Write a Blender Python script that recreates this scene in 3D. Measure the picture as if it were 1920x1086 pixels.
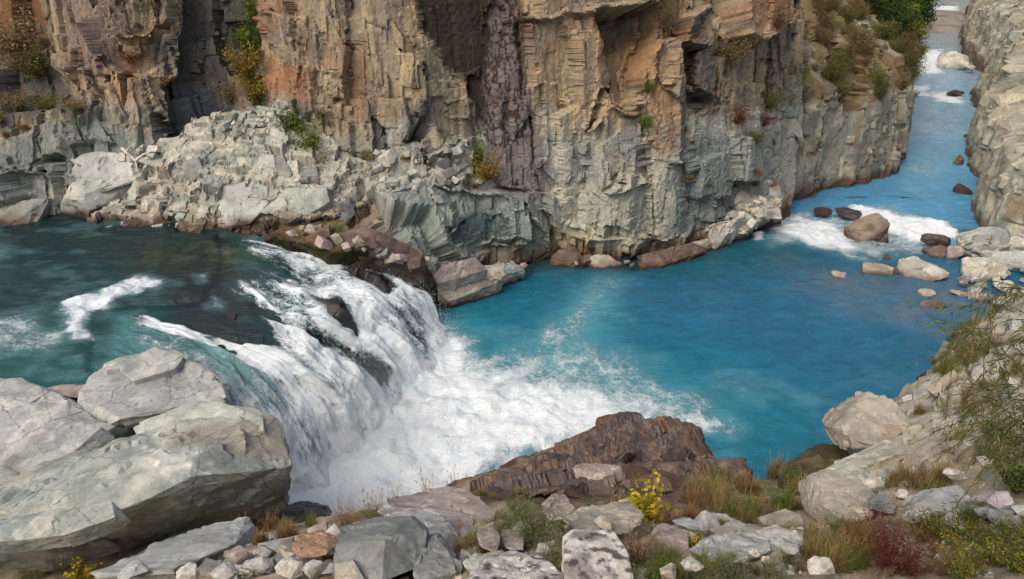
import bpy, bmesh, math, random, time
import numpy as np
from mathutils import Vector
T0 = time.time()
sc = bpy.context.scene
COL = sc.collection
for o in list(bpy.data.objects):
    bpy.data.objects.remove(o)
R = math.radians

# ------------------------------------------------------------------ camera
CAM_H, PITCH, FPX = 20.0, R(27.0), 1397.0
cam_data = bpy.data.cameras.new('camera')
cam = bpy.data.objects.new('camera', cam_data)
COL.objects.link(cam)
cam.location = (0, 0, CAM_H)
cam.rotation_euler = (R(90) - PITCH, 0, 0)
cam_data.sensor_width = 36.0
cam_data.lens = 36.0 * FPX / 1920.0
cam_data.clip_end = 3000.0
sc.camera = cam
# ------------------------------------------------------------------ sky, sun, exposure
SUN_EL, SUN_AZ = R(52), R(-138)          # azimuth from +Y, clockwise: behind the camera on the left
world = bpy.data.worlds.new('World')
sc.world = world
world.use_nodes = True
wn = world.node_tree.nodes
wl = world.node_tree.links
sky = wn.new('ShaderNodeTexSky')
sky.sky_type = 'NISHITA'
sky.sun_disc = False
sky.sun_elevation = SUN_EL
sky.sun_rotation = SUN_AZ
sky.air_density = 1.0
sky.dust_density = 6.0
sky.ozone_density = 0.6
wl.new(sky.outputs[0], wn['Background'].inputs[0])
wn['Background'].inputs[1].default_value = 0.15
sun_data = bpy.data.lights.new('sun', 'SUN')
sun_data.energy = 1.0
sun_data.angle = R(32)
sun_data.color = (1.0, 0.955, 0.885)
sun = bpy.data.objects.new('sun', sun_data)
COL.objects.link(sun)
_d = Vector((math.sin(SUN_AZ) * math.cos(SUN_EL), math.cos(SUN_AZ) * math.cos(SUN_EL), math.sin(SUN_EL)))
sun.rotation_euler = _d.to_track_quat('Z', 'Y').to_euler()
sun.location = _d * 60
sc.view_settings.view_transform = 'Standard'
sc.view_settings.look = 'None'
sc.view_settings.exposure = 0.18
sc.view_settings.gamma = 1.0
sc.view_settings.use_curve_mapping = False
sc.render.engine = 'CYCLES'
sc.cycles.max_bounces = 6
sc.cycles.transparent_max_bounces = 24
sc.cycles.caustics_reflective = False
sc.cycles.caustics_refractive = False
sc.cycles.use_denoising = True

# ------------------------------------------------------------------ pixel (photograph, 1920 wide) -> point
CP, SP = math.cos(PITCH), math.sin(PITCH)
def ray(px, py):
    x = (px - 960.0) / FPX
    y = -(py - 543.0) / FPX
    return np.array([x, CP + y * SP, -SP + y * CP])
CAMP = np.array([0, 0, CAM_H])
def atD(px, py, d): return CAMP + ray(px, py) * d
def atZ(px, py, z):
    r = ray(px, py); return CAMP + r * ((z - CAM_H) / r[2])
def atY(px, py, Y):
    r = ray(px, py); return CAMP + r * (Y / r[1])

# ------------------------------------------------------------------ noise (numpy)
def _h(ix, iy, iz, seed):
    h = (ix.astype(np.int64) * 374761393 + iy.astype(np.int64) * 668265263 + iz.astype(np.int64) * 2147483647 + seed * 1274126177) & 0xFFFFFFFF
    h = ((h ^ (h >> 13)) * 1274126177) & 0xFFFFFFFF
    h = ((h ^ (h >> 16)) * 2246822519) & 0xFFFFFFFF
    return h ^ (h >> 15)
def hashf(ix, iy, iz, seed): return (_h(ix, iy, iz, seed) & 0xFFFFFF) / float(0xFFFFFF)
def vnoise(p, seed=0):
    """smooth noise in -1..1 at points p (N,3) or (N,2)"""
    if p.shape[1] == 2:
        p = np.column_stack([p, np.zeros(len(p))]); two = True
    else: two = False
    f = np.floor(p); i = f.astype(np.int64); t = p - f
    t = t * t * t * (t * (t * 6 - 15) + 10)
    out = np.zeros(len(p))
    for dx in (0, 1):
        wx = t[:, 0] if dx else 1 - t[:, 0]
        for dy in (0, 1):
            wxy = wx * (t[:, 1] if dy else 1 - t[:, 1])
            for dz in ((0,) if two else (0, 1)):
                w = wxy * (1.0 if two else (t[:, 2] if dz else 1 - t[:, 2]))
                out += w * hashf(i[:, 0] + dx, i[:, 1] + dy, i[:, 2] + dz, seed)
    return out * 2 - 1
def fbm(p, octaves=4, seed=0, gain=0.5, lac=2.03):
    a, s, out, tot = 1.0, 1.0, 0, 0
    for k in range(octaves):
        out = out + a * vnoise(p * s + 17.3 * k, seed + k); tot += a; a *= gain; s *= lac
    return out / tot
def ridged(p, octaves=4, seed=0):
    a, s, out, tot = 1.0, 1.0, 0, 0
    for k in range(octaves):
        out = out + a * (1 - np.abs(vnoise(p * s + 9.1 * k, seed + k)) * 2); tot += a; a *= 0.5; s *= 2.1
    return out / tot
def facets(p, seed=0, tilt=1.0, cheb=False):
    """broken-rock relief: every jittered cell is its own tilted plane. returns (relief, edge distance, cell random)"""
    dim = p.shape[1]
    f = np.floor(p).astype(np.int64)
    n = len(p)
    b1 = np.full(n, 9e9); b2 = np.full(n, 9e9)
    rel = np.zeros(n); rnd = np.zeros(n)
    zr = (-1, 0, 1) if dim == 3 else (0,)
    z0 = np.zeros(n, np.int64)
    for dx in (-1, 0, 1):
        for dy in (-1, 0, 1):
            for dz in zr:
                ix, iy = f[:, 0] + dx, f[:, 1] + dy
                iz = f[:, 2] + dz if dim == 3 else z0
                cx = ix + hashf(ix, iy, iz, seed); cy = iy + hashf(ix, iy, iz, seed + 1)
                ex, ey = p[:, 0] - cx, p[:, 1] - cy
                if dim == 3:
                    cz = iz + hashf(ix, iy, iz, seed + 2); ez = p[:, 2] - cz
                    d = np.sqrt(ex * ex + ey * ey + ez * ez)
                else:
                    ez = 0
                    d = np.maximum(np.abs(ex), np.abs(ey)) if cheb else np.sqrt(ex * ex + ey * ey)
                closer = d < b1
                b2 = np.where(closer, b1, np.minimum(b2, d))
                hv = _h(ix, iy, iz, seed + 3)
                r0 = (hv & 1023) / 1023.0; r1 = ((hv >> 10) & 1023) / 1023.0 - 0.5; r2 = ((hv >> 20) & 1023) / 1023.0 - 0.5
                v = (r0 - 0.5) + tilt * (r1 * ex * 2 + r2 * ey * 2 + ((r1 * 1.7 - r2) * ez if dim == 3 else 0))
                rel = np.where(closer, v, rel); rnd = np.where(closer, r0, rnd)
                b1 = np.where(closer, d, b1)
    return rel, b2 - b1, rnd
def sstep(a, b, x):
    t = np.clip((x - a) / (b - a), 0, 1); return t * t * (3 - 2 * t)
def poly_sd(P, poly):
    """signed distance to a polygon, positive inside. P (N,2)"""
    poly = np.asarray(poly, float); n = len(poly)
    d = np.full(len(P), 9e9); ins = np.zeros(len(P), bool)
    for i in range(n):
        a, b = poly[i], poly[(i + 1) % n]
        e = b - a; w = P - a
        t = np.clip((w @ e) / max(e @ e, 1e-12), 0, 1)
        q = w - t[:, None] * e
        d = np.minimum(d, (q * q).sum(1))
        c = (a[1] > P[:, 1]) != (b[1] > P[:, 1])
        with np.errstate(divide='ignore', invalid='ignore'):
            xi = (b[0] - a[0]) * (P[:, 1] - a[1]) / (b[1] - a[1] if b[1] != a[1] else 1e-12) + a[0]
        ins ^= c & (P[:, 0] < xi)
    return np.sqrt(d) * np.where(ins, 1, -1)
def line_d(P, line):
    line = np.asarray(line, float); d = np.full(len(P), 9e9)
    for a, b in zip(line[:-1], line[1:]):
        e = b - a; w = P - a
        t = np.clip((w @ e) / max(e @ e, 1e-12), 0, 1)
        q = w - t[:, None] * e
        d = np.minimum(d, (q * q).sum(1))
    return np.sqrt(d)
class TPS:
    """smooth surface through scattered control points"""
    def __init__(s, xy, v, smooth=0.02):
        s.xy = np.asarray(xy, float); v = np.asarray(v, float); n = len(v)
        K = s.U(s.xy, s.xy) + np.eye(n) * smooth * 10
        P = np.column_stack([np.ones(n), s.xy])
        A = np.zeros((n + 3, n + 3)); A[:n, :n] = K; A[:n, n:] = P; A[n:, :n] = P.T
        s.w = np.linalg.solve(A, np.concatenate([v, np.zeros(3)]))
    def U(s, a, b):
        r2 = ((a[:, None, :] - b[None]) ** 2).sum(2) + 1e-9
        return 0.5 * r2 * np.log(r2)
    def __call__(s, q):
        q = np.asarray(q, float); out = np.empty(len(q))
        for k in range(0, len(q), 40000):
            c = q[k:k + 40000]
            out[k:k + 40000] = s.U(c, s.xy) @ s.w[:-3] + s.w[-3] + c @ s.w[-2:]
        return out

def joint(P, Nr, axes, sizes, amp, seed, keep_tilt=.22, blend=1.0, bias=None, frac=1.0):
    """break a smooth surface along joint planes: in every joint-bounded cell it becomes one flat face square to the nearest joint direction"""
    axes = np.asarray(axes, float); axes = axes / np.linalg.norm(axes, axis=1)[:, None]
    dots = Nr @ axes.T
    for k in range(len(axes)): dots[:, k] += .22 * fbm(P * (.55 / max(sizes[k])), 3, seed + 50 + k)
    if bias is not None: dots = dots + bias
    pickk = dots.argmax(1); out = P.copy()
    for k in range(len(axes)):
        i = np.where(pickk == k)[0]
        if not len(i): continue
        ax = axes[k]; ref = np.array([0, 0, 1.0]) if abs(ax[2]) < .8 else np.array([0, 1.0, 0])
        t1 = np.cross(ref, ax); t1 /= np.linalg.norm(t1); t2 = np.cross(ax, t1)
        q = P[i]; u = q @ t1 / sizes[k][0]; v = q @ t2 / sizes[k][1]
        u = u + .18 * vnoise(np.column_stack([u, v]) * .9, seed + 3); v = v + .18 * vnoise(np.column_stack([u, v]) * .9 + 7, seed + 4)
        iu0 = np.floor(u).astype(int); v = v + hashf(iu0, 0 * iu0, 0 * iu0 + k, seed); iv = np.floor(v).astype(int)
        u = u + .6 * (hashf(iv, 0 * iv + 3, 0 * iv + k, seed + 1) - .5); iu = np.floor(u).astype(int)
        depth = np.floor(q @ ax / (3.5 * max(sizes[k]))).astype(int)
        key = (iu.astype(np.int64) + 4000) * 100000000 + (iv.astype(np.int64) + 4000) * 1000 + depth + 400
        _, inv = np.unique(key, return_inverse=True); t = q @ ax
        cnt = np.bincount(inv); mean = (np.bincount(inv, t) / cnt)[inv]
        rnd = hashf(iu, iv, 0 * iu + k, seed + 2) - .5; r2 = hashf(iu, iv, 0 * iu + k, seed + 5) - .5; r3 = hashf(iu, iv, 0 * iu + k, seed + 6) - .5
        fu_ = u - np.floor(u) - .5; fv_ = v - np.floor(v) - .5
        tn = mean + keep_tilt * (t - mean) + amp * (rnd + .5 * (r2 * fu_ + r3 * fv_)) 
        edge = np.minimum(np.minimum(fu_ + .5, .5 - fu_) * sizes[k][0], np.minimum(fv_ + .5, .5 - fv_) * sizes[k][1])
        tn = tn - .10 * amp * (1 - sstep(0, .05 * min(sizes[k]), edge)) * (r2 > -.2)
        b_ = blend[i] if hasattr(blend, '__len__') else blend
        if frac < 1: b_ = b_ * (hashf(iu, iv, 0 * iu + k, seed + 8) < frac)
        lim = 1.0 * amp + .12
        out[i] = q + ax[None] * (np.clip(tn - t, -lim, lim) * b_)[:, None]
    return out
def grid_normals(V, a, b, toward):
    G = V.reshape(a, b, 3); n = np.cross(np.gradient(G, axis=0), np.gradient(G, axis=1)).reshape(-1, 3); n /= np.linalg.norm(n, axis=1)[:, None] + 1e-9
    return n * np.sign((n * toward).sum(1) + 1e-9)[:, None]
# ------------------------------------------------------------------ objects
def tag(o, label=None, cat=None, group=None, kind=None):
    if label: o['label'] = label
    if cat: o['category'] = cat
    if group: o['group'] = group
    if kind: o['kind'] = kind
    return o
def obj(name, me, parent=None, mat=None):
    o = bpy.data.objects.new(name, me)
    COL.objects.link(o)
    if parent: o.parent = parent
    if mat and me: 
        if not me.materials: me.materials.append(mat)
    return o
def empty(name, loc=(0, 0, 0), rz=0):
    o = bpy.data.objects.new(name, None); COL.objects.link(o)
    o.location = loc; o.rotation_euler = (0, 0, rz); o.empty_display_size = 0.2
    return o
def mesh_np(name, V, F, attrs=None, smooth=True, sharp=None):
    """F (M,3) or (M,4) int array"""
    me = bpy.data.meshes.new(name)
    V = np.ascontiguousarray(V, np.float32); F = np.ascontiguousarray(F, np.int32)
    k = F.shape[1]
    me.vertices.add(len(V)); me.vertices.foreach_set('co', V.ravel())
    me.loops.add(F.size); me.loops.foreach_set('vertex_index', F.ravel())
    me.polygons.add(len(F)); me.polygons.foreach_set('loop_start', np.arange(0, F.size, k, dtype=np.int32))
    try: me.polygons.foreach_set('loop_total', np.full(len(F), k, np.int32))
    except Exception: pass
    me.polygons.foreach_set('use_smooth', np.full(len(F), smooth))
    for an, av in (attrs or {}).items():
        av = np.asarray(av, np.float32)
        if av.ndim == 2:
            a = me.attributes.new(an, 'FLOAT_COLOR', 'POINT')
            a.data.foreach_set('color', np.column_stack([av, np.ones(len(av))]).astype(np.float32).ravel())
        else:
            a = me.attributes.new(an, 'FLOAT', 'POINT'); a.data.foreach_set('value', av)
    me.update(calc_edges=True)
    if sharp is not None: me.set_sharp_from_angle(angle=R(sharp))
    return me
def grid_faces(nu, nv):
    i = np.arange(nu - 1)[:, None] * nv + np.arange(nv - 1)[None]
    i = i.ravel()
    return np.column_stack([i, i + nv, i + nv + 1, i + 1])
def lin(r, g, b):
    c = np.array([r, g, b]) / 255.0
    return np.where(c <= 0.04045, c / 12.92, ((c + 0.055) / 1.055) ** 2.4)
def mixc(c, col, w):
    w = np.clip(w, 0, 1)[:, None]
    return c * (1 - w) + np.asarray(col)[None] * w

# ------------------------------------------------------------------ node materials
def new_mat(name):
    m = bpy.data.materials.new(name); m.use_nodes = True
    nt = m.node_tree
    return m, nt, nt.nodes['Principled BSDF']
def N(nt, t, **kw):
    n = nt.nodes.new(t)
    for k, v in kw.items():
        if k.startswith('i_'): n.inputs[int(k[2:])].default_value = v
        else: setattr(n, k, v)
    return n
def noise_n(nt, co, scale, detail=6, rough=0.6, dist=0.0):
    n = N(nt, 'ShaderNodeTexNoise'); n.inputs['Scale'].default_value = scale
    n.inputs['Detail'].default_value = detail; n.inputs['Roughness'].default_value = rough; n.inputs['Distortion'].default_value = dist
    nt.links.new(co, n.inputs['Vector']); return n
def ramp(nt, src, stops):
    r = N(nt, 'ShaderNodeValToRGB'); e = r.color_ramp.elements
    while len(e) < len(stops): e.new(0.5)
    for k, (p, c) in enumerate(stops):
        e[k].position = p; e[k].color = (c, c, c, 1) if not hasattr(c, '__len__') else (*c, 1)
    nt.links.new(src, r.inputs[0]); return r
def math_n(nt, op, a, b=None, clamp=False):
    m = N(nt, 'ShaderNodeMath', operation=op, use_clamp=clamp)
    for k, v in enumerate((a, b)):
        if v is None: continue
        if hasattr(v, 'is_linked') or hasattr(v, 'links'): nt.links.new(v, m.inputs[k])
        else: m.inputs[k].default_value = v
    return m.outputs[0]
def mix_rgb(nt, blend, fac, a, b):
    m = N(nt, 'ShaderNodeMix', data_type='RGBA', blend_type=blend)
    for s, v in ((m.inputs[0], fac), (m.inputs[6], a), (m.inputs[7], b)):
        if hasattr(v, 'links'): nt.links.new(v, s)
        else: s.default_value = v if not hasattr(v, '__len__') else (*v, 1)[:4]
    return m.outputs[2]

def rock_material(name, bump=0.5, scale=1.0, crack=0.35, rough=0.88, speck=0.35, wet=False, tall=1.0, cracks_all=False, cs=1.0):
    m, nt, bs = new_mat(name)
    geo = N(nt, 'ShaderNodeNewGeometry')
    co = geo.outputs['Position']
    at = N(nt, 'ShaderNodeAttribute', attribute_name='Col')
    big = noise_n(nt, co, 0.9 * scale, 5, 0.65)
    mid = noise_n(nt, co, 5.0 * scale, 8, 0.7, 0.4)
    fine = noise_n(nt, co, 34.0 * scale, 6, 0.75)
    v1 = ramp(nt, big.outputs[0], [(0.3, 0.8), (0.7, 1.2)])
    v2 = ramp(nt, mid.outputs[0], [(0.25, 1 - speck), (0.5, 1.0), (0.8, 1 + speck)])
    v3 = ramp(nt, fine.outputs[0], [(0.25, 0.6), (0.5, 1.0), (0.75, 1.3)])
    c = mix_rgb(nt, 'MULTIPLY', 1.0, at.outputs['Color'], v1.outputs[0])
    c = mix_rgb(nt, 'MULTIPLY', 1.0, c, v2.outputs[0])
    c = mix_rgb(nt, 'MULTIPLY', 1.0, c, v3.outputs[0])
    nt.links.new(c, bs.inputs['Base Color'])
    bs.inputs['Roughness'].default_value = rough
    bs.inputs['Specular IOR Level'].default_value = 0.5 if wet else 0.25
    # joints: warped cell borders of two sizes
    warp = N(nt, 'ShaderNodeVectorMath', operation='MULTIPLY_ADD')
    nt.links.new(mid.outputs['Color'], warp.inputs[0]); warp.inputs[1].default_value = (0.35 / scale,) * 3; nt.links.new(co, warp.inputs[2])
    h = None; crack_ramp = None
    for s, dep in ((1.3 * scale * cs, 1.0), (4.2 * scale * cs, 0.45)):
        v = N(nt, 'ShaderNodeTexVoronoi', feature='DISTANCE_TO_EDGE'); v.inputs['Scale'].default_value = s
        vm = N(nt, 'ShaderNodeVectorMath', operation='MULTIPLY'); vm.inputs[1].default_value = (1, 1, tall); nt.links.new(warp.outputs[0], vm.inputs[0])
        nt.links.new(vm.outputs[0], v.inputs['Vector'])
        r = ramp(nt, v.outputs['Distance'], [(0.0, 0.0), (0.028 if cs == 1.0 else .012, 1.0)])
        if crack_ramp is None: crack_ramp = r.outputs[0]
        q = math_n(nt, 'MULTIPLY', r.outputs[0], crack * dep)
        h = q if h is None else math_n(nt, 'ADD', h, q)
    brk = ramp(nt, big.outputs[0], [(0.36, 0.0), (0.55, 0.75)] if cracks_all else [(0.42, 0.0), (0.6, 0.6)])
    c = mix_rgb(nt, 'MIX', math_n(nt, 'MULTIPLY', math_n(nt, 'SUBTRACT', 1.0, crack_ramp), brk.outputs[0]), c, (0.05, 0.042, 0.034))  # dark brown lines mixed into the base colour along the larger joints
    nt.links.new(c, bs.inputs['Base Color'])
    a = math_n(nt, 'MULTIPLY', mid.outputs[0], .55)
    b = math_n(nt, 'MULTIPLY', fine.outputs[0], 0.3)
    h = math_n(nt, 'ADD', h, a); h = math_n(nt, 'ADD', h, b)
    bp = N(nt, 'ShaderNodeBump'); bp.inputs['Strength'].default_value = bump; bp.inputs['Distance'].default_value = 0.12 / scale
    nt.links.new(h, bp.inputs['Height']); nt.links.new(bp.outputs[0], bs.inputs['Normal'])
    return m
# ================================================================== materials of the rock
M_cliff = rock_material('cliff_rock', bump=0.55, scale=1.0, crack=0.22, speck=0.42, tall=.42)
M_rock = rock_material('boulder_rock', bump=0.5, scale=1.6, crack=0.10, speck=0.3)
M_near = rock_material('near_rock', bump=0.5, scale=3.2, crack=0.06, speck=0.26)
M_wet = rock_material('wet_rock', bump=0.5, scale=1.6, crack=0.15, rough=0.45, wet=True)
GREY = lin(160, 158, 146); GREEN = lin(140, 146, 134); BLUE = lin(112, 122, 122); TAN = lin(152, 136, 112)
TAN2 = lin(172, 154, 122); OCHRE = lin(148, 116, 80); ORANGE = lin(154, 108, 76); PURP = lin(124, 114, 108)
DARK = lin(56, 46, 42); BLACK = lin(42, 36, 32); PALE = lin(186, 180, 164); BROWN = lin(104, 76, 58); SLATE = lin(92, 94, 94)
WETC = lin(74, 56, 44); MOSS = lin(66, 72, 30); PINK = lin(168, 136, 120)

# ================================================================== main cliff
ctrl = []
def cz(px, py, z): ctrl.append(atZ(px, py, z))
def cy(px, py, Y): ctrl.append(atY(px, py, Y))
for a in ((-260, 445, 5), (0, 430, 4.6), (100, 411, 4.8), (230, 388, 4.9), (700, 500, 3.4), (770, 545, 1.5), (830, 578, -.3), (960, 522, -.3), (1020, 492, -.3),
          (1100, 500, -.4), (1180, 500, -.4), (1300, 476, -.4), (1400, 442, -.4), (1460, 412, -.4)): cz(*a)
for a in ((330, 400, 40.6), (430, 400, 41), (520, 400, 40.6), (640, 420, 39.8), (-200, 340, 39.5), (-200, 230, 42.5), (-200, 60, 46),
          (0, 340, 39.7), (0, 262, 40.6), (0, 236, 42.6), (0, 150, 44.6), (0, 60, 46), (0, -30, 47),
          (110, 345, 39.9), (110, 246, 41), (110, 215, 42.9), (110, 120, 45.3), (100, 10, 46),
          (205, 330, 40.5), (205, 235, 41.6), (190, 205, 42.6), (170, 100, 44), (170, 0, 45),
          (300, 300, 41.9), (300, 200, 43), (300, 100, 44.2), (300, 0, 45.5), (400, 300, 43.6), (400, 200, 45), (400, 40, 46.6),
          (480, 260, 43.4), (480, 150, 46), (470, 40, 47), (560, 310, 41.6), (560, 210, 43.2), (560, 100, 44.3), (560, 0, 45),
          (680, 360, 41.9), (680, 210, 43.8), (680, 0, 45.3), (780, 365, 41.7), (780, 250, 43.8), (780, 100, 44.9), (780, 0, 45.5),
          (900, 460, 42.5), (900, 380, 43), (900, 300, 43.9), (900, 150, 45), (900, 0, 46.2), (1020, 400, 43.6), (1020, 250, 44.5), (1020, 100, 45.3), (1020, 0, 46),
          (1180, 400, 43.7), (1180, 250, 44.7), (1180, 100, 45.8), (1180, 0, 46.6), (1300, 400, 45.5), (1300, 250, 46.7), (1300, 100, 48), (1300, 0, 49),
          (1400, 380, 48.8), (1400, 250, 49.6), (1400, 100, 51), (1400, 0, 52), (1465, 350, 51.6), (1460, 200, 53.5), (1450, 50, 55),
          (1500, 320, 55), (1500, 200, 57)): cy(*a)
ctrl = np.array(ctrl)
cliff_y = TPS(ctrl[:, [0, 2]], ctrl[:, 1], 0.03)
def on_cliff(pts):
    """pixels -> points (X, Z) on the cliff's base surface"""
    out = []
    for px, py in pts:
        Y = 45.0
        for _ in range(8):
            P = atY(px, py, Y); Y = Y * 0.4 + 0.6 * float(cliff_y([[P[0], P[2]]])[0])
        out.append((P[0], P[2]))
    return np.array(out)
nu, nv = 930, 345
gx = np.linspace(-33.5, 21.5, nu); gz = np.linspace(-1.6, 18.6, nv)
XX, ZZ = np.meshgrid(gx, gz, indexing='ij')
P2 = np.column_stack([XX.ravel(), ZZ.ravel()])
Yb = cliff_y(P2)
# outward normal of the smooth base
Yg = Yb.reshape(nu, nv)
dYx = np.gradient(Yg, gx, axis=0).ravel(); dYz = np.gradient(Yg, gz, axis=1).ravel()
NN = np.column_stack([dYx, -np.ones(len(dYx)), dYz]); NN /= np.linalg.norm(NN, axis=1)[:, None]
# wandering of all outlines, so no drawn edge is straight
wob = np.column_stack([fbm(P2 * 0.9, 4, 11), fbm(P2 * 0.9, 4, 23)]) * 0.17 + np.column_stack([vnoise(P2 * 5, 5), vnoise(P2 * 5, 6)]) * 0.05
Q2 = P2 + wob
D = np.zeros(len(P2)); smoothness = np.zeros(len(P2))
def local(pts, pad):
    lo, hi = pts.min(0) - pad, pts.max(0) + pad
    return np.where((Q2[:, 0] > lo[0]) & (Q2[:, 0] < hi[0]) & (Q2[:, 1] > lo[1]) & (Q2[:, 1] < hi[1]))[0]
def feat(pix, out, tx=0.0, tz=0.0, edge=0.05, flat=0.0):
    pts = on_cliff(pix); i = local(pts, 0.6)
    if not len(i): return
    m = sstep(-edge, edge, poly_sd(Q2[i], pts)); c = pts.mean(0)
    D[i] += 1.3 * m * (out + tx * (Q2[i, 0] - c[0]) + tz * (Q2[i, 1] - c[1]))
    if flat: smoothness[i] = np.maximum(smoothness[i], m * flat)
def groove(pix, w, dep):
    pts = on_cliff(pix); i = local(pts, 1.0)
    if len(i): D[i] -= dep * (1 - sstep(0, w, line_d(Q2[i], pts)))
# --- right wall
feat([(955, -60), (1245, -60), (1233, 9), (1160, 22), (1116, 30), (1072, 31), (1040, 44), (1000, 41), (975, 36)], 0.75, 0, -0.06)
feat([(1112, 24), (1233, 6), (1230, 60), (1212, 112), (1190, 175), (1184, 196), (1160, 160), (1134, 90)], -1.5, 0.25, -0.18, flat=0.7)
feat([(1134, 90), (1160, 160), (1184, 196), (1182, 215), (1150, 195), (1120, 120)], -0.5, -0.35, flat=0.7)
feat([(1226, 80), (1246, 74), (1262, 110), (1276, 230), (1271, 292), (1255, 306), (1204, 301), (1190, 200), (1206, 120)], 0.65, 0.1, flat=0.6)
feat([(1246, 74), (1262, 110), (1276, 230), (1271, 292), (1255, 306), (1248, 292), (1243, 200)], 0.0, -0.75, flat=0.6)
feat([(1205, 301), (1240, 304), (1246, 380), (1238, 450), (1216, 452), (1204, 380)], 0.42, -0.1, flat=0.5)
feat([(1240, 304), (1290, 300), (1310, 400), (1270, 440), (1238, 450), (1246, 380)], 0.1, -0.3, flat=0.5)
feat([(1268, 40), (1300, 18), (1320, 46), (1310, 94), (1262, 84)], 1.1, 0, 0.15)
feat([(1268, 94), (1310, 96), (1308, 172), (1275, 176)], -0.45, 0, 0, flat=0.6)
feat([(1280, 172), (1312, 174), (1336, 190), (1318, 218), (1292, 200)], -0.8)
feat([(1282, 158), (1330, 160), (1338, 186), (1310, 176), (1280, 174)], 0.45)
feat([(1345, -60), (1440, -60), (1434, 30), (1406, 70), (1386, 84), (1362, 70), (1356, 30)], 1.7, 0.1, 0.08)
feat([(1316, -60), (1345, -60), (1358, 35), (1356, 72), (1336, 40)], -1.0)
feat([(1362, 84), (1390, 92), (1400, 150), (1390, 190), (1370, 160)], -0.4, flat=0.5)
feat([(1418, 30), (1446, 20), (1460, 120), (1468, 190), (1425, 180), (1415, 80)], 0.35, 0.1)
feat([(1130, 164), (1156, 168), (1142, 196), (1112, 236), (1103, 248), (1117, 196)], -0.9)
feat([(1110, 238), (1150, 196), (1186, 215), (1200, 302), (1150, 332), (1128, 290)], 0.35, -0.12, 0.08, flat=0.4)
feat([(1190, 322), (1197, 346), (1146, 364), (1133, 360)], 0.7, 0, -0.5)
feat([(1133, 364), (1162, 362), (1178, 352), (1166, 440), (1140, 436)], 0.3, -0.25, 0, flat=0.5)
feat([(1178, 352), (1210, 345), (1216, 440), (1180, 465), (1166, 440)], 0.05, -0.2, 0, flat=0.5)
feat([(1110, 370), (1135, 380), (1142, 440), (1105, 432), (1100, 395)], 0.35, 0.1, 0.15)
feat([(1100, 440), (1170, 446), (1205, 440), (1216, 470), (1160, 500), (1110, 490)], 0.45, -0.1, 0.3)
feat([(1216, 452), (1270, 440), (1320, 415), (1330, 430), (1250, 466), (1222, 468)], 0.35, 0, 0.3)
feat([(1335, 372), (1378, 365), (1380, 380), (1338, 392)], -0.5)
feat([(1300, 300), (1340, 290), (1372, 330), (1368, 366), (1330, 380), (1300, 370)], 0.35, -0.1, flat=0.5)
feat([(1370, 260), (1440, 240), (1462, 300), (1430, 335), (1375, 340)], 0.4, -0.15, flat=0.5)
feat([(1020, 215), (1080, 240), (1078, 340), (1056, 345), (1022, 320)], 0.22, 0.05, flat=0.4)
feat([(1025, 370), (1078, 345), (1070, 400), (1050, 440), (1030, 430)], 0.2, 0.12, 0.1)
feat([(1052, 408), (1100, 425), (1108, 470), (1070, 480), (1045, 455)], 0.4, 0.1, 0.2)
groove([(960, 40), (968, 90), (985, 190), (1000, 262), (1006, 330), (1020, 390), (1032, 440), (1036, 480)], 0.22, 0.75)
groove([(1228, 60), (1210, 125), (1198, 200), (1204, 300), (1212, 380), (1220, 455)], 0.14, 0.4)
groove([(1012, 262), (1050, 270), (1080, 268), (1118, 272)], 0.08, 0.18)
groove([(1080, 350), (1064, 400), (1055, 425)], 0.1, 0.3)
groove([(1020, 330), (1050, 360), (1100, 400), (1130, 430)], 0.09, 0.25)
groove([(1040, 60), (1046, 120), (1044, 200)], 0.1, 0.15); groove([(1085, 40), (1090, 130), (1100, 220)], 0.12, 0.22)
groove([(1060, 45), (1066, 160), (1062, 250)], 0.08, 0.15)
# --- black slate face and the broken rock beside it
feat([(780, -60), (965, -60), (985, 150), (1000, 260), (1010, 350), (985, 366), (930, 352), (905, 262), (872, 165), (830, 105), (796, 62)], -0.45, 0.05, 0, flat=0.6)
feat([(782, 70), (830, 108), (870, 165), (903, 250), (868, 262), (820, 240), (800, 180)], -0.15, -0.12, 0.05, flat=0.5)
feat([(808, 180), (840, 182), (824, 236), (796, 268), (766, 268), (790, 226)], -0.55, 0.25, 0.1, flat=0.7)
feat([(846, 192), (868, 184), (892, 196), (886, 222), (842, 220)], 0.6, 0, 0.2)
feat([(842, 222), (905, 250), (905, 275), (845, 272)], -0.25, -0.2, 0.2)
feat([(700, 214), (727, 240), (727, 282), (700, 280)], -0.45, flat=0.6)
feat([(727, 240), (738, 188), (752, 232), (762, 287), (727, 283)], 0.22, -0.2, flat=0.5)
feat([(690, 150), (700, 140), (722, 240), (702, 284), (686, 280), (682, 215)], 0.3, -0.2)
feat([(740, 100), (776, 105), (790, 220), (766, 266), (752, 230), (742, 180)], 0.3, 0.15, flat=0.4)
feat([(660, 60), (690, 55), (705, 130), (690, 215), (662, 240), (650, 150)], 0.25, -0.15)
feat([(688, 290), (740, 280), (752, 340), (700, 366), (684, 330)], 0.5, -0.25, 0.2, flat=0.4)
feat([(752, 285), (800, 282), (806, 340), (780, 366), (750, 345)], 0.35, 0.1, 0.15)
feat([(806, 290), (838, 278), (842, 330), (812, 344)], 0.7, -0.1, 0.2, flat=0.3)
feat([(840, 272), (878, 268), (884, 310), (850, 330)], 0.55, -0.2, 0.2, flat=0.3)
feat([(705, 398), (760, 374), (860, 372), (930, 354), (985, 364), (1012, 396), (1030, 430), (1026, 470), (990, 498), (880, 500), (826, 490), (800, 460), (786, 420)], 1.0, 0, 0.12, flat=0.35)
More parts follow.
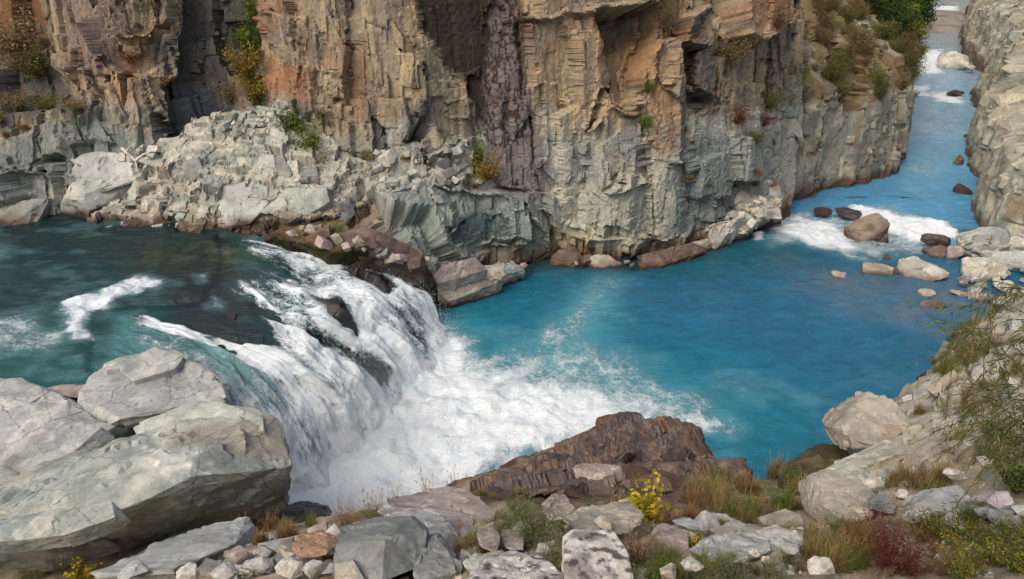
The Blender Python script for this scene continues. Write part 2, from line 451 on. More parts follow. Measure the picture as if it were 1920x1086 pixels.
feat([(826, 446), (850, 415), (890, 396), (930, 388), (950, 408), (958, 450), (958, 472), (820, 474)], -0.5, 0, 0.05, flat=0.5)
feat([(912, 452), (950, 440), (968, 456), (890, 470), (830, 474), (828, 466)], 0.45, 0, -0.4)
feat([(952, 382), (985, 372), (1000, 420), (1000, 448), (962, 450)], 0.25, -0.2)
feat([(620, 420), (690, 400), (706, 430), (700, 470), (640, 450)], 0.5, -0.1, 0.15)
# --- left
feat([(74, -60), (112, -60), (140, 60), (152, 150), (176, 236), (148, 236), (126, 140), (92, 60)], 0.5, -0.05, flat=0.4)
feat([(116, -60), (160, -60), (160, 100), (170, 200), (186, 226), (172, 236), (150, 150), (136, 40)], 0.15, 0.12, flat=0.3)
feat([(160, 110), (190, 140), (210, 225), (180, 228), (166, 160)], 0.6, -0.2, flat=0.5)
feat([(186, 150), (205, 140), (232, 225), (212, 228)], 0.25, -0.45, flat=0.5)
feat([(205, 170), (222, 165), (238, 226), (226, 228)], 0.6, -0.2, flat=0.4)
feat([(222, 110), (242, 105), (246, 170), (236, 200)], -0.5, flat=0.5)
feat([(245, 150), (258, 150), (262, 236), (244, 232)], 0.55, -0.1)
feat([(258, 160), (280, 160), (290, 212), (262, 228)], 0.05, -0.2, flat=0.5)
feat([(276, 150), (300, 150), (312, 240), (292, 210)], 0.75, -0.2, flat=0.4)
feat([(235, 70), (278, 68), (280, 104), (236, 110)], 0.6, 0, 0.2)
feat([(236, 52), (280, 50), (278, 68), (235, 70)], -0.6)
feat([(250, -60), (300, -60), (310, 40), (268, 60), (252, 40)], -0.7, -0.1)
feat([(300, -60), (332, -60), (328, 110), (330, 155), (300, 150), (308, 40)], 0.5, -0.2, flat=0.4)
feat([(332, -60), (490, -60), (500, 110), (440, 130), (430, 290), (330, 300), (305, 160), (330, 150)], -0.6, 0.03, 0, flat=0.35)
feat([(150, 50), (240, 60), (240, 140), (170, 140)], 0.3, 0, -0.2)
feat([(505, 30), (530, 25), (570, 40), (572, 105), (540, 112), (520, 90)], 0.5, -0.2)
feat([(490, -60), (520, -60), (530, 60), (520, 120), (505, 110)], 0.5, 0.1)
feat([(505, 115), (580, 120), (590, 210), (555, 225), (520, 205)], 0.35, -0.05, flat=0.5)
feat([(555, 190), (590, 165), (592, 225), (560, 235)], 0.3, 0, 0.2)
feat([(590, 130), (650, 140), (640, 200), (600, 215)], -0.5, 0, 0.1)
feat([(596, 60), (620, 40), (650, 170), (638, 185)], 0.4, -0.4)
feat([(-80, 262), (0, 262), (75, 246), (80, 300), (0, 330), (-80, 330)], 0.3, 0, 0, flat=0.7)
feat([(77, 244), (118, 238), (126, 280), (82, 300)], 0.42, 0, 0, flat=0.7)
feat([(120, 238), (143, 234), (152, 272), (128, 280)], 0.28, 0, 0, flat=0.7)
feat([(145, 234), (186, 226), (212, 270), (154, 272)], 0.4, 0.02, 0, flat=0.7)
groove([(119, 236), (128, 282)], 0.10, 0.35); groove([(144, 232), (153, 272)], 0.10, 0.4); groove([(76, 248), (81, 300)], 0.07, 0.3)
feat([(80, 300), (130, 285), (120, 320), (60, 330)], -0.4)
feat([(-80, 345), (20, 330), (90, 325), (95, 372), (0, 392), (-80, 398)], 0.8, 0, 0.5)
# --- broken relief at four sizes
k1 = facets(np.column_stack([Q2[:, 0] / 2.6 + 0.18 * Q2[:, 1], Q2[:, 1] / 4.6]), 3, 0.9)
k2 = facets(np.column_stack([Q2[:, 0] / 1.05 + 0.25 * Q2[:, 1], Q2[:, 1] / 1.9 - 0.12 * Q2[:, 0]]), 7, 1.0, True)
k3 = facets(np.column_stack([Q2[:, 0] / 0.42 + 0.3 * Q2[:, 1], Q2[:, 1] / 0.62 - 0.3 * Q2[:, 0]]), 13, 1.1)
k4 = facets(np.column_stack([P2[:, 0] / 0.17, P2[:, 1] / 0.24]), 29, 1.0)
rough = 1 - 0.85 * smoothness
lowz = 1 - sstep(6, 9, P2[:, 1] + fbm(P2 * 0.3, 3, 77) * 2)
D += rough * (0.18 * k1[0] + 0.03 * k2[0] + (0.01 + 0.03 * lowz) * k3[0]) + (0.25 + 0.75 * rough) * 0.05 * k4[0] + 0.012 * fbm(P2 * 2.2, 4, 31)
rw = sstep(0, 2.5, P2[:, 0]) * sstep(5, 9, P2[:, 1]); D += rw * (.012 * ridged(np.column_stack([Q2[:, 0] * 1.3, Q2[:, 1] * .12]), 4, 33) + .012 * fbm(np.column_stack([P2[:, 0] * 5, P2[:, 1] * .4]), 3, 35))
D -= 0.03 * rough * (1 - sstep(0, 0.08, k3[1]))
# undercut where the water works
wl_ = np.where(P2[:, 0] < -6.5, 5.0, np.where(P2[:, 0] < -3.5, 5 - (P2[:, 0] + 6.5) / 3 * 5, 0.0))
D -= 0.5 * sstep(-4.5, -2.5, P2[:, 0]) * (1 - sstep(0.3, 1.6, P2[:, 1] - wl_ + 0.5 * fbm(P2 * 0.7, 3, 91)))
CV = np.column_stack([P2[:, 0], Yb, P2[:, 1]]) + NN * D[:, None]
_blur = (Yb - 0).copy()
J_AX = [(-.50, -.86, .10), (.52, -.84, .12), (-.08, -.97, .22)]
bandn = fbm(np.column_stack([P2[:, 0] * .30 + .05 * P2[:, 1], P2[:, 1] * .055]), 2, 171)
bias = np.column_stack([bandn * .9, -bandn * .9, -.12 + .9 * fbm(P2 * np.array([.22, .10]), 2, 173)])
Dg = D.reshape(nu, nv); sl_ = np.hypot(*np.gradient(Dg, gx[1] - gx[0], gz[1] - gz[0]))
for _ in range(3): sl_ = np.maximum(sl_, np.max([np.roll(sl_, 1, 0), np.roll(sl_, -1, 0), np.roll(sl_, 1, 1), np.roll(sl_, -1, 1)], axis=0) * .93)
bl = np.clip(1 - .75 * smoothness, 0, 1) * (1 - .9 * sstep(6.0, 12.0, sl_.ravel()))
CV = joint(CV, NN, J_AX, [(2.5, 5.4), (2.1, 4.6), (3.0, 3.6)], .85, 181, .10, .96 * bl, bias)
CV = joint(CV, NN, J_AX, [(1.0, 2.1), (.85, 1.8), (1.1, 1.5)], .30, 191, .15, .92 * bl, bias, .5)
CV = joint(CV, NN, J_AX, [(.4, .75), (.34, .6), (.45, .6)], .12, 197, .2, .85 * bl, bias, .22)
CV += NN * (.025 * k4[0] + .012 * fbm(P2 * 5, 3, 37))[:, None]
# --- colour of the stone itself
def zone(pix, soft=0.5, ns=0.0, seed=0):
    pts = on_cliff(pix)
    sd = poly_sd(P2 + wob * 1.5, pts)
    if ns: sd = sd + ns * fbm(np.column_stack([P2[:, 0] * 1.6, P2[:, 1] * 0.7]), 5, 200 + seed)
    return sstep(-soft, soft, sd)
na = fbm(P2 * 0.35, 5, 41); nb = fbm(P2 * 1.3, 5, 43); nc = fbm(P2 * 4.5, 4, 47)
streak = fbm(np.column_stack([P2[:, 0] * 3.2 + 0.15 * P2[:, 1], P2[:, 1] * 0.16]), 5, 53)
C = np.tile(GREY, (len(P2), 1))
C = mixc(C, GREEN, sstep(-0.1, 0.5, na + 0.4 * nb)); C = mixc(C, PALE, sstep(0.1, 0.6, nb + 0.3 * na + 0.4 * (k3[2] - 0.5)) * 0.7)
C = mixc(C, BLUE, sstep(0.62, 0.8, k2[2]) * 0.55)
hi = sstep(-1.2, 1.2, P2[:, 1] - 8.6 - 2.2 * na - 0.8 * nb)
U = np.tile(TAN, (len(P2), 1))
U = mixc(U, PURP, sstep(0.0, 0.5, na * 0.7 + nb * 0.6) * 0.8); U = mixc(U, TAN2, sstep(0.05, 0.4, streak + 0.3 * nb) * 0.8)
U = mixc(U, OCHRE, .8 * sstep(0.12, 0.45, fbm(P2 * 0.55, 5, 61) + 0.25 * streak) * 0.6); U = mixc(U, DARK, sstep(0.22, 0.5, fbm(np.column_stack([P2[:, 0] * 2.1, P2[:, 1] * 0.45]), 5, 67)) * 0.7)
U = mixc(U, SLATE, sstep(0.7, 0.85, k2[2]) * 0.5)
C = C * (1 - hi[:, None]) + U * hi[:, None]
def paint(pix, col, w=1.0, soft=0.4, ns=0.8, seed=0, mask=None):
    global C
    z = zone(pix, soft, ns, seed) * w
    if mask is not None: z = z * mask
    C = mixc(C, col, z)
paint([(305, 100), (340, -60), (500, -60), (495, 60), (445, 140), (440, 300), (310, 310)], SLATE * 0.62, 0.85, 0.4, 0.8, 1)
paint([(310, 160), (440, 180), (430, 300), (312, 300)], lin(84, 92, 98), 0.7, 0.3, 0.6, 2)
paint([(-80, 240), (0, 262), (190, 228), (215, 280), (100, 330), (-80, 380)], lin(112, 118, 112), 0.8, 0.3, 0.4, 3)
paint([(-80, 120), (120, 110), (160, 220), (0, 245), (-80, 250)], lin(78, 78, 76), 0.85, 0.6, 0.8, 4)
paint([(-80, -60), (70, -60), (85, 40), (0, 60), (-80, 60)], lin(120, 84, 54), 0.8, 0.4, 0.8, 5)
paint([(110, -60), (250, -60), (245, 130), (170, 140), (130, 90)], lin(128, 112, 102), 0.85, 0.3, 0.6, 6)
paint([(205, -60), (245, -60), (246, 40), (215, 30)], BLACK, 0.85, 0.2, 0.9, 7, sstep(-0.1, 0.2, nc))
for q, pg in enumerate(([(150, 60), (165, 60), (175, 170), (160, 150)], [(235, 110), (247, 112), (243, 150), (236, 140)], [(510, 110), (585, 130), (580, 190), (505, 180)], [(500, 0), (560, -20), (530, 60), (510, 60)],
                        [(640, 80), (680, 80), (690, 240), (650, 220)], [(960, -40), (985, -40), (990, 150), (1010, 260), (990, 262), (965, 120)], [(1095, 25), (1120, 30), (1140, 90), (1130, 170), (1105, 120)], [(1350, 20), (1420, 0), (1430, 40), (1385, 80)],
                        [(1190, 150), (1190, 60), (1232, 10), (1236, 60), (1200, 190)], [(1268, 170), (1285, 160), (1280, 190), (1266, 190)])):
    paint(pg, ORANGE, (0.55, 0.8, 0.8, 0.6, 0.45, 0.75, 0.7, 0.8, 0.55, 0.6)[q], 0.25, 0.5, 10 + q, 0.55 + 0.45 * sstep(-0.3, 0.3, nb))
paint([(1000, 50), (1110, 40), (1140, 200), (1110, 260), (1010, 250)], TAN2, 0.75, 0.4, 0.4, 25, sstep(-0.3, 0.2, streak))
paint([(1150, 60), (1270, 60), (1310, 290), (1200, 300), (1180, 200)], lin(150, 118, 82), 0.7, 0.4, 0.4, 26, sstep(-0.5, 0.2, streak))
paint([(1250, 110), (1275, 230), (1272, 300), (1250, 300), (1245, 180)], lin(112, 110, 106), 0.8, 0.2, 0.3, 27)
paint([(1240, 300), (1300, 250), (1480, 240), (1470, 330), (1380, 420), (1240, 440)], lin(122, 130, 126), 0.75, 0.5, 0.7, 28)
paint([(1190, 300), (1240, 300), (1238, 460), (1120, 490), (1040, 470), (1050, 350), (1140, 340)], lin(176, 174, 152), 0.6, 0.5, 0.7, 29)
paint([(1030, 430), (1105, 440), (1110, 490), (1040, 480)], lin(176, 158, 118), 0.7, 0.4, 0.4, 30)
spots = sstep(0.02, 0.16, fbm(np.column_stack([P2[:, 0] * 9, P2[:, 1] * 4.5]), 4, 71) + .25 * fbm(P2 * .8, 3, 72))
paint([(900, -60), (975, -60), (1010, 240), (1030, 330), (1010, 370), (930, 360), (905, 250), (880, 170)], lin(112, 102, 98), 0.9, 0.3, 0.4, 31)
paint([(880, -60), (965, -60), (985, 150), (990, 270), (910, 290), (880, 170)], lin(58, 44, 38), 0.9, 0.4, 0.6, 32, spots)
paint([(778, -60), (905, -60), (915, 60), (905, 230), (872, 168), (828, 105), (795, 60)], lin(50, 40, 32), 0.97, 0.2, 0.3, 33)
paint([(1340, 90), (1370, 80), (1375, 200), (1325, 210)], BLACK, 0.8, 0.3, 0.8, 34, sstep(-0.15, 0.15, streak + nc * 0.4))
paint([(1415, 20), (1450, 20), (1470, 200), (1420, 190)], DARK, 0.85, 0.3, 0.6, 35, sstep(-0.12, 0.1, streak + nc * 0.4))
paint([(1300, 60), (1325, 50), (1350, 190), (1312, 180)], BLACK, 0.75, 0.2, 0.6, 36, sstep(-0.12, 0.1, streak + nc * 0.4))
paint([(1120, 28), (1232, 10), (1215, 70), (1190, 90), (1150, 110)], lin(62, 48, 40), 0.55, 0.5, 0.6, 37)
paint([(540, 50), (570, 45), (572, 100), (545, 100)], BLACK, 0.7, 0.15, 0.5, 38, sstep(-0.05, 0.15, nc))
paint([(590, 140), (625, 150), (640, 270), (610, 300), (585, 200)], BLACK, 0.8, 0.25, 0.9, 39, sstep(-0.2, 0.1, nb + 0.5 * nc))
paint([(660, 340), (640, 400), (610, 380), (620, 300)], lin(96, 84, 80), 0.7, 0.3, 0.6, 40)
paint([(700, 390), (900, 365), (1000, 370), (1030, 440), (990, 500), (800, 480)], lin(132, 142, 134), 0.75, 0.4, 0.6, 41)
paint([(826, 446), (890, 396), (950, 400), (960, 450), (830, 474)], lin(96, 110, 110), 0.8, 0.25, 0.5, 42)
paint([(780, 180), (840, 180), (800, 270), (760, 268)], SLATE * 0.8, 0.7, 0.15, 0.2, 43)
paint([(782, 70), (830, 108), (903, 250), (840, 272), (795, 180)], lin(118, 112, 98), 0.8, 0.2, 0.3, 44)
paint([(700, 214), (727, 240), (727, 282), (700, 280)], SLATE * 0.85, 0.8, 0.1, 0.1, 45)
paint([(1010, 480), (1060, 470), (1180, 495), (1300, 470), (1300, 520), (1000, 530)], lin(116, 78, 58), 0.7, 0.4, 0.5, 46)
# rust-brown and dark wet band at the waterline
wz = P2[:, 1] - wl_ + 0.45 * nb + 1.5 * sstep(-2.5, -5, P2[:, 0])
C = mixc(C, lin(112, 80, 56), (1 - sstep(0.5, 1.2, wz)) * 0.7); C = mixc(C, WETC * 0.7, (1 - sstep(0.1, 0.45, wz)) * 0.85)
C *= 1.0
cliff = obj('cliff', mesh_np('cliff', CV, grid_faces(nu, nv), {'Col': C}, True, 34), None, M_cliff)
tag(cliff, 'tall broken cliff with tan upper face and grey green foot above the river', None, None, 'structure')
del XX, ZZ, k4
print('cliff', round(time.time() - T0, 1))

# ================================================================== sheets that follow a path on the ground plan
def path_sheet(name, path, s_step, z_step, zmin, zmax, lean, seed, amp, pal, waterz, aniso=1.0, rot=0.0, mat=None, label=None, jx=None):
    cr, sr = math.cos(rot), math.sin(rot)
    path = np.asarray(path, float)
    seg = np.linalg.norm(np.diff(path, axis=0), axis=1); cum = np.concatenate([[0], np.cumsum(seg)])
    ns = int(cum[-1] / s_step) + 1; nz = int((zmax - zmin) / z_step) + 1
    s = np.linspace(0, cum[-1], ns)
    px_, py_ = np.interp(s, cum, path[:, 0]), np.interp(s, cum, path[:, 1])
    for _ in range(int(2.0 / s_step)):
        px_[1:-1] = (px_[:-2] + px_[2:] + 2 * px_[1:-1]) / 4; py_[1:-1] = (py_[:-2] + py_[2:] + 2 * py_[1:-1]) / 4
    tx, ty = np.gradient(px_), np.gradient(py_); L = np.hypot(tx, ty); nx, ny = ty / L, -tx / L      # normal on the right of travel: the river side
    z = np.linspace(zmin, zmax, nz)
    S, Z = np.meshgrid(s, z, indexing='ij'); S = S.ravel(); Z = Z.ravel()
    NX = np.repeat(nx, nz); NY = np.repeat(ny, nz); BX = np.repeat(px_, nz); BY = np.repeat(py_, nz)
    off, steep = lean(S, Z)
    p = np.column_stack([S, Z]); w = p + np.column_stack([fbm(p * .5, 4, seed), fbm(p * .5, 4, seed + 9)]) * .5
    w = np.column_stack([cr * w[:, 0] + sr * w[:, 1], -sr * w[:, 0] + cr * w[:, 1]])
    a1 = facets(np.column_stack([w[:, 0] / 3.4, w[:, 1] / (3.4 * aniso)]), seed + 1, 1.0)
    a2 = facets(np.column_stack([w[:, 0] / 1.25, w[:, 1] / (1.25 * aniso)]), seed + 2, 1.0)
    a3 = facets(np.column_stack([w[:, 0] / .5, w[:, 1] / .5 - .3 * w[:, 0]]), seed + 3, 1.1)
    d = amp * (.8 * a1[0] + .30 * a2[0] + .12 * a3[0] - .10 * (1 - sstep(0, .06, a2[1])) + .3 * fbm(p * .25, 4, seed + 4)) + .05 * fbm(p * 2.5, 3, seed + 5)
    V0 = np.column_stack([BX - NX * off, BY - NY * off, Z])
    G = V0.reshape(ns, nz, 3); Nn = np.cross(np.gradient(G, axis=0), np.gradient(G, axis=1)).reshape(-1, 3); Nn /= np.linalg.norm(Nn, axis=1)[:, None] + 1e-9
    Nn *= np.sign((Nn * np.column_stack([NX, NY, .5 + 0 * NX])).sum(1))[:, None]
    V = V0 + Nn * d[:, None]
    tw = np.column_stack([NX, NY, .4 + 0 * NX]); bb = fbm(np.column_stack([S * .3, Z * .1]), 4, seed + 60)
    JX = [(-.75, -.62, .2), (.45, -.85, .25), (-.98, .15, .1), (-.15, -.25, .95)] if jx is None else jx
    V = joint(V, Nn, JX, [(1.8, 2.6 * aniso), (1.8, 2.6 * aniso), (1.8, 2.6 * aniso), (2.4, 2.0)], .8 * amp, seed + 61, .30, .85)
    V = joint(V, grid_normals(V, ns, nz, tw) * .5 + Nn * .5, JX, [(.8, 1.0 * aniso), (.8, 1.0 * aniso), (.8, 1.0 * aniso), (1.0, .8)], .34 * amp, seed + 71, .35, .85, None, .65)
    Cc = pal(p, Z, S, steep, a2[2], a3[2])
    o = obj(name, mesh_np(name, V, grid_faces(ns, nz), {'Col': Cc}, True, 34), None, mat or M_cliff)
    tag(o, label, None, None, 'structure')
    return o, V.reshape(ns, nz, 3), s, z
def ridge_lean(S, Z):
    zt = 7.2 + 0.9 * np.sin(S * .21 + 1) + 2.0 * fbm(np.column_stack([S * .3, S * 0]), 3, 5)
    up = np.maximum(Z - zt, 0)
    st = 1 - sstep(-.3, .6, Z - zt)
    return np.maximum(Z, 0) * .10 + up * 1.15, st
def ridge_pal(p, Z, S, steep, r2, r3):
    a = fbm(p * .4, 5, 301); b = fbm(p * 1.6, 5, 302)
    c = np.tile(lin(144, 141, 126), (len(Z), 1))
    c = mixc(c, lin(112, 112, 102), sstep(-.1, .4, a)); c = mixc(c, lin(176, 170, 144), sstep(.05, .5, b + (r3 - .5) * .5) * .7)
    c = mixc(c, lin(128, 104, 74), sstep(.15, .5, fbm(np.column_stack([p[:, 0] * 1.4, p[:, 1] * .3]), 4, 303)) * .6)
    soil = (1 - steep) * sstep(-.35, .25, a + .5 * b - (r2 - .5) * .9 + .1)
    c = mixc(c, lin(112, 92, 66), soil * .9); c = mixc(c, lin(96, 94, 56), soil * sstep(0, .4, b) * .8)
    c = mixc(c, WETC, (1 - sstep(-.7, .4, Z + .4 * b)) * .85)
    c = mixc(c, lin(94, 76, 72), (1 - sstep(-.2, 1.4, Z + .4 * b)) * sstep(12, 4, S) * .8)
    return c * 1.1
ridge_path = [(17.0, 53.0), (19.8, 54.6), (22.0, 56.6), (25.5, 58.6), (29.0, 60.6), (32.3, 62.6), (34.6, 64.8), (36.6, 68.5), (40.2, 76), (43.8, 83), (48, 92.5), (51.4, 100), (57.5, 113), (65, 128), (77.5, 151), (89, 172), (101, 194), (126, 240), (156, 300)]
ridge, RV, Rs, Rz = path_sheet('cliff_ridge', ridge_path, 0.22, 0.14, -2.6, 19.0, ridge_lean, 501, 1.0, ridge_pal, -1, 1.9, -.22, jx=[(.2, -.97, .1), (.85, -.5, .1), (.98, .15, .1), (.1, -.35, .93)], label='grey green rock ridge beyond the main cliff, brush on its sloping top')
def bank_lean(S, Z):
    n = fbm(np.column_stack([S * .22, S * 0]), 3, 8)
    zt = 4.0 + 1.2 * n + 1.5 * sstep(30, 70, S) - 2.6 * (1 - sstep(2, 8, S))
    up = np.maximum(Z - zt, 0)
    # ledges: rise, flat, rise
    shelf = up * 1.05 + .45 * np.sin(up * 1.1 + n * 3)
    st = 1 - sstep(-.2, .5, Z - zt)
    return np.maximum(Z, 0) * .18 + np.maximum(shelf, 0) + 1.2 * sstep(0, .8, Z - zt), st
def bank_pal(p, Z, S, steep, r2, r3):
    a = fbm(p * .35, 5, 311); b = fbm(p * 1.5, 5, 312)
    c = np.tile(lin(156, 152, 137), (len(Z), 1))
    c = mixc(c, lin(126, 130, 118), sstep(-.1, .4, a)); c = mixc(c, lin(184, 177, 154), sstep(.0, .45, b + (r3 - .5) * .5) * .8)
    c = mixc(c, lin(120, 116, 102), sstep(.6, .8, r2) * .6); c = mixc(c, lin(140, 118, 84), sstep(.2, .5, fbm(p * .8, 4, 313)) * .55)
    c = mixc(c, lin(98, 94, 66), (1 - steep) * sstep(.12, .4, fbm(p * .5, 5, 314)) * .5)
    c = mixc(c, WETC, (1 - sstep(-.8, .2, Z + .4 * b)) * .8)
    return c * 1.1
bank_path = [(172, 292), (140, 240), (111, 192), (97, 168), (81.5, 140), (73.2, 121), (70.5, 112), (64, 102.5), (58, 94), (54.8, 86.5), (49.5, 79), (46.0, 73.5), (42.8, 68.5), (40.6, 62), (38.6, 58.5), (36.0, 54.6), (34.0, 50.8), (34.6, 47.6), (38.0, 45.0), (44.0, 42.5), (52, 40)]
BANKL = float(np.linalg.norm(np.diff(np.array(bank_path), axis=0), axis=1).sum())
bank, BV, Bs, Bz = path_sheet('river_bank_cliff', bank_path, 0.26, 0.17, -2.6, 21.0,
                              lambda S, Z: bank_lean(BANKL - S, Z), 701, 1.0, lambda p, Z, S, st, r2, r3: bank_pal(p, Z, BANKL - S, st, r2, r3), -1, 1.3, .35,
                              label='pale stepped rock bank rising along the far right side of the river')
print('banks', round(time.time() - T0, 1))

gb = np.array([atZ(*q, -2.5)[:2] for q in ((1700, 60), (1735, 64), (1775, 62), (1806, 52), (1812, 30), (1800, 18), (1740, 20), (1700, 24))])
lo_, hi_ = gb.min(0) - 4, gb.max(0) + 4
GX, GY = np.meshgrid(np.linspace(lo_[0], hi_[0], 90), np.linspace(lo_[1], hi_[1], 110), indexing='ij'); BP = np.column_stack([GX.ravel(), GY.ravel()])
bh = -3.6 + 1.25 * sstep(-4, 3, poly_sd(BP, gb) + 2.5 * fbm(BP * .15, 4, 821)) + .08 * fbm(BP * .8, 3, 823)
bcol = mixc(np.tile(lin(158, 148, 136), (len(BP), 1)), lin(128, 120, 112), sstep(-.2, .3, fbm(BP * .3, 4, 825)))
tag(obj('gravel_bar', mesh_np('gravel_bar', np.column_stack([BP, bh]), grid_faces(90, 110), {'Col': bcol}), None, M_rock), 'flat pale gravel bar at the far end of the gorge', None, None, 'structure')
HX, HY = np.meshgrid(np.linspace(60, 330, 120), np.linspace(255, 420, 60), indexing='ij'); HP = np.column_stack([HX.ravel(), HY.ravel()])
hh = -5 + np.maximum(0, HP[:, 1] - 268 + 12 * fbm(HP * .03, 4, 831)) * .55 + 3 * fbm(HP * .06, 5, 833)
hc = mixc(np.tile(lin(150, 146, 128), (len(HP), 1)), lin(110, 112, 80), sstep(-.1, .3, fbm(HP * .08, 4, 835)))
tag(obj('far_hill', mesh_np('far_hill', np.column_stack([HP, hh]), grid_faces(120, 60), {'Col': hc}), None, M_cliff), 'hazy hillside closing the far end of the gorge', None, None, 'structure')
# ================================================================== water
def water_material(name, see_through=False, rough=0.035):
    m, nt, bs = new_mat(name)
    geo = N(nt, 'ShaderNodeNewGeometry')
    fo = N(nt, 'ShaderNodeAttribute', attribute_name='Foam'); ti = N(nt, 'ShaderNodeAttribute', attribute_name='Tint'); fl = N(nt, 'ShaderNodeAttribute', attribute_name='Flow')
    fv = fl.outputs['Color']
    n1 = noise_n(nt, fv, 1.1, 9, 0.68, 0.8); n2 = noise_n(nt, fv, 6.0 if see_through else 4.0, 8, 0.7, 0.5); n3 = noise_n(nt, fv, 2.6, 5, 0.6, 1.5)
    warp = N(nt, 'ShaderNodeVectorMath', operation='MULTIPLY_ADD'); nt.links.new(n3.outputs['Color'], warp.inputs[0]); warp.inputs[1].default_value = (0.9, 0.9, 0.9); nt.links.new(fv, warp.inputs[2])
    lace = None
    for s, wdt, k in ((1.4, 0.13, 0.4), (3.6, 0.16, 0.45), (8.5, 0.2, 0.35)):
        v = N(nt, 'ShaderNodeTexVoronoi', feature='DISTANCE_TO_EDGE'); v.inputs['Scale'].default_value = s; nt.links.new(warp.outputs[0], v.inputs['Vector'])
        r = ramp(nt, v.outputs['Distance'], [(0.0, 1.0), (wdt, 0.0)]); q = math_n(nt, 'MULTIPLY', r.outputs[0], k)
        lace = q if lace is None else math_n(nt, 'ADD', lace, q)
    # level + texture -> how white
    t = math_n(nt, 'ADD', math_n(nt, 'MULTIPLY', math_n(nt, 'SUBTRACT', n1.outputs[0], 0.5), 1.5), math_n(nt, 'MULTIPLY', math_n(nt, 'SUBTRACT', n2.outputs[0], 0.5), 0.9 if see_through else 0.5))
    t = math_n(nt, 'ADD', t, math_n(nt, 'MULTIPLY', math_n(nt, 'SUBTRACT', lace, 0.3), 0.55))
    lvl = math_n(nt, 'ADD', math_n(nt, 'MULTIPLY', fo.outputs['Fac'], 1.7), -0.72)
    white = ramp(nt, math_n(nt, 'ADD', t, lvl), [(0.0, 0.0), (0.22, 0.35), (0.62, 1.0)]).outputs[0]
    gate = ramp(nt, fo.outputs['Fac'], [(0.0, 0.0), (0.06, 0.0), (0.2, 1.0)]).outputs[0]
    white = math_n(nt, 'MULTIPLY', white, gate)
    milk = math_n(nt, 'MULTIPLY', fo.outputs['Fac'], 0.6)
    c = mix_rgb(nt, 'MIX', milk, ti.outputs['Color'], tuple(lin(136, 186, 194)))
    n4 = noise_n(nt, geo.outputs['Position'], .35, 6, 0.65, 1.2)
    nv_ = ramp(nt, math_n(nt, 'MULTIPLY', math_n(nt, 'ADD', n1.outputs[0], n4.outputs[0]), .5), [(0.36, 0.82), (0.5, 1.0), (0.64, 1.2)])
    c = mix_rgb(nt, 'MULTIPLY', 1.0, c, nv_.outputs[0])
    wc = mix_rgb(nt, 'MIX', ramp(nt, n3.outputs[0], [(.38, .0), (.66, .75)]).outputs[0], (0.87, 0.89, 0.90), (0.66, 0.80, 0.82))
    c = mix_rgb(nt, 'MIX', white, c, wc)
    nt.links.new(c, bs.inputs['Base Color'])
    rr = math_n(nt, 'ADD', math_n(nt, 'MULTIPLY', white, 0.7), rough); nt.links.new(rr, bs.inputs['Roughness'])
    bs.inputs['IOR'].default_value = 1.33
    nt.links.new(math_n(nt, 'MULTIPLY', white, 0.25), bs.inputs['Subsurface Weight']); bs.inputs['Subsurface Radius'].default_value = (.35, .38, .4); bs.inputs['Subsurface Scale'].default_value = .5
    # ripples finer than the mesh
    rm = N(nt, 'ShaderNodeMapping'); rm.inputs['Rotation'].default_value = (0, 0, R(-30)); rm.inputs['Scale'].default_value = (.8, 1.9, 1); nt.links.new(geo.outputs['Position'], rm.inputs['Vector'])
    w1 = noise_n(nt, rm.outputs[0], 1.5, 7, 0.66, 0.9); w2 = noise_n(nt, rm.outputs[0], 6.0, 5, 0.65, .4)
    h = math_n(nt, 'ADD', math_n(nt, 'MULTIPLY', w1.outputs[0], 1.0), math_n(nt, 'MULTIPLY', w2.outputs[0], 0.22))
    h = math_n(nt, 'ADD', h, math_n(nt, 'MULTIPLY', white, 0.5)); h = math_n(nt, 'ADD', h, math_n(nt, 'MULTIPLY', math_n(nt, 'MULTIPLY', n2.outputs[0], white), 1.4))
    bp = N(nt, 'ShaderNodeBump'); bp.inputs['Strength'].default_value = 0.6; bp.inputs['Distance'].default_value = 0.24
    nt.links.new(h, bp.inputs['Height']); nt.links.new(bp.outputs[0], bs.inputs['Normal'])
    if see_through:
        al = N(nt, 'ShaderNodeAttribute', attribute_name='Body')
        tr = N(nt, 'ShaderNodeBsdfTransparent'); mx = N(nt, 'ShaderNodeMixShader'); out = nt.nodes['Material Output']
        f = math_n(nt, 'MAXIMUM', white, al.outputs['Fac'])
        nt.links.new(f, mx.inputs[0]); nt.links.new(tr.outputs[0], mx.inputs[1]); nt.links.new(bs.outputs[0], mx.inputs[2]); nt.links.new(mx.outputs[0], out.inputs[0])
    return m
M_water = water_material('river_water', False)
M_fall = water_material('falling_water', True, 0.12)

def ground_poly(pix, z): return np.array([atZ(a, b, z)[:2] for a, b in pix])
def grid_water(name, x0, x1, y0, y1, step, keep, zf, label):
    nx_, ny_ = int((x1 - x0) / step) + 1, int((y1 - y0) / step) + 1
    X, Y = np.meshgrid(np.linspace(x0, x1, nx_), np.linspace(y0, y1, ny_), indexing='ij')
    P = np.column_stack([X.ravel(), Y.ravel()])
    F = grid_faces(nx_, ny_)
    k = keep(P); F = F[k[F].all(1)]
    used = np.zeros(len(P), bool); used[F.ravel()] = True
    idx = np.cumsum(used) - 1; P = P[used]; F = idx[F]
    z, foam, tint, flow = zf(P)
    attrs = {'Foam': foam, 'Tint': tint, 'Flow': flow}
    o = obj(name, mesh_np(name, np.column_stack([P, z]), F, attrs, True), None, M_water)
    tag(o, label, None, None, 'structure'); return o
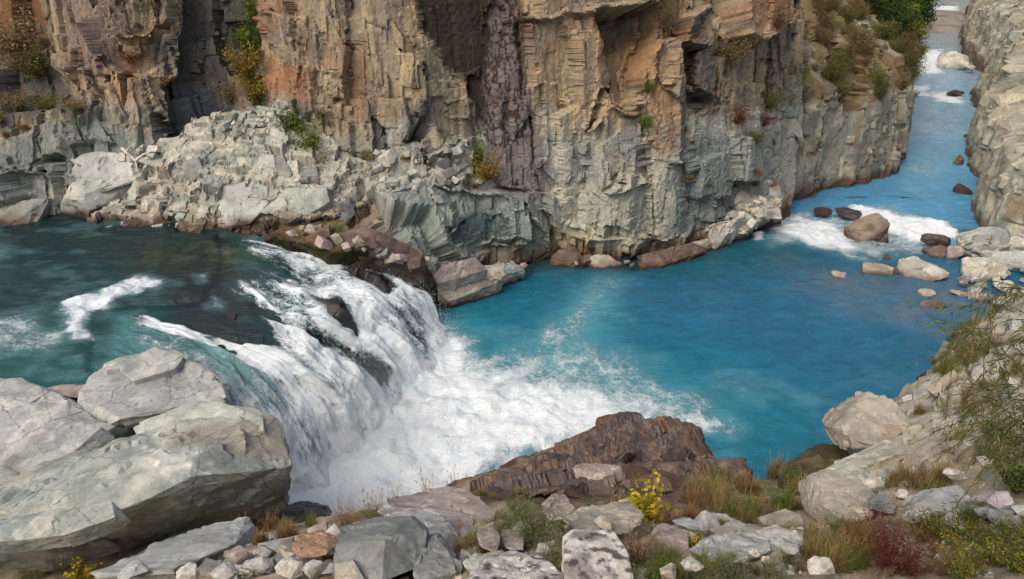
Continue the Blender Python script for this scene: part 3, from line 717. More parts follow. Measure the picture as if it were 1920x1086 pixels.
# ---- pool and the rapids at its outlet
rA, rB = atZ(1380, 432, 0)[:2], atZ(1800, 505, -.2)[:2]
rdir = (rB - rA) / np.linalg.norm(rB - rA); rnor = np.array([-rdir[1], rdir[0]])
def outlet_t(P): return (P - rA) @ rnor
def far_level(P):
    t = outlet_t(P)
    d = np.hypot(P[:, 0], P[:, 1])
    return -1.0 * sstep(0.3, 5.5, t) - 0.9 * sstep(85, 110, d) - 0.5 * sstep(112, 125, d) - 1.0 * sstep(160, 240, d)
def blob(P, poly, soft, ns=1.0, fr=0.35, seed=0):
    sd = poly_sd(P, poly) + ns * fbm(P * fr, 5, 900 + seed)
    return sstep(-soft, soft, sd)
PF = [ground_poly(a, 0) for a in (
    [(480, 1000), (560, 760), (830, 590), (880, 640), (900, 680), (985, 660), (1040, 650), (1090, 680), (1160, 720), (1270, 740), (1345, 790), (1290, 815), (1180, 800), (1000, 870), (850, 930), (700, 1040)],
    [(480, 1000), (560, 760), (800, 620), (880, 700), (1000, 720), (1120, 770), (1000, 840), (850, 930), (700, 1040)],
    [(1080, 640), (1200, 680), (1330, 760), (1345, 800), (1260, 800), (1120, 745), (1030, 700)],
    [(940, 720), (1030, 645), (1075, 590), (1105, 545), (1150, 528), (1152, 566), (1112, 640), (1115, 690), (1040, 725)],
    [(900, 690), (1010, 650), (1080, 700), (1060, 730), (950, 740)])]
RF = [ground_poly(a, -.4) for a in (
    [(1452, 396), (1500, 384), (1560, 395), (1600, 372), (1680, 370), (1720, 388), (1800, 405), (1810, 430), (1770, 445), (1740, 480), (1690, 490), (1640, 500), (1570, 480), (1500, 470), (1440, 472), (1425, 450)],
    [(1500, 398), (1560, 408), (1585, 450), (1600, 490), (1640, 505), (1590, 500), (1520, 470), (1450, 440)],
    [(1600, 375), (1700, 392), (1790, 405), (1800, 425), (1730, 440), (1670, 420), (1590, 400)],
    [(1405, 448), (1430, 444), (1432, 460), (1412, 462)])]
SHAL = ground_poly([(1500, 500), (1620, 510), (1800, 530), (1860, 560), (1800, 610), (1700, 600), (1560, 570), (1480, 540)], 0)
def pool_f(P):
    t = outlet_t(P)
    foam = 0.56 * blob(P, PF[0], 1.1, 1.6, .45, 1) + 0.46 * blob(P, PF[1], 2.4, 1.2, .4, 2)
    ang = np.arctan2(P[:, 1] - 26.0, P[:, 0] + 5.5); rad = np.hypot(P[:, 0] + 5.5, P[:, 1] - 26.0)
    foam += .20 * fbm(np.column_stack([ang * 6 + .6 * fbm(P * .3, 3, 921), rad * .28]), 5, 923) * sstep(0, .4, foam)
    foam += .25 * sstep(5.0, 1.0, rad)
    foam = np.maximum(foam, .48 * blob(P, PF[2], 1.4, 1.8, .5, 3)); Pw = P + .7 * np.column_stack([fbm(P * .35, 4, 925), fbm(P * .35, 4, 927)]); pd_ = line_d(Pw, ground_poly([(940, 715), (1030, 660), (1078, 605), (1108, 565), (1150, 532)], 0)); far_ = sstep(29.5, 38.5, P[:, 1])
    foam = np.maximum(foam, np.exp(-(pd_ / (2.3 - 1.1 * far_)) ** 2) * (.76 - .28 * far_) * (.8 + .5 * fbm(P * np.array([1.1, .35]), 4, 929)))
    foam -= .10 * blob(P, PF[4], 1.0, 1.2, .5, 5)
    foam = np.maximum(foam, .22 * sstep(.1, .5, fbm(P * np.array([.35, .5]), 5, 931)) * sstep(14, 2, poly_sd(P, PF[0]) * -1))
    rap = .54 * blob(P, RF[0], .8, 1.0, .6, 6) + .4 * np.maximum(blob(P, RF[1], .6, .6, .6, 7), blob(P, RF[2], .6, .6, .6, 8)); rap = np.maximum(rap, .8 * blob(P, RF[3], .3, .3, 1, 9))
    foam = np.clip(np.maximum(foam, rap), 0, 1)
    q = P + .8 * np.column_stack([fbm(P * .3, 3, 941), fbm(P * .3, 3, 942)])
    a = q @ np.array([.86, .5]); b = q @ np.array([-.5, .86])
    wav = .07 * fbm(np.column_stack([a * 1.0, b * 2.2]), 4, 951) + .05 * ridged(np.column_stack([a * .7, b * 1.5]), 3, 957) + .028 * fbm(np.column_stack([a * 2.0, b * 4.2]), 3, 958)
    churn = .10 * ridged(P * .5, 5, 961) + .34 * fbm(P * 1.1, 6, 963, .6)
    z = far_level(P) + wav + foam ** 1.5 * churn + .45 * blob(P, PF[1], 3, 1, .3, 12) * (0.5 + .6 * fbm(P * .6, 5, 967)) + rap * (.3 * fbm(np.column_stack([a * .5, b * 1.0]), 5, 971) + .1)
    deep = np.tile(lin(34, 96, 126), (len(P), 1))
    deep = mixc(deep, lin(14, 84, 108), sstep(6, -4, P[:, 0]) * .9); deep = mixc(deep, lin(26, 112, 132), sstep(9, 1, -poly_sd(P, PF[0]) + 2 * fbm(P * .3, 4, 977)) * .7)
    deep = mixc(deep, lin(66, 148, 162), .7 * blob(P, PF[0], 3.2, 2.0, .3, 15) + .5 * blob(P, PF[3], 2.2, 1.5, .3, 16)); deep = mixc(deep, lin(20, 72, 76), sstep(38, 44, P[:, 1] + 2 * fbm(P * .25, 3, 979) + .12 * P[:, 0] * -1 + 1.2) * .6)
    deep = mixc(deep, lin(92, 104, 112), blob(P, SHAL, 3.0, 2.2, .3, 13) * (.55 + .45 * fbm(P * .9, 4, 981)))
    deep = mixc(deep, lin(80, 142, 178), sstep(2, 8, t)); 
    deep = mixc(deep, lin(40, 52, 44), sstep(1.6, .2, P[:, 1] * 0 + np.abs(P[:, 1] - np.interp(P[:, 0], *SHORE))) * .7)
    ra = sstep(-3, 2, t); sh = np.column_stack([a * (1.2 - .6 * ra), b * (1.1 + .3 * ra), z])
    return z, foam, deep, sh
_sh = np.array([atZ(*q) for q in ((830, 575, 0), (900, 545, 0), (960, 520, 0), (1020, 492, 0), (1180, 500, 0), (1300, 475, 0), (1400, 440, 0), (1460, 412, 0))])
SHORE = (_sh[:, 0], _sh[:, 1])
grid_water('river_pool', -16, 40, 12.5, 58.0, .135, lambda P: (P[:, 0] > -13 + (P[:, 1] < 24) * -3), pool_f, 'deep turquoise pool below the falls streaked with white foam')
# ---- the river beyond
cen = np.array([((a[0]), (a[1])) for a in ridge_path[6:]])
FF = [(ground_poly(a, z)) for a, z in (([(1700, 150), (1750, 146), (1760, 176), (1702, 176)], -1.4), ([(1745, 160), (1815, 166), (1815, 190), (1740, 186)], -1.4), ([(1695, 90), (1775, 86), (1772, 132), (1698, 134)], -1.9), ([(1733, 4), (1800, 6), (1800, 16), (1735, 12)], -2.6))]
def far_f(P):
    foam = np.zeros(len(P))
    for k, f in enumerate(FF): foam = np.maximum(foam, .85 * blob(P, f, 1.2 + k * .4, 1.6, .4, 30 + k))
    d = np.hypot(P[:, 0], P[:, 1])
    foam = np.maximum(foam, .34 * sstep(.05, .45, fbm(P * np.array([.35, .2]), 4, 988)))
    a = P @ np.array([.86, .5]); b = P @ np.array([-.5, .86])
    z = far_level(P) + .07 * fbm(np.column_stack([a * .9, b * 1.4]), 4, 991) + .05 * ridged(np.column_stack([a * .4, b * .8]), 3, 993) + foam * .3 * ridged(P * .5, 3, 995)
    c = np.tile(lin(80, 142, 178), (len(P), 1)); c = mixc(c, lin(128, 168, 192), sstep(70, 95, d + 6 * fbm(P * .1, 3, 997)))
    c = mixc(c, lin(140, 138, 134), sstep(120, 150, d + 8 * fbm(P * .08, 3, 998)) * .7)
    return z, foam, c, np.column_stack([a * .8, b * .6, z])
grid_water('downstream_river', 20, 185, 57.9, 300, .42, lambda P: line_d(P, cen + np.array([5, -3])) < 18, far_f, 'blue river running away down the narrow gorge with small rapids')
# ---- the falls: a sheet lofted over flow lines (pixel, pixel, level)
FLOW = [[(418, 444, 5.03), (520, 460, 4.75), (600, 484, 4.1), (690, 490, 3.6), (745, 512, 3.0), (805, 552, 1.6), (836, 600, .3), (852, 622, -.3)],
        [(430, 456, 5.03), (515, 490, 4.85), (600, 512, 4.3), (680, 525, 3.7), (750, 558, 2.7), (808, 606, 1.2), (846, 645, 0), (866, 660, -.3)],
        [(430, 496, 5.06), (530, 538, 4.85), (600, 556, 4.4), (680, 588, 3.5), (748, 640, 2.0), (790, 685, .6), (820, 715, -.3)],
        [(410, 525, 5.06), (495, 575, 4.85), (560, 608, 4.2), (640, 650, 3.0), (702, 700, 1.6), (745, 750, .3), (770, 780, -.3)],
        [(380, 566, 5.06), (470, 618, 4.7), (535, 645, 4.1), (605, 700, 2.9), (655, 760, 1.5), (695, 825, .2), (715, 860, -.3)],
        [(215, 578, 5.06), (350, 618, 4.85), (430, 644, 4.4), (510, 690, 3.6), (572, 760, 2.2), (615, 840, .6), (645, 890, -.3)],
        [(200, 612, 5.06), (330, 650, 4.85), (420, 686, 4.2), (490, 742, 3.1), (535, 820, 1.6), (565, 900, .2), (595, 940, -.3)],
        [(195, 645, 5.06), (320, 690, 4.75), (390, 735, 4.0), (450, 790, 2.9), (492, 860, 1.5), (505, 930, .2), (525, 970, -.3)],
        [(190, 680, 5.06), (280, 725, 4.7), (340, 775, 3.9), (400, 835, 2.7), (440, 900, 1.2), (462, 960, 0), (475, 1000, -.4)]]
def cubic(P, t):
    """Catmull-Rom through rows of P at t in 0..len-1"""
    n = len(P); i = np.clip(np.floor(t).astype(int), 0, n - 2); f = (t - i)[:, None]
    g = lambda k: P[np.clip(i + k, 0, n - 1)]
    a, b, c, d = g(-1), g(0), g(1), g(2)
    return .5 * ((2 * b) + (c - a) * f + (2 * a - 5 * b + 4 * c - d) * f ** 2 + (3 * b - a - 3 * c + d) * f ** 3)
fu, fvn = 380, 380
lines = []
for L in FLOW:
    W = np.array([atZ(*q) for q in L]); k = np.concatenate([[0], np.cumsum(np.linalg.norm(np.diff(W, axis=0), axis=1))])
    tt = np.interp(np.linspace(0, k[-1], fvn), k, np.arange(len(W))); lines.append(cubic(W, tt))
lines = np.array(lines)                                            # (9, fvn, 3)
uu = np.linspace(0, len(FLOW) - 1, fu)
FS = np.stack([cubic(lines[:, j], uu) for j in range(fvn)], 1)    # (fu, fvn, 3)
fallU, fallV = np.meshgrid(uu / 8, np.linspace(0, 1, fvn), indexing='ij'); fallU = fallU.ravel(); fallV = fallV.ravel()
FP = FS.reshape(-1, 3)
gu = np.gradient(FS, axis=0).reshape(-1, 3); gv = np.gradient(FS, axis=1).reshape(-1, 3)
FN = np.cross(gu, gv); FN /= np.linalg.norm(FN, axis=1)[:, None] + 1e-9; FN *= np.sign(FN[:, 2:3] + 1e-9)
rel = FP - CAMP
_dep = rel @ np.array([0, CP, -SP]); fpx = 960 + FPX * rel[:, 0] / _dep; fpy = 543 - FPX * (rel @ np.array([0, SP, CP])) / _dep
def on_fall(pix):
    """pixels -> flow coordinates (u, v) of the nearest point of the sheet"""
    out = []
    for a, b in pix:
        k = np.argmin((fpx - a) ** 2 + (fpy - b) ** 2); out.append((fallU[k], fallV[k]))
    return np.array(out)
uv = np.column_stack([fallU, fallV])
wuv = uv + np.column_stack([fbm(uv * np.array([9, 5]), 4, 1101), fbm(uv * np.array([9, 5]), 4, 1103)]) * .03
def fall_zone(pix, soft=.02): return sstep(-soft, soft, poly_sd(wuv, on_fall(pix)))
fuv = np.column_stack([fallU * 13, fallV * 10])
st = fbm(np.column_stack([fallU * 60 + 1.5 * fbm(fuv * .3, 3, 1105), fallV * 5]), 5, 1107)
rope = ridged(np.column_stack([fallU * 16 + .8 * fbm(fuv * .25, 3, 1131), fallV * 1.6]), 4, 1133)
foam = .40 + .46 * sstep(.25, .85, fallV) + .24 * sstep(.62, .45, fallU) * sstep(.06, .2, fallV) * sstep(.85, .5, fallV) + .22 * (rope - .1) + .20 * st + .12 * fbm(fuv * .7, 4, 1123)
foam -= .42 * sstep(.14, .0, fallV) * sstep(.5, .3, np.abs(fallU - .35) * 1.4)
gap1 = fall_zone([(555, 590), (600, 618), (690, 655), (740, 700), (730, 726), (690, 712), (640, 668), (585, 640)]); foam -= .40 * gap1
gap2 = fall_zone([(372, 530), (420, 545), (476, 560), (500, 600), (505, 645), (430, 640), (300, 606), (330, 580)]); foam -= .62 * gap2
gap3 = fall_zone([(572, 552), (640, 560), (668, 590), (680, 622), (650, 605), (600, 580)]); foam -= .5 * gap3
gap4 = fall_zone([(380, 650), (470, 672), (530, 730), (560, 775), (520, 770), (450, 730), (390, 690)], .035); foam -= .26 * gap4
arm = fall_zone([(272, 594), (300, 598), (400, 630), (505, 655), (560, 700), (520, 705), (430, 668), (340, 642), (280, 625)], .02); foam += .42 * arm
gap5 = fall_zone([(640, 490), (720, 505), (752, 530), (730, 540), (660, 515)]); foam -= .55 * gap5
gap6 = fall_zone([(760, 560), (805, 600), (800, 660), (760, 640), (730, 590)], .03); foam -= .30 * gap6
gap7 = fall_zone([(440, 470), (520, 478), (560, 500), (520, 530), (470, 520)], .02); foam -= .25 * gap7
gap8 = fall_zone([(560, 780), (600, 790), (610, 840), (590, 880), (560, 830)], .04); foam -= .2 * gap8
start = arm + (1 - arm) * sstep(.02, .16, fallV + .07 * fbm(fuv * .5, 4, 1121))
foam = np.clip(foam, 0, 1.0) * (.25 + .75 * start) * sstep(0, .05, fallV)
amp = (.3 + .7 * sstep(.05, .5, fallV))
rock_gap = np.clip(.45 * gap1 + gap3 + gap5, 0, 1)
stepn = fbm(np.column_stack([fallU * 7, fallV * 5.5]), 3, 1135)
dis = amp * (.42 * stepn + .30 * (rope - .1) * sstep(1, .8, fallV) + .24 * fbm(fuv * np.array([.5, .3]), 3, 1111) + .15 * ridged(fuv * np.array([.8, .5]), 3, 1113) + .05 * st + .15 * fbm(fuv * np.array([2.6, 1.6]), 5, 1117)) - .12 * sstep(.1, 0, fallV) - .16 * rock_gap
FV = FP + FN * dis[:, None]
tint = np.tile(lin(70, 128, 130), (len(FP), 1)); tint = mixc(tint, lin(40, 60, 58), gap2 * .8); tint = mixc(tint, lin(112, 146, 146), gap4 * .7)
body = sstep(0, .1, fallV) * np.clip(.12 + .75 * gap4 + .7 * sstep(.8, .95, fallV) + .5 * sstep(.55, .75, fallU) - .15 * rock_gap, 0, 1)
lenv = 14.0
flow = np.column_stack([fallU * 14 * 1.25 + .5 * fbm(fuv * .4, 3, 1119), fallV * lenv * .62, 0 * fallU])
o = obj('waterfall', mesh_np('waterfall', FV, grid_faces(fu, fvn), {'Foam': foam, 'Tint': tint, 'Flow': flow, 'Body': body}, True), None, M_fall)
tag(o, 'wide white waterfall tumbling over dark rock into the turquoise pool', None, None, 'structure')
# height of the falling sheet over the ground plan
_bx = np.floor((FP[:, 0] + 45) / .16).astype(int); _by = np.floor((FP[:, 1] - 10) / .16).astype(int)
_fh = np.full((320, 240), np.inf); np.minimum.at(_fh, (np.clip(_bx, 0, 319), np.clip(_by, 0, 239)), FP[:, 2])
for _ in range(2):
    _g = np.pad(_fh, 1, constant_values=np.inf); _nb = np.min([_g[a:a + 320, b:b + 240] for a in range(3) for b in range(3)], axis=0); _fh = np.where(np.isinf(_fh), _nb, _fh)
_fh[np.isinf(_fh)] = np.nan
def fall_level(P): return _fh[np.clip(((P[:, 0] + 45) / .16).astype(int), 0, 319), np.clip(((P[:, 1] - 10) / .16).astype(int), 0, 239)]
# ---- upper river above the falls
UP_KEEP = ground_poly([(-420, 380), (160, 380), (430, 432), (540, 450), (560, 500), (570, 560), (560, 640), (500, 672), (420, 664), (350, 650), (330, 700), (330, 780), (-420, 900)], 5)
UF = [ground_poly(a, 5) for a in ([(118, 570), (190, 548), (262, 526), (275, 534), (215, 566), (170, 600), (150, 632), (112, 628)], [(-200, 590), (60, 585), (130, 630), (100, 660), (-200, 640)], [(-300, 440), (10, 455), (20, 480), (-300, 500)], [(380, 520), (405, 530), (410, 570), (395, 570)])]
UDARK = ground_poly([(400, 452), (520, 455), (505, 500), (515, 530), (490, 560), (505, 640), (420, 630), (300, 600), (330, 540), (250, 500), (300, 470)], 5)
def up_f(P):
    foam = np.zeros(len(P))
    for k, (f, w, s) in enumerate(zip(UF, (.75, .5, .3, .6), (.5, .7, .8, .3))): foam = np.maximum(foam, w * blob(P, f, s, 1.0, .6, 40 + k))
    foam = np.maximum(foam, .20 * sstep(.1, .5, fbm(P * np.array([.7, 1.1]), 6, 1013)) * sstep(-6, -14, P[:, 0]))
    edge = sstep(1.6, 0, poly_sd(P, UP_KEEP)) * sstep(-18.5, -15.5, P[:, 0])
    lump = blob(P, UDARK, 1.0, .8, .4, 47)
    z = 5.0 + .06 * fbm(P * np.array([.8, 1.6]), 4, 1001) + .07 * ridged(P * np.array([.5, 1.0]), 3, 1003) + foam * .3 * ridged(P * .9, 4, 1005) + lump * .12 * fbm(P * .9, 4, 1007)
    zf_ = fall_level(P); z = np.where(np.isnan(zf_), z, np.minimum(z, zf_ - .16))
    c = np.tile(lin(22, 54, 55), (len(P), 1))
    c = mixc(c, lin(40, 88, 86), sstep(29, 23, P[:, 1] + 2 * fbm(P * .3, 4, 1009)) * .75); c = mixc(c, lin(18, 40, 40), sstep(29, 35, P[:, 1] + 2 * fbm(P * .3, 4, 1011)) * .8)
    c = mixc(c, lin(34, 38, 26), lump * (.8 + .2 * fbm(P * 1.2, 4, 1015))); c = mixc(c, lin(46, 56, 24), lump * sstep(.0, .35, fbm(P * .8, 4, 1017)) * sstep(30, 34, P[:, 1]) * .9)
    c = mixc(c, lin(30, 40, 50), lump * sstep(33, 30, P[:, 1]) * .6)
    return z, foam, c, np.column_stack([P[:, 0] * 1.0, P[:, 1] * 1.5, z])
grid_water('upper_river', -42, -6, 19, 42, .1, lambda P: poly_sd(P, UP_KEEP) > 0, up_f, 'dark green river sliding toward the lip of the falls')
# wet rock bed under the falls
bsub = np.arange(0, fu, 2)[:, None] * fvn + np.arange(0, fvn, 2)[None]; bnu, bnv = bsub.shape; bi = bsub.ravel()
bp_ = fuv[bi]
bw_ = bp_ + .25 * np.column_stack([fbm(bp_ * .8, 3, 1211), fbm(bp_ * .8, 3, 1213)]); b1 = facets(bw_ * np.array([.8, .7]), 1201, 1.0); b2 = facets(bw_ * np.array([2.4, 2.0]), 1203, 1.0)
bd = -.55 - .5 * sstep(.12, 0, fallV[bi]) + .50 * rock_gap[bi] + .42 * b1[0] + .26 * b2[0] + .05 * fbm(bp_ * 4, 4, 1205)
bd = bd + amp[bi] * .42 * stepn[bi]
BEDV = FP[bi] + FN[bi] * bd[:, None]
bc = np.tile(lin(48, 44, 42), (len(bi), 1)); bc = mixc(bc, lin(30, 30, 31), sstep(-.2, .3, fbm(bp_ * .6, 4, 1207)))
bc = mixc(bc, lin(54, 72, 24), sstep(-.4, .1, fbm(bp_ * .8, 4, 1209)) * sstep(.5, .2, fallV[bi]) * np.clip(gap3 + gap5 + sstep(.3, .1, fallU), 0, 1)[bi])
o = obj('fall_bed_rock', mesh_np('fall_bed_rock', BEDV, grid_faces(bnu, bnv), {'Col': bc}, True, 35), None, M_wet)
tag(o, 'dark wet bedrock with green moss showing through the falls', None, None, 'structure')
print('water', round(time.time() - T0, 1))
# ================================================================== rocks
_ico = {}
def ico(sub):
    if sub not in _ico:
        bm = bmesh.new(); bmesh.ops.create_icosphere(bm, subdivisions=sub, radius=1.0)
        V = np.array([v.co[:] for v in bm.verts]); F = np.array([[v.index for v in f.verts] for f in bm.faces]); bm.free(); _ico[sub] = (V, F)
    return _ico[sub]
def hull_planes(pts):
    bm = bmesh.new()
    for p in pts: bm.verts.new(p)
    bmesh.ops.convex_hull(bm, input=bm.verts[:]); bm.normal_update()
    pl = [(f.normal[:], f.normal.dot(f.verts[0].co)) for f in bm.faces if f.normal.length > .5]
    bm.free(); n = np.array([a for a, _ in pl]); h = np.array([b for _, b in pl])
    flip = h < 0; n[flip] *= -1; h[flip] *= -1
    return n, np.maximum(h, .04)
PAL = {
    'grey': ((166, 167, 160), (140, 144, 138), (188, 186, 176), (132, 126, 116)),
    'green': ((160, 164, 153), (134, 142, 134), (182, 182, 168), (134, 124, 106)),
    'pale': ((186, 181, 167), (160, 157, 146), (206, 201, 188), (148, 134, 114)),
    'pink': ((158, 145, 135), (130, 119, 112), (180, 168, 156), (124, 104, 90)),
    'brown': ((104, 88, 78), (80, 68, 63), (128, 110, 97), (112, 86, 66)),
    'tan': ((166, 157, 140), (142, 136, 123), (184, 175, 158), (146, 124, 98)),
    'orange': ((170, 136, 108), (148, 118, 94), (184, 156, 130), (140, 98, 66)),
    'dark': ((72, 60, 56), (54, 46, 44), (94, 82, 74), (60, 50, 40)),
    'slate': ((128, 130, 124), (104, 108, 106), (150, 150, 140), (112, 98, 82)),
    'speck': ((196, 188, 176), (150, 140, 130), (214, 208, 198), (84, 72, 66)),
    'moss': ((76, 66, 44), (66, 76, 30), (110, 96, 70), (48, 42, 34)),
}
def crisp_hull(pts, rng, chips, bev, target):
    """convex rock with true flat faces and narrow worn edges, cut finely enough to carry relief. returns V, F"""
    bm = bmesh.new()
    for p in pts: bm.verts.new(p)
    def rehull():
        r = bmesh.ops.convex_hull(bm, input=bm.verts[:]); dead = [g for g in set(r['geom_interior']) | set(r['geom_unused']) if isinstance(g, bmesh.types.BMVert) and g.is_valid]
        bmesh.ops.delete(bm, geom=dead, context='VERTS')
    rehull()
    for _ in range(chips):
        d = rng.normal(size=3); d /= np.linalg.norm(d); C_ = np.array([v.co[:] for v in bm.verts]); t = C_ @ d; h = t.max() - (t.max() - t.min()) * rng.uniform(.03, .13)
        bmesh.ops.bisect_plane(bm, geom=bm.verts[:] + bm.edges[:] + bm.faces[:], plane_co=Vector(d * h), plane_no=Vector(d), clear_outer=True)
        keep_ = [v.co.copy() for v in bm.verts]; bm.clear()
        for c in keep_: bm.verts.new(c)
        bmesh.ops.remove_doubles(bm, verts=bm.verts[:], dist=1e-4); rehull()
    bmesh.ops.dissolve_limit(bm, angle_limit=R(9), verts=bm.verts[:], edges=bm.edges[:])
    bmesh.ops.bevel(bm, geom=bm.edges[:], offset=bev, offset_type='OFFSET', segments=2, profile=.6, affect='EDGES', clamp_overlap=True)
    bmesh.ops.triangulate(bm, faces=bm.faces[:])
    for _ in range(9):
        long_ = [e for e in bm.edges if e.calc_length() > target]
        if not long_ or len(bm.verts) > 26000: break
        bmesh.ops.subdivide_edges(bm, edges=long_, cuts=1, use_grid_fill=False); bmesh.ops.triangulate(bm, faces=bm.faces[:])
    bmesh.ops.recalc_face_normals(bm, faces=bm.faces[:]); bm.normal_update(); bm.verts.index_update()
    V = np.array([v.co[:] for v in bm.verts]); F = np.array([[v.index for v in f.verts] for f in bm.faces]); Nv = np.array([v.normal[:] for v in bm.verts]); bm.free()
    return V, F, Nv
def rock_mesh(name, pts, seed, sub=4, sharp=16, chips=6, relief=1.0, strata=None, pal='grey', water=None, wetcol=(66, 50, 42), dust=None, vein=False, grain=1.0, scl=None, fine=False, jt=.5, crisp=True):
    pts = np.asarray(pts, float); rng = np.random.RandomState(seed)
    pts0 = pts; m0 = pts.mean(0); E = np.linalg.eigh(np.cov((pts - m0).T))[1]
    if np.linalg.det(E) < 0: E[:, 0] *= -1
    yq = (pts - m0) @ E; lo, hi = yq.min(0), yq.max(0); yc = (lo + hi) / 2; ext = np.maximum((hi - lo) / 2, .02)
    q = (yq - yc) / ext; sharp = sharp * 2.2
    size0 = float(np.cbrt(ext.prod()) * 2)
    if crisp:
        P, F, nn = crisp_hull(pts0 - m0, rng, chips, size0 * .022, float(np.sqrt(4 * np.pi) * (ext[0] * ext[1] * ext[2]) ** (1 / 3)) / {2: 6, 3: 9, 4: 20, 5: 44, 6: 84}[sub] * 1.5); P = P + m0
    else:
        n, h = hull_planes(q)
        for _ in range(chips):
            d = rng.normal(size=3); d /= np.linalg.norm(d); s = (q @ d).max(); n = np.vstack([n, d]); h = np.append(h, s * rng.uniform(.86, .97))
        V, F = ico(sub)
        dt = V @ n.T
        r = np.minimum(np.where(dt > 1e-3, h[None] / np.maximum(dt, 1e-3), 1e3), 8.0)
        w = (r / r.min(1)[:, None]) ** -float(sharp); rs = r.min(1) * w.sum(1) ** (-1.0 / sharp)
        nn = ((w / w.max(1)[:, None]) @ n) / ext[None]; nn = nn @ E.T; nn /= np.linalg.norm(nn, axis=1)[:, None]
        P = (V * rs[:, None] * ext + yc) @ E.T + m0
    size = float(np.cbrt(ext.prod()) * 2) * grain
    sp = P / size + seed * 3.7
    wsp = sp + .12 * np.column_stack([fbm(sp * 2, 3, seed), fbm(sp * 2, 3, seed + 5), fbm(sp * 2, 3, seed + 9)])
    f1 = facets(wsp * 2.2, seed, 1.0); f2 = facets(wsp * np.array([5.2, 5.2, 7.0]), seed + 3, 1.0)
    js = size * .62
    if not crisp: P = joint(P, nn, E.T.tolist() + (-E.T).tolist(), [(js, js * .8)] * 6, size * .10 * relief, seed + 61, .38, jt) if jt else P
    if sub >= 4 and fine and not crisp: P = joint(P, nn, E.T.tolist() + (-E.T).tolist(), [(js * .42, js * .34)] * 6, size * .045 * relief, seed + 67, .5, .75, None, .38)
    cr_ = 1.5 if crisp else 1.0
    d = size * relief * (.034 * f1[0] + .012 * cr_ * f2[0] + .016 * cr_ * fbm(sp * 1.3, 4, seed + 7) + .007 * cr_ * fbm(sp * 9, 4, seed + 8) - (.012 * (1 - sstep(0, .04, f1[1])) * (f1[2] > .4) if crisp else 0))
    if strata is not None:
        sd, th, am = strata; sd = np.asarray(sd, float); sd /= np.linalg.norm(sd)
        t = (P @ sd) / th + .35 * fbm(P * (.35 / th), 4, seed + 31)
        k = np.floor(t); fr = t - k
        lay = hashf(k.astype(int), 0 * k.astype(int), 0 * k.astype(int), seed + 33)
        d += am * (lay - .5) * sstep(0, .12, fr) * sstep(1, .88, fr) - am * .5 * (1 - sstep(0, .1, np.minimum(fr, 1 - fr))) * (lay > .35)
    P = P + nn * d[:, None]
    a, b, c2, e = [lin(*k) for k in PAL[pal]]
    na, nb = fbm(sp * 1.4, 5, seed + 41), fbm(sp * 5, 5, seed + 43)
    col = np.tile(a, (len(P), 1)); col = mixc(col, b, sstep(-.05, .4, na + .3 * nb)); col = mixc(col, c2, sstep(.05, .4, nb - .2 * na + .5 * (f1[2] - .5)) * .8)
    col = mixc(col, e, sstep(.2, .45, fbm(sp * 2.6, 5, seed + 47)) * .6)
    if pal == 'speck': col = mixc(col, lin(58, 50, 46), sstep(.22, .32, fbm(sp * 9, 3, seed + 48)) * .85)
    if dust is not None: col = mixc(col, lin(*dust), sstep(.5, .95, nn[:, 2] + .4 * nb) * .7)
    if vein:
        vv = np.abs(fbm(sp * 1.1 + .4, 4, seed + 51)); col = mixc(col, lin(206, 204, 194), (1 - sstep(.0, .018, vv)) * .8)
    if water is not None:
        t = P[:, 2] - water - .12 * size * fbm(sp * 3, 3, seed + 53)
        col = mixc(col, lin(104, 78, 58), (1 - sstep(.2, .55, t)) * .6); col = mixc(col, lin(*wetcol) * .75, (1 - sstep(.05, .22, t)) * .9)
    return mesh_np(name, P, F, {'Col': col * 1.03}, True, 28 if scl is None else scl)
def pix_pts(P, mode='D', thick=1.0, drop=.3, taper=.85):
    f = {'D': atD, 'Y': atY}[mode]
    A = np.array([f(*p) for p in P]); c = A.mean(0)
    B = c + (A - c) * taper; B = B + np.array([0, thick, -drop])
    return np.vstack([A, B])
RS = [1000]
def seed_():
    RS[0] += 7; return RS[0]
def boulder(label, pts, cat='boulder', name='boulder', mat=None, group=None, **kw):
    o = obj(name, rock_mesh(name, pts, seed_(), **kw), None, mat or M_rock)
    return tag(o, label, cat, group)
def round_pts(c, w, d, h, rng, n=16, flat=.75, yaw=0.0):
    """corner points of an irregular boulder about c with the given full sizes"""
    p = rng.normal(size=(n, 3)); p /= np.abs(p).max(1)[:, None] ** .55 * np.linalg.norm(p, axis=1)[:, None] ** .45
    p *= np.array([w, d, h]) / 2 * rng.uniform(.86, 1.05, (n, 1))
    cs, sn = math.cos(yaw), math.sin(yaw); p = np.column_stack([p[:, 0] * cs - p[:, 1] * sn, p[:, 0] * sn + p[:, 1] * cs, p[:, 2]])
    return p + c
def stone_at(label, px, py, w, h, D, pal='grey', seed=None, tall=.75, depth=.8, sub=4, yaw=None, z=None, mat=None, name='boulder', group=None, **kw):
    """a boulder whose outline in the photograph is about w x h pixels about (px, py)"""
    P = atD(px, py, D) if z is None else atZ(px, py, z)
    if z is not None: D = float((P - CAMP) @ np.array([0, CP, -SP]))
    W = w / FPX * D; H = h / FPX * D
    rng = np.random.RandomState(seed or seed_())
    c = P + np.array([0, W * depth * .15, 0])
    pts = round_pts(c, W, W * depth, H * tall / .75 * .95, rng, 18, yaw=rng.uniform(-.4, .4) if yaw is None else yaw)
    kw.setdefault('crisp', False)
    return boulder(label, pts, pal=pal, sub=sub, mat=mat, name=name, group=group, **kw)

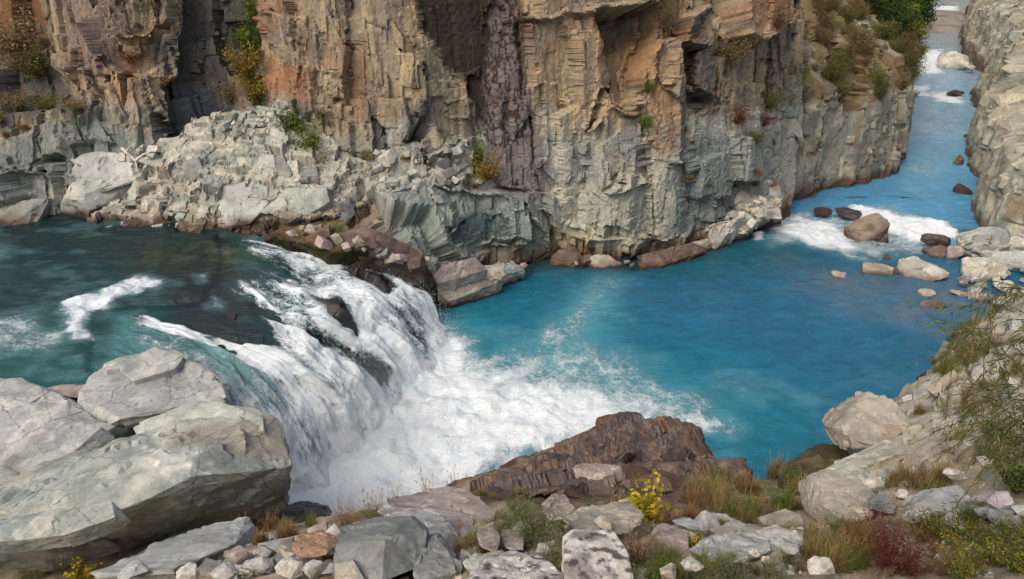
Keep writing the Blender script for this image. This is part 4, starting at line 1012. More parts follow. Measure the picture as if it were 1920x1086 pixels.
# ------------------------------------------------------------------ the rock ledge at the foot of the cliff, left
def mass(P, thick=2.5, drop=.8, pal='green', sub=5, parent=None, name='rock_mass', **kw):
    kw.setdefault('water', None)
    return obj(name, rock_mesh(name, pix_pts(P, 'Y', thick, drop, .95), seed_(), sub=sub, pal=pal, **kw), parent, M_rock)
ledge = tag(empty('rock_ledge', (-18, 38, 5)), 'low blocky grey rock ledge along the left river edge under the cliff', None, None, 'structure')
def led(P, thick=2.5, drop=.6, **kw):
    o = mass(P, thick, drop, parent=ledge, **kw); o.matrix_parent_inverse = ledge.matrix_basis.inverted(); return o
led([(132, 300, 40.3), (180, 282, 40.8), (216, 288, 40.8), (262, 318, 40.0), (254, 340, 39.2), (186, 362, 38.3), (140, 345, 39)], 2, .9, pal='grey')
led([(82, 360, 38.4), (130, 345, 38.6), (160, 362, 38.1), (290, 318, 40.3), (296, 330, 40.4), (205, 398, 38.4), (148, 414, 37.3), (95, 416, 37.4)], 2, 1.5, pal='green', water=5)
led([(-90, 402, 38), (0, 394, 38.1), (22, 376, 38.5), (88, 374, 38.3), (96, 412, 37.3), (0, 434, 36.4), (-90, 442, 36.3)], 3, 1.0, pal='slate', water=5)
led([(338, 302, 39.7), (372, 297, 39.8), (384, 326, 39.2), (352, 346, 38.7)], 1.5, .5, pal='slate', sub=4)
led([(502, 296, 40.3), (530, 290, 40.5), (546, 318, 39.8), (542, 346, 39.3), (504, 338, 39.4)], 1.5, .3, pal='slate', sub=4, sharp=30)
led([(474, 322, 39.9), (490, 286, 40.5), (514, 290, 40.4), (520, 336, 39.3), (490, 340, 39.2)], 1.2, .3, pal='grey', sub=4, sharp=30)
led([(538, 302, 40.3), (556, 300, 40.4), (566, 350, 39.4), (548, 358, 39.1)], 1.2, .3, pal='pale', sub=4, sharp=30)
led([(560, 318, 40.2), (594, 312, 40.4), (600, 346, 39.6), (566, 350, 39.4)], 1.2, .3, pal='slate', sub=4, sharp=30)
led([(497, 286, 40.9), (506, 228, 41.8), (520, 216, 42), (532, 240, 41.6), (542, 292, 40.7)], 1.3, .3, pal='grey', sub=4, sharp=30)
led([(400, 270, 41.3), (430, 262, 41.5), (434, 296, 40.7), (402, 298, 40.6)], 1.4, .3, pal='grey', sub=4, sharp=30)
led([(404, 352, 38.6), (470, 336, 39), (502, 352, 38.6), (502, 402, 37.3), (472, 427, 36.7), (408, 430, 36.5)], 3, .8, water=5, pal='grey', sharp=26)
led([(484, 362, 38.6), (560, 346, 39), (612, 352, 39), (622, 398, 38.2), (600, 420, 37.6), (560, 404, 37.6), (490, 398, 37.4)], 2.5, .3, pal='green', sharp=26)
led([(560, 395, 38.2), (650, 372, 39.3), (668, 400, 39.0), (650, 426, 38.2), (600, 424, 37.8)], 2.5, .5, pal='slate', sharp=26)
lc = np.array([atZ(*q) for q in ((140, 444, 4.6), (185, 449, 4.6), (232, 452, 4.6), (330, 452, 4.6), (430, 442, 4.6), (505, 430, 4.7))] + [atY(*q) for q in (
    (560, 408, 37.6), (640, 428, 38.0), (700, 445, 38.4), (200, 408, 37.5), (262, 394, 38.1), (345, 385, 37.8), (420, 352, 38.6), (420, 402, 37.2), (480, 352, 38.8), (480, 402, 37.5), (560, 356, 39.0), (620, 362, 39.3), (560, 388, 38.2),
    (275, 332, 39.3), (300, 302, 39.9), (335, 300, 40.1), (400, 332, 39.1), (400, 292, 40.5), (440, 302, 40.2), (440, 252, 41.5), (490, 302, 40.3), (490, 252, 41.5), (510, 222, 42.1), (545, 302, 40.4), (545, 262, 41.4), (600, 322, 40.5), (650, 352, 40.1), (650, 312, 41.1),
    (400, 242, 42.3), (300, 282, 41.1), (600, 282, 41.9), (690, 332, 41.7), (690, 390, 40.2))])
led_z = TPS(lc[:, :2], lc[:, 2], .02)
lx, ly = np.linspace(-24.5, -6.5, 380), np.linspace(35.2, 43.2, 175)
LX, LY = np.meshgrid(lx, ly, indexing='ij'); LP = np.column_stack([LX.ravel(), LY.ravel()])
foot_ = np.array([p[:2] for p in [atZ(128, 445, 4.6), atZ(185, 452, 4.6), atZ(330, 456, 4.6), atZ(440, 446, 4.6), atZ(510, 434, 4.7), atY(640, 432, 37.9), atY(710, 440, 38.6), atY(720, 330, 42.6), atY(400, 235, 43.4), atY(290, 290, 42), atY(262, 335, 39.6), atY(195, 400, 38.0)]])
lz = led_z(LP) - 3.2 * sstep(.1, -.7, poly_sd(LP, foot_) + .35 * fbm(LP * .9, 4, 1401)) + .3 * fbm(LP * .5, 3, 1403)
LV = np.column_stack([LP, lz]); LN = grid_normals(LV, 380, 175, np.array([0, -.3, 1.0]))
LA = [(.12, -.30, .95), (-.62, -.72, .30), (.72, -.62, .30)]
LV = joint(LV, LN, LA, [(1.5, 1.0), (1.3, 1.1), (1.2, 1.1)], .55, 1411, .25, .9)
LV = joint(LV, grid_normals(LV, 380, 175, np.array([0, -.3, 1.0])) * .5 + LN * .5, LA, [(.6, .45), (.55, .5), (.5, .5)], .22, 1421, .35, .85, None, .6)
LV += LN * (.04 * facets(LP * np.array([5, 5]), 1431, 1.0)[0] + .02 * fbm(LP * 4, 3, 1433))[:, None]
la, lb_ = fbm(LP * .5, 5, 1441), fbm(LP * 1.8, 5, 1443)
lcol = np.tile(lin(166, 163, 150), (len(LP), 1)); lcol = mixc(lcol, lin(138, 142, 131), sstep(-.1, .35, la)); lcol = mixc(lcol, lin(190, 184, 166), sstep(.0, .4, lb_) * .7); lcol = mixc(lcol, lin(140, 122, 106), sstep(.2, .45, fbm(LP * .9, 4, 1445)) * .5)
lt = LV[:, 2] - 5 + .3 * lb_; lcol = mixc(lcol, lin(124, 98, 74), (1 - sstep(.3, .8, lt)) * .55); lcol = mixc(lcol, WETC * .75, (1 - sstep(.08, .3, lt)) * .9)
FL = grid_faces(380, 175); kL = LV[:, 2] > 3.6; FL = FL[kL[FL].any(1)]
o = obj('stepped_bedrock', mesh_np('stepped_bedrock', LV, FL, {'Col': lcol * 1.08}, True, 30), ledge, M_rock); o.matrix_parent_inverse = ledge.matrix_basis.inverted()
# angular blocks lying on and against the ledges: shared meshes, each block an object
def block_mesh(i, pal):
    rng = np.random.RandomState(300 + i)
    p = np.array([[x, y, z] for x in (-1, 1) for y in (-1, 1) for z in (-1, 1)], float) * .5 * np.array([1, .8, .7]) * rng.uniform(.72, 1.1, (8, 1)) + rng.uniform(-.08, .08, (8, 3))
    return rock_mesh('block', p, 400 + i, sub=3, sharp=40, chips=3, relief=.3, pal=pal)
BLOCKS = {p: [block_mesh(i + 10 * k, p) for i in range(4)] for k, p in enumerate(('grey', 'green', 'pale', 'pink', 'brown', 'tan', 'slate'))}
rng_b = np.random.RandomState(77)
def block(P, size, pal, parent=None, name='rock_block', squash=None, mat=None):
    me = BLOCKS[pal][rng_b.randint(4)]
    o = obj(name, me, parent, mat or M_rock); o.location = P
    o.rotation_euler = (rng_b.uniform(-.5, .5), rng_b.uniform(-.5, .5), rng_b.uniform(0, 6.28))
    s = squash if squash is not None else (rng_b.uniform(.8, 1.3), rng_b.uniform(.8, 1.2), rng_b.uniform(.6, 1.1))
    o.scale = (size * s[0], size * s[1], size * s[2])
    if parent: o.matrix_parent_inverse = parent.matrix_basis.inverted()
    return o
def rubble_on_cliff(poly_px, n, smin, smax, pals, parent, sink=.1):
    poly = np.array(poly_px, float); lo, hi = poly.min(0), poly.max(0); k = 0; tries = 0
    while k < n and tries < n * 30:
        tries += 1
        q = lo + (hi - lo) * rng_b.rand(2)
        if poly_sd(q[None], poly)[0] < 0: continue
        X, Z = on_cliff([q])[0]
        i = int(np.clip((X - gx[0]) / (gx[1] - gx[0]), 0, nu - 1)); j = int(np.clip((Z - gz[0]) / (gz[1] - gz[0]), 0, nv - 1))
        P = CV[i * nv + j]; s = smin + (smax - smin) * rng_b.rand() ** 2
        block((P[0], P[1] - s * sink, P[2]), s, pals[rng_b.randint(len(pals))], parent); k += 1
def rubble_Y(poly_px, yfun, n, smin, smax, pals, parent):
    poly = np.array(poly_px, float); lo, hi = poly.min(0), poly.max(0); k = 0
    for _ in range(n * 20):
        if k >= n: break
        q = lo + (hi - lo) * rng_b.rand(2)
        if poly_sd(q[None], poly)[0] < 0: continue
        s = smin + (smax - smin) * rng_b.rand() ** 2
        block(atY(q[0], q[1], yfun(*q)), s, pals[rng_b.randint(len(pals))], parent); k += 1
rubble_Y([(395, 240), (500, 215), (545, 290), (480, 330), (440, 345), (390, 310)], lambda x, y: 42.5 - (y - 215) / 130 * 3.0, 46, .2, .7, ('grey', 'green', 'slate', 'grey', 'pale'), ledge)
rubble_Y([(420, 330), (500, 320), (640, 350), (650, 380), (520, 385), (420, 360)], lambda x, y: 39.6 - (y - 330) / 60 * 1.2, 16, .25, .6, ('grey', 'pale', 'green', 'slate'), ledge)
rubble_Y([(190, 290), (290, 265), (310, 300), (262, 320)], lambda x, y: 41.2 - (y - 265) / 60 * 1.0, 14, .3, .9, ('grey', 'pale'), ledge)
rubble_Y([(200, 395), (300, 345), (330, 350), (260, 395)], lambda x, y: 39.2 - (y - 345) / 60 * 1.2, 12, .25, .6, ('pink', 'pale'), ledge)
rubble_Y([(165, 425), (300, 400), (420, 395), (420, 435), (190, 442)], lambda x, y: 37.6 - (y - 395) / 50 * 1.2, 14, .25, .6, ('pale', 'grey', 'green'), ledge)
rubble_on_cliff([(690, 285), (860, 275), (880, 330), (800, 350), (700, 370)], 34, .3, 1.0, ('grey', 'pale', 'slate', 'green'), cliff)
rubble_on_cliff([(640, 270), (690, 280), (690, 380), (620, 360)], 12, .3, .7, ('pink', 'grey', 'brown'), cliff)
rubble_on_cliff([(720, 345), (900, 335), (930, 352), (800, 385), (700, 400)], 20, .25, .7, ('grey', 'pale'), cliff)
# the low shelf between the cliff foot and the falls
shelf = tag(empty('rock_shelf', (-8, 38, 3)), 'brown broken rock shelf between the cliff foot and the falls', None, None, 'structure')
def shl(P, thick=1.6, drop=.6, mode='Z', **kw):
    A = np.array([atZ(*p) for p in P]); B = A + np.array([0, thick * .3, -thick]); kw.setdefault('sub', 5)
    o = obj('rock_mass', rock_mesh('rock_mass', np.vstack([A, B]), seed_(), **kw), shelf, M_rock); o.matrix_parent_inverse = shelf.matrix_basis.inverted()
shl([(500, 425, 5.1), (640, 415, 5.2), (690, 470, 4.6), (620, 475, 4.7), (540, 446, 5.05)], 1.2, pal='moss', water=4.7, wetcol=(46, 52, 24))
shl([(620, 440, 5.2), (700, 425, 5.2), (790, 470, 3.6), (800, 500, 3.2), (720, 485, 4.0), (640, 470, 4.7)], 1.6, pal='brown')
shl([(700, 480, 4.0), (790, 480, 3.4), (820, 530, 1.7), (800, 545, 1.5), (745, 505, 3.1)], 1.8, pal='moss')
shl([(790, 496, 2.8), (890, 484, 2.6), (915, 505, 2.0), (822, 532, 1.7)], 1.6, pal='pink')
shl([(808, 558, .9), (842, 532, 1.4), (926, 502, 1.7), (948, 514, 1.3), (930, 532, .9), (840, 566, .5), (818, 574, .3)], 1.3, pal='tan', water=.1, sharp=24)
shl([(900, 500, 1.6), (975, 492, 1.3), (985, 508, .7), (930, 516, 1)], 1.2, pal='grey', water=0)
shl([(925, 512, .9), (978, 506, .7), (958, 528, .2)], .7, pal='tan', water=0, sub=4)
def rubble_z(poly_px, zf, n, smin, smax, pals, parent):
    poly = np.array(poly_px, float); lo, hi = poly.min(0), poly.max(0); k = 0
    for _ in range(n * 20):
        if k >= n: break
        q = lo + (hi - lo) * rng_b.rand(2)
        if poly_sd(q[None], poly)[0] < 0: continue
        s = smin + (smax - smin) * rng_b.rand() ** 2
        block(atZ(q[0], q[1], zf(*q)), s, pals[rng_b.randint(len(pals))], parent); k += 1
rubble_z([(520, 425), (660, 425), (800, 470), (810, 500), (740, 492), (660, 465), (560, 448)], lambda x, y: 5.1 - max(0, x - 640) / 160 * 1.7, 34, .25, .8, ('brown', 'brown', 'tan', 'pink', 'slate'), shelf)
rubble_z([(870, 500), (985, 490), (990, 510), (900, 535)], lambda x, y: .9, 12, .3, .7, ('tan', 'grey', 'pink'), shelf)
# foot of the right-hand wall
foot = tag(empty('cliff_foot', (8, 43, 0)), 'brown boulders and pale blocks piled along the foot of the cliff by the pool', None, None, 'structure')
o_ = shelf; shelf = foot
shl([(1035, 470, .9), (1085, 462, 1.1), (1105, 480, .6), (1080, 500, .1), (1032, 496, .1)], 1.0, pal='brown', water=0)
shl([(1090, 476, .8), (1140, 478, .7), (1170, 498, .1), (1110, 504, 0)], .9, pal='tan', water=0, sub=4)
shl([(1190, 480, .8), (1300, 455, 1.0), (1330, 468, .4), (1240, 500, .1), (1180, 506, 0)], .9, pal='brown', water=0)
shl([(1250, 470, .7), (1340, 440, .9), (1350, 462, .1), (1270, 492, 0)], .9, pal='tan', water=0, sub=4)
shl([(1330, 425, 1.6), (1390, 400, 2.2), (1420, 432, .3), (1340, 470, 0)], 1.2, pal='pale', water=0)
A = [(1384, 348, 49.3), (1438, 336, 49.9), (1462, 350, 50.5), (1466, 396, 50.2), (1440, 424, 48.6), (1392, 434, 47.4), (1374, 402, 47.9)]
o = obj('rock_mass', rock_mesh('rock_mass', pix_pts(A, 'Y', 3, .8, .95), seed_(), sub=5, pal='pale', water=.2, wetcol=(110, 74, 46)), foot, M_rock); o.matrix_parent_inverse = foot.matrix_basis.inverted()
rubble_z([(1335, 430), (1390, 385), (1455, 360), (1460, 405), (1420, 425), (1345, 455)], lambda x, y: 2.6 - (y - 370) / 80 * 2.3, 46, .35, 1.1, ('pale', 'grey', 'green', 'tan'), foot)
rubble_z([(1030, 475), (1100, 470), (1190, 492), (1320, 455), (1340, 462), (1200, 505), (1100, 504), (1025, 498)], lambda x, y: .35, 16, .25, .7, ('brown', 'tan', 'brown'), foot)
print('ledges', round(time.time() - T0, 1))
# ================================================================== near slope
gc = []
for a in ((-300, 1170, 16), (0, 1140, 14.5), (140, 1110, 14), (300, 1120, 10.5), (600, 1120, 8.4), (900, 1120, 7.4), (1200, 1120, 7.0), (1500, 1120, 6.7), (1800, 1120, 5.9), (2100, 1120, 5.4),
          (60, 1078, 19.5), (180, 1062, 19.5), (320, 1012, 20.0), (-120, 1100, 19), (400, 1040, 13.5), (560, 1040, 11.2), (760, 1040, 9.8), (960, 1040, 9.0), (1200, 1040, 8.6), (1400, 1040, 8.6), (1650, 1040, 8.0), (1850, 1040, 7.0), (2100, 1040, 6.4),
          (470, 990, 17), (600, 995, 13.5), (700, 985, 12.6), (860, 985, 11.6), (1000, 985, 11.3), (1150, 985, 11.5), (1350, 985, 11.6), (1550, 985, 11), (1750, 985, 9.5), (1900, 985, 8.5), (2100, 985, 7.5),
          (650, 950, 17.5), (780, 930, 16), (900, 925, 15), (1050, 935, 14.6), (1200, 935, 15), (1350, 930, 16), (1480, 915, 18.5), (1600, 930, 14), (1750, 920, 12), (1900, 910, 10.5), (2100, 910, 9.4),
          (1000, 895, 20), (1100, 860, 23), (1200, 855, 23.5), (1280, 875, 22.5), (1500, 895, 23), (1650, 850, 18), (1720, 800, 19), (1760, 740, 21.5), (1800, 680, 25.5), (1850, 620, 30), (1900, 580, 33),
          (1850, 800, 13.5), (1850, 700, 18), (1900, 650, 20), (2000, 600, 23), (2000, 700, 16), (2000, 800, 12), (2300, 700, 11), (2300, 1000, 6)): gc.append(atD(*a))
for a in ((620, 900, -1), (760, 880, -1.2), (900, 840, -1.2), (1050, 790, -1), (1150, 760, -1), (1300, 790, -1), (1340, 850, -.6), (1440, 884, -.2), (1560, 832, -.4), (1640, 770, -.4), (1700, 742, -.3), (1750, 690, -.3), (1785, 640, -.3), (1835, 598, -.3),
          (1900, 560, .2), (2050, 540, .6), (1000, 700, -4), (1300, 650, -4), (700, 780, -4), (1500, 680, -4), (1700, 560, -2), (500, 940, .5), (560, 985, .8),
          (200, 900, 4.2), (400, 850, 3), (100, 770, 4.3), (-200, 800, 4.7), (0, 722, 4.5), (-200, 725, 4.6), (0, 600, 3.5), (-300, 1000, 6), (330, 700, 3.6)): gc.append(atZ(*a))
gc = np.array(gc)
_gz = TPS(gc[:, :2], gc[:, 2], .02)
def ground_z(q):
    q = np.asarray(q, float); return _gz(q) - .28 * sstep(36, 26, np.hypot(q[:, 0], q[:, 1]))
na_, nr_ = 430, 340
th = np.linspace(R(-62), R(66), na_); rr = np.exp(np.linspace(math.log(3.2), math.log(56), nr_))
TH, RR = np.meshgrid(th, rr, indexing='ij')
GP = np.column_stack([(np.sin(TH) * RR).ravel(), (np.cos(TH) * RR).ravel()])
GZ = ground_z(GP)
g1 = facets(GP / .9 + .3 * np.column_stack([fbm(GP, 3, 1301), fbm(GP, 3, 1303)]), 1305, 1.0); g2 = facets(GP / .3, 1307, 1.0)
GZd = GZ + .10 * g1[0] + .05 * g2[0] + .12 * fbm(GP * .8, 4, 1309) + .03 * fbm(GP * 5, 4, 1311)
GV3 = np.column_stack([GP, GZd]); gN = grid_normals(GV3, na_, nr_, np.array([0, 0, 1.0]))
rb = sstep(.46, .54, np.arctan2(GP[:, 0], GP[:, 1]) + .05 * fbm(GP * .5, 3, 1321)) * sstep(8, 11, GP[:, 1])
GV3 = joint(GV3, gN, [(-.8, -.1, .6), (-.2, -.5, .84), (-.3, .4, .86), (-.95, .2, .2)], [(1.5, 1.1)] * 4, .55, 1331, .35, .9 * rb)
GV3 = joint(GV3, gN, [(-.8, -.1, .6), (-.2, -.5, .84), (-.3, .4, .86), (-.95, .2, .2)], [(.5, .4)] * 4, .16, 1341, .4, .25 + .65 * rb)
F = grid_faces(na_, nr_)
keep = GZd > -1.6; F = F[keep[F].any(1)]
a, b = fbm(GP * .5, 5, 1313), fbm(GP * 2.5, 5, 1315)
gcx = np.tile(lin(142, 130, 110), (len(GP), 1)); gcx = mixc(gcx, lin(114, 100, 80), sstep(-.1, .35, a)); gcx = mixc(gcx, lin(160, 146, 120), sstep(0, .4, b) * .8)
right = sstep(.50, .58, np.arctan2(GP[:, 0], GP[:, 1]) + .05 * a) * sstep(9, 12, GP[:, 1])
gcx = mixc(gcx, lin(172, 166, 150), right * .95); gcx = mixc(gcx, lin(152, 138, 112), right * sstep(.0, .35, fbm(GP * 1.2, 5, 1317)) * .7)
gcx = mixc(gcx, lin(96, 84, 50), sstep(.15, .4, fbm(GP * 1.1, 4, 1319)) * .5)
outc = poly_sd(GP, np.array([atD(*q)[:2] for q in ((850, 930, 15), (1000, 940, 15), (1280, 930, 17), (1420, 890, 24), (1300, 790, 27), (1000, 800, 27), (850, 880, 22))]))
gcx = mixc(gcx, lin(92, 70, 58), sstep(-1, .6, outc + a))
gcx = mixc(gcx, WETC * .8, 1 - sstep(.15, .7, GZd + .3 * b))
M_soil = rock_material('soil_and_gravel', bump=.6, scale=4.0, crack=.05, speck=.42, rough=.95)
slope = obj('ground', mesh_np('ground', GV3, F, {'Col': gcx * 1.1}, True, 45), None, M_soil)
tag(slope, 'stony soil slope falling from the viewpoint to the pool', None, None, 'structure')
def on_ground(px, py, dmin=4, dmax=60):
    """first hit of a pixel's ray with the near slope"""
    r = ray(px, py); D = np.exp(np.linspace(math.log(dmin), math.log(dmax), 500))
    P = CAMP + D[:, None] * r
    hit = np.where(P[:, 2] < ground_z(P[:, :2]))[0]
    k = hit[0] if len(hit) else len(D) - 1
    return P[k], float(D[k])
def hullD(label, P, thick=1.5, drop=1.0, taper=.9, **kw):
    kw.setdefault('mat', M_near); return boulder(label, pix_pts(P, 'D', thick, drop, taper), **kw)
M_slab = rock_material('slab_rock', bump=0.5, scale=1.6, crack=0.4, speck=0.3, cracks_all=True, cs=.26)
# the two great slabs on the left
hullD('huge pale green-grey slab jutting over the falls with a dark undercut side',
      [(-90, 915, 22.5), (130, 866, 22.6), (260, 790, 23.2), (372, 755, 23.4), (480, 764, 22.6), (524, 784, 21.8), (545, 858, 20.8), (535, 880, 20.9),
       (-90, 1000, 17.4), (160, 965, 17.6), (250, 915, 18.2), (370, 872, 18.9), (440, 862, 19.6), (482, 948, 22.8), (462, 968, 23.0), (330, 1000, 22.4), (180, 1052, 21.4), (-90, 1085, 20.8)],
      1.0, 2.2, .84, sub=6, pal='green', chips=7, relief=.8, grain=.6, strata=((.2, -.35, .9), .34, .05), vein=True, mat=M_slab)
def layer(parent, P, thick, pal, name='slab_layer', **kw):
    A = np.array([atD(*p) for p in P]); B = A - np.array([0, 0, thick]) + np.array([0, .25 * thick, 0]); kw.setdefault('sub', 4)
    return obj(name, rock_mesh(name, np.vstack([A, B]), seed_(), pal=pal, chips=3, relief=.5, **kw), parent, M_slab)
f1_ = [o for o in COL.objects if o.name.startswith('boulder') and str(o.get('label', '')).startswith('huge pale green-grey')][0]
layer(f1_, [(262, 792, 22.6), (372, 752, 22.9), (478, 760, 22.2), (526, 782, 21.5), (505, 806, 21.0), (400, 806, 21.6), (300, 832, 21.6)], .7, 'green', sub=5)
layer(f1_, [(-60, 985, 17.0), (100, 968, 17.1), (205, 936, 17.7), (238, 962, 17.5), (120, 1004, 16.8), (-60, 1022, 16.6)], .5, 'green', sub=5)
layer(f1_, [(-40, 1040, 18.4), (90, 1020, 18.6), (200, 985, 19.0), (210, 1010, 19.4), (80, 1050, 19.0)], .6, 'slate')
hullD('layered pale slab behind the great overhanging slab, leaning into the falls',
      [(150, 735, 24.6), (202, 678, 26.4), (290, 648, 27.0), (332, 660, 26.6), (402, 702, 25.4), (424, 745, 24.4), (380, 762, 23.7), (300, 775, 23.4), (200, 800, 23.0), (130, 800, 23.4)],
      1.5, 2.5, sub=6, pal='grey', sharp=26, chips=6, relief=.6, grain=.8, fine=False, strata=((.2, -.5, .9), .3, .10), mat=M_slab)
hullD('pale cracked slab at the left edge beside the upper river',
      [(-120, 712, 24.0), (40, 711, 24.8), (96, 735, 24.2), (150, 790, 23.2), (215, 800, 23.0), (135, 868, 22.0), (0, 905, 21.2), (-120, 925, 20.6)],
      2.0, 2.0, sub=6, pal='grey', chips=7, relief=.8, grain=.6, strata=((.2, -.35, .9), .34, .05), vein=True, mat=M_slab)
f2_ = [o for o in COL.objects if str(o.get('label', '')).startswith('layered pale slab behind')][0]
layer(f2_, [(250, 802, 22.4), (330, 764, 22.9), (402, 742, 23.4), (426, 744, 23.6), (416, 768, 23.2), (335, 806, 22.3), (275, 842, 21.7)], .7, 'grey', sub=5)
layer(f2_, [(215, 690, 25.6), (290, 650, 26.6), (345, 668, 26.0), (330, 690, 25.3), (250, 715, 24.8)], .5, 'grey')
f3_ = [o for o in COL.objects if str(o.get('label', '')).startswith('pale cracked slab at the left edge')][0]
layer(f3_, [(-60, 850, 21.4), (60, 830, 21.8), (150, 792, 22.6), (205, 802, 22.5), (130, 862, 21.5), (0, 900, 20.7), (-60, 905, 20.5)], .5, 'grey', sub=5)
layer(f3_, [(-60, 716, 24.2), (40, 708, 24.6), (92, 734, 24.0), (40, 765, 23.4), (-60, 770, 23.2)], .5, 'grey')
hullD('low rock behind the pale slabs with dry grass on it', [(60, 735, 25.6), (110, 722, 26), (170, 722, 26), (150, 745, 25)], 1.2, 1.0, sub=4, pal='pink', mat=M_rock)
hullD('dark wet boulder at the foot of the falls', [(480, 968, 25.6), (510, 958, 26), (560, 953, 26.2), (600, 960, 26), (608, 975, 25.5), (596, 995, 24.8), (520, 1000, 24.8)], 1.5, 1.0, sub=5, pal='dark', sharp=12, mat=M_wet)
hullD('long pale flat slab in front of the dark undercut', [(170, 1075, 13.0), (320, 1005, 15.6), (400, 978, 17), (462, 970, 17.4), (474, 985, 16.8), (440, 1020, 14.6), (350, 1060, 12.8), (260, 1100, 11.6)], .6, 1.2, sub=5, pal='grey', sharp=24, relief=.6, strata=((.2, -.3, .9), .3, .05))
hullD('orange-brown angular block resting on rubble left of the big grey boulder', [(548, 1018, 11.3), (560, 1003, 11.7), (605, 1000, 11.8), (630, 1020, 11.4), (622, 1034, 10.9), (588, 1050, 10.7), (552, 1040, 10.9)], .4, .3, sub=5, pal='orange', sharp=26)
hullD('cracked tan block left of the orange-brown block', [(522, 1018, 11.4), (548, 1005, 11.8), (554, 1040, 11.1), (525, 1045, 11)], .4, .4, sub=4, pal='tan', sharp=26)
hullD('large square grey boulder with a dark right face, bottom of the slope', [(628, 1020, 9.6), (645, 988, 10.2), (700, 972, 10.6), (770, 968, 10.6), (798, 1000, 9.8), (796, 1060, 9.3), (722, 1012, 9.25), (716, 1090, 8.7), (640, 1110, 8.8), (622, 1075, 9.1)], .7, .6, sub=5, pal='slate', sharp=34, chips=3, relief=.5)
hullD('tan-faced stone leaning against the front of the big grey boulder', [(628, 1058, 8.9), (664, 1048, 8.95), (682, 1085, 8.7), (676, 1110, 8.5), (626, 1110, 8.6)], .3, .3, sub=4, pal='tan', sharp=28)
hullD('dark angular rock right of the big grey boulder', [(790, 1010, 9.9), (820, 1005, 9.9), (850, 1050, 9.4), (856, 1095, 8.9), (780, 1095, 8.9), (776, 1050, 9.3)], .5, .4, sub=5, pal='slate', sharp=28)
hullD('rounded pinkish slab on the brink above the white water', [(690, 950, 13.8), (760, 925, 14.8), (840, 912, 15.2), (880, 920, 15), (930, 960, 13.5), (925, 990, 12.6), (840, 985, 12.4), (760, 985, 12.4)], .8, .9, sub=5, pal='pink', sharp=16)
hullD('smooth grey slab in front of the pinkish slab', [(700, 975, 12.2), (760, 955, 13), (830, 965, 12.8), (870, 1000, 11.6), (850, 1030, 10.8), (780, 1010, 10.9), (715, 1000, 11.4)], .6, .7, sub=5, pal='grey', sharp=18)
hullD('squat grey boulder between the green shrub and the brown outcrop', [(1016, 950, 13.0), (1035, 928, 13.4), (1062, 930, 13.4), (1078, 955, 12.8), (1064, 975, 12.4), (1030, 978, 12.4)], .6, .5, sub=5, pal='pink', sharp=14)
hullD('pale slab with a sloping top left of the yellow shrub', [(1055, 975, 11.8), (1100, 950, 12.6), (1180, 938, 12.9), (1210, 965, 12.0), (1190, 1000, 11.2), (1100, 1005, 11)], .7, .7, sub=5, pal='tan', sharp=18)
hullD('tall white speckled boulder at the bottom edge', [(1062, 1010, 8.6), (1080, 994, 8.9), (1150, 998, 8.9), (1178, 1035, 8.5), (1192, 1100, 8.0), (1120, 1110, 7.8), (1056, 1105, 7.8)], .5, .5, sub=5, pal='speck', sharp=18)
hullD('broad pale speckled rock at the bottom edge beside the tall white boulder', [(876, 1085, 8.1), (905, 1050, 8.6), (960, 1035, 8.9), (1020, 1045, 8.7), (1056, 1080, 8.1), (1050, 1120, 7.6), (880, 1120, 7.6)], .5, .5, sub=5, pal='speck', sharp=16)
hullD('small rounded pale rock behind the broad speckled rock', [(868, 1055, 9.2), (890, 1038, 9.5), (920, 1045, 9.4), (930, 1070, 9), (880, 1080, 8.8)], .3, .3, sub=4, pal='pale', sharp=12)
hullD('reddish rock half hidden by dry stems', [(895, 1000, 10.6), (925, 982, 10.9), (938, 1010, 10.5), (930, 1040, 10), (900, 1030, 10.1)], .4, .3, sub=4, pal='pink')
hullD('flat sandy stone between the shrub and the pale slab', [(940, 1000, 11), (985, 996, 11.1), (985, 1030, 10.4), (945, 1035, 10.3)], .4, .3, sub=4, pal='tan')
hullD('grey angular boulder under the brown brush', [(1230, 1005, 10.4), (1260, 985, 10.8), (1290, 1000, 10.5), (1292, 1035, 9.9), (1250, 1040, 9.8)], .5, .4, sub=5, pal='pink', sharp=20)
hullD('low grey stone behind the angular boulder', [(1270, 985, 11.3), (1300, 975, 11.6), (1320, 985, 11.3), (1316, 1000, 11)], .4, .3, sub=4, pal='grey')
hullD('wide low pale slab in the middle of the near slope', [(1305, 1035, 9.4), (1340, 1010, 9.9), (1390, 998, 10.2), (1440, 1010, 9.9), (1446, 1040, 9.3), (1400, 1055, 9), (1330, 1055, 9)], .5, .5, sub=5, pal='grey', sharp=16)
hullD('brownish flat slab behind the wide low pale slab', [(1340, 1000, 10.6), (1390, 982, 11), (1430, 990, 10.8), (1440, 1010, 10.3), (1370, 1012, 10.2)], .5, .4, sub=4, pal='tan')
hullD('pale stone right of the wide low slab', [(1440, 1000, 10.2), (1480, 985, 10.6), (1510, 1010, 10.1), (1490, 1040, 9.5), (1450, 1045, 9.4)], .5, .4, sub=5, pal='pale', sharp=16)
hullD('round boulder perched by the blue pool on the right', [(1576, 800, 19.6), (1590, 765, 20.2), (1630, 736, 20.6), (1665, 748, 20.4), (1700, 780, 19.8), (1708, 810, 19.2), (1680, 840, 18.6), (1600, 846, 18.6), (1578, 830, 19)], 1.2, .9, sub=5, pal='tan', sharp=12)
hullD('long pale slab below the round perched boulder', [(1566, 885, 16.8), (1620, 850, 17.8), (1700, 815, 18.6), (1745, 830, 18), (1730, 890, 16), (1660, 915, 15), (1600, 905, 15.6)], 1.0, 1.0, sub=5, pal='pale', sharp=16)
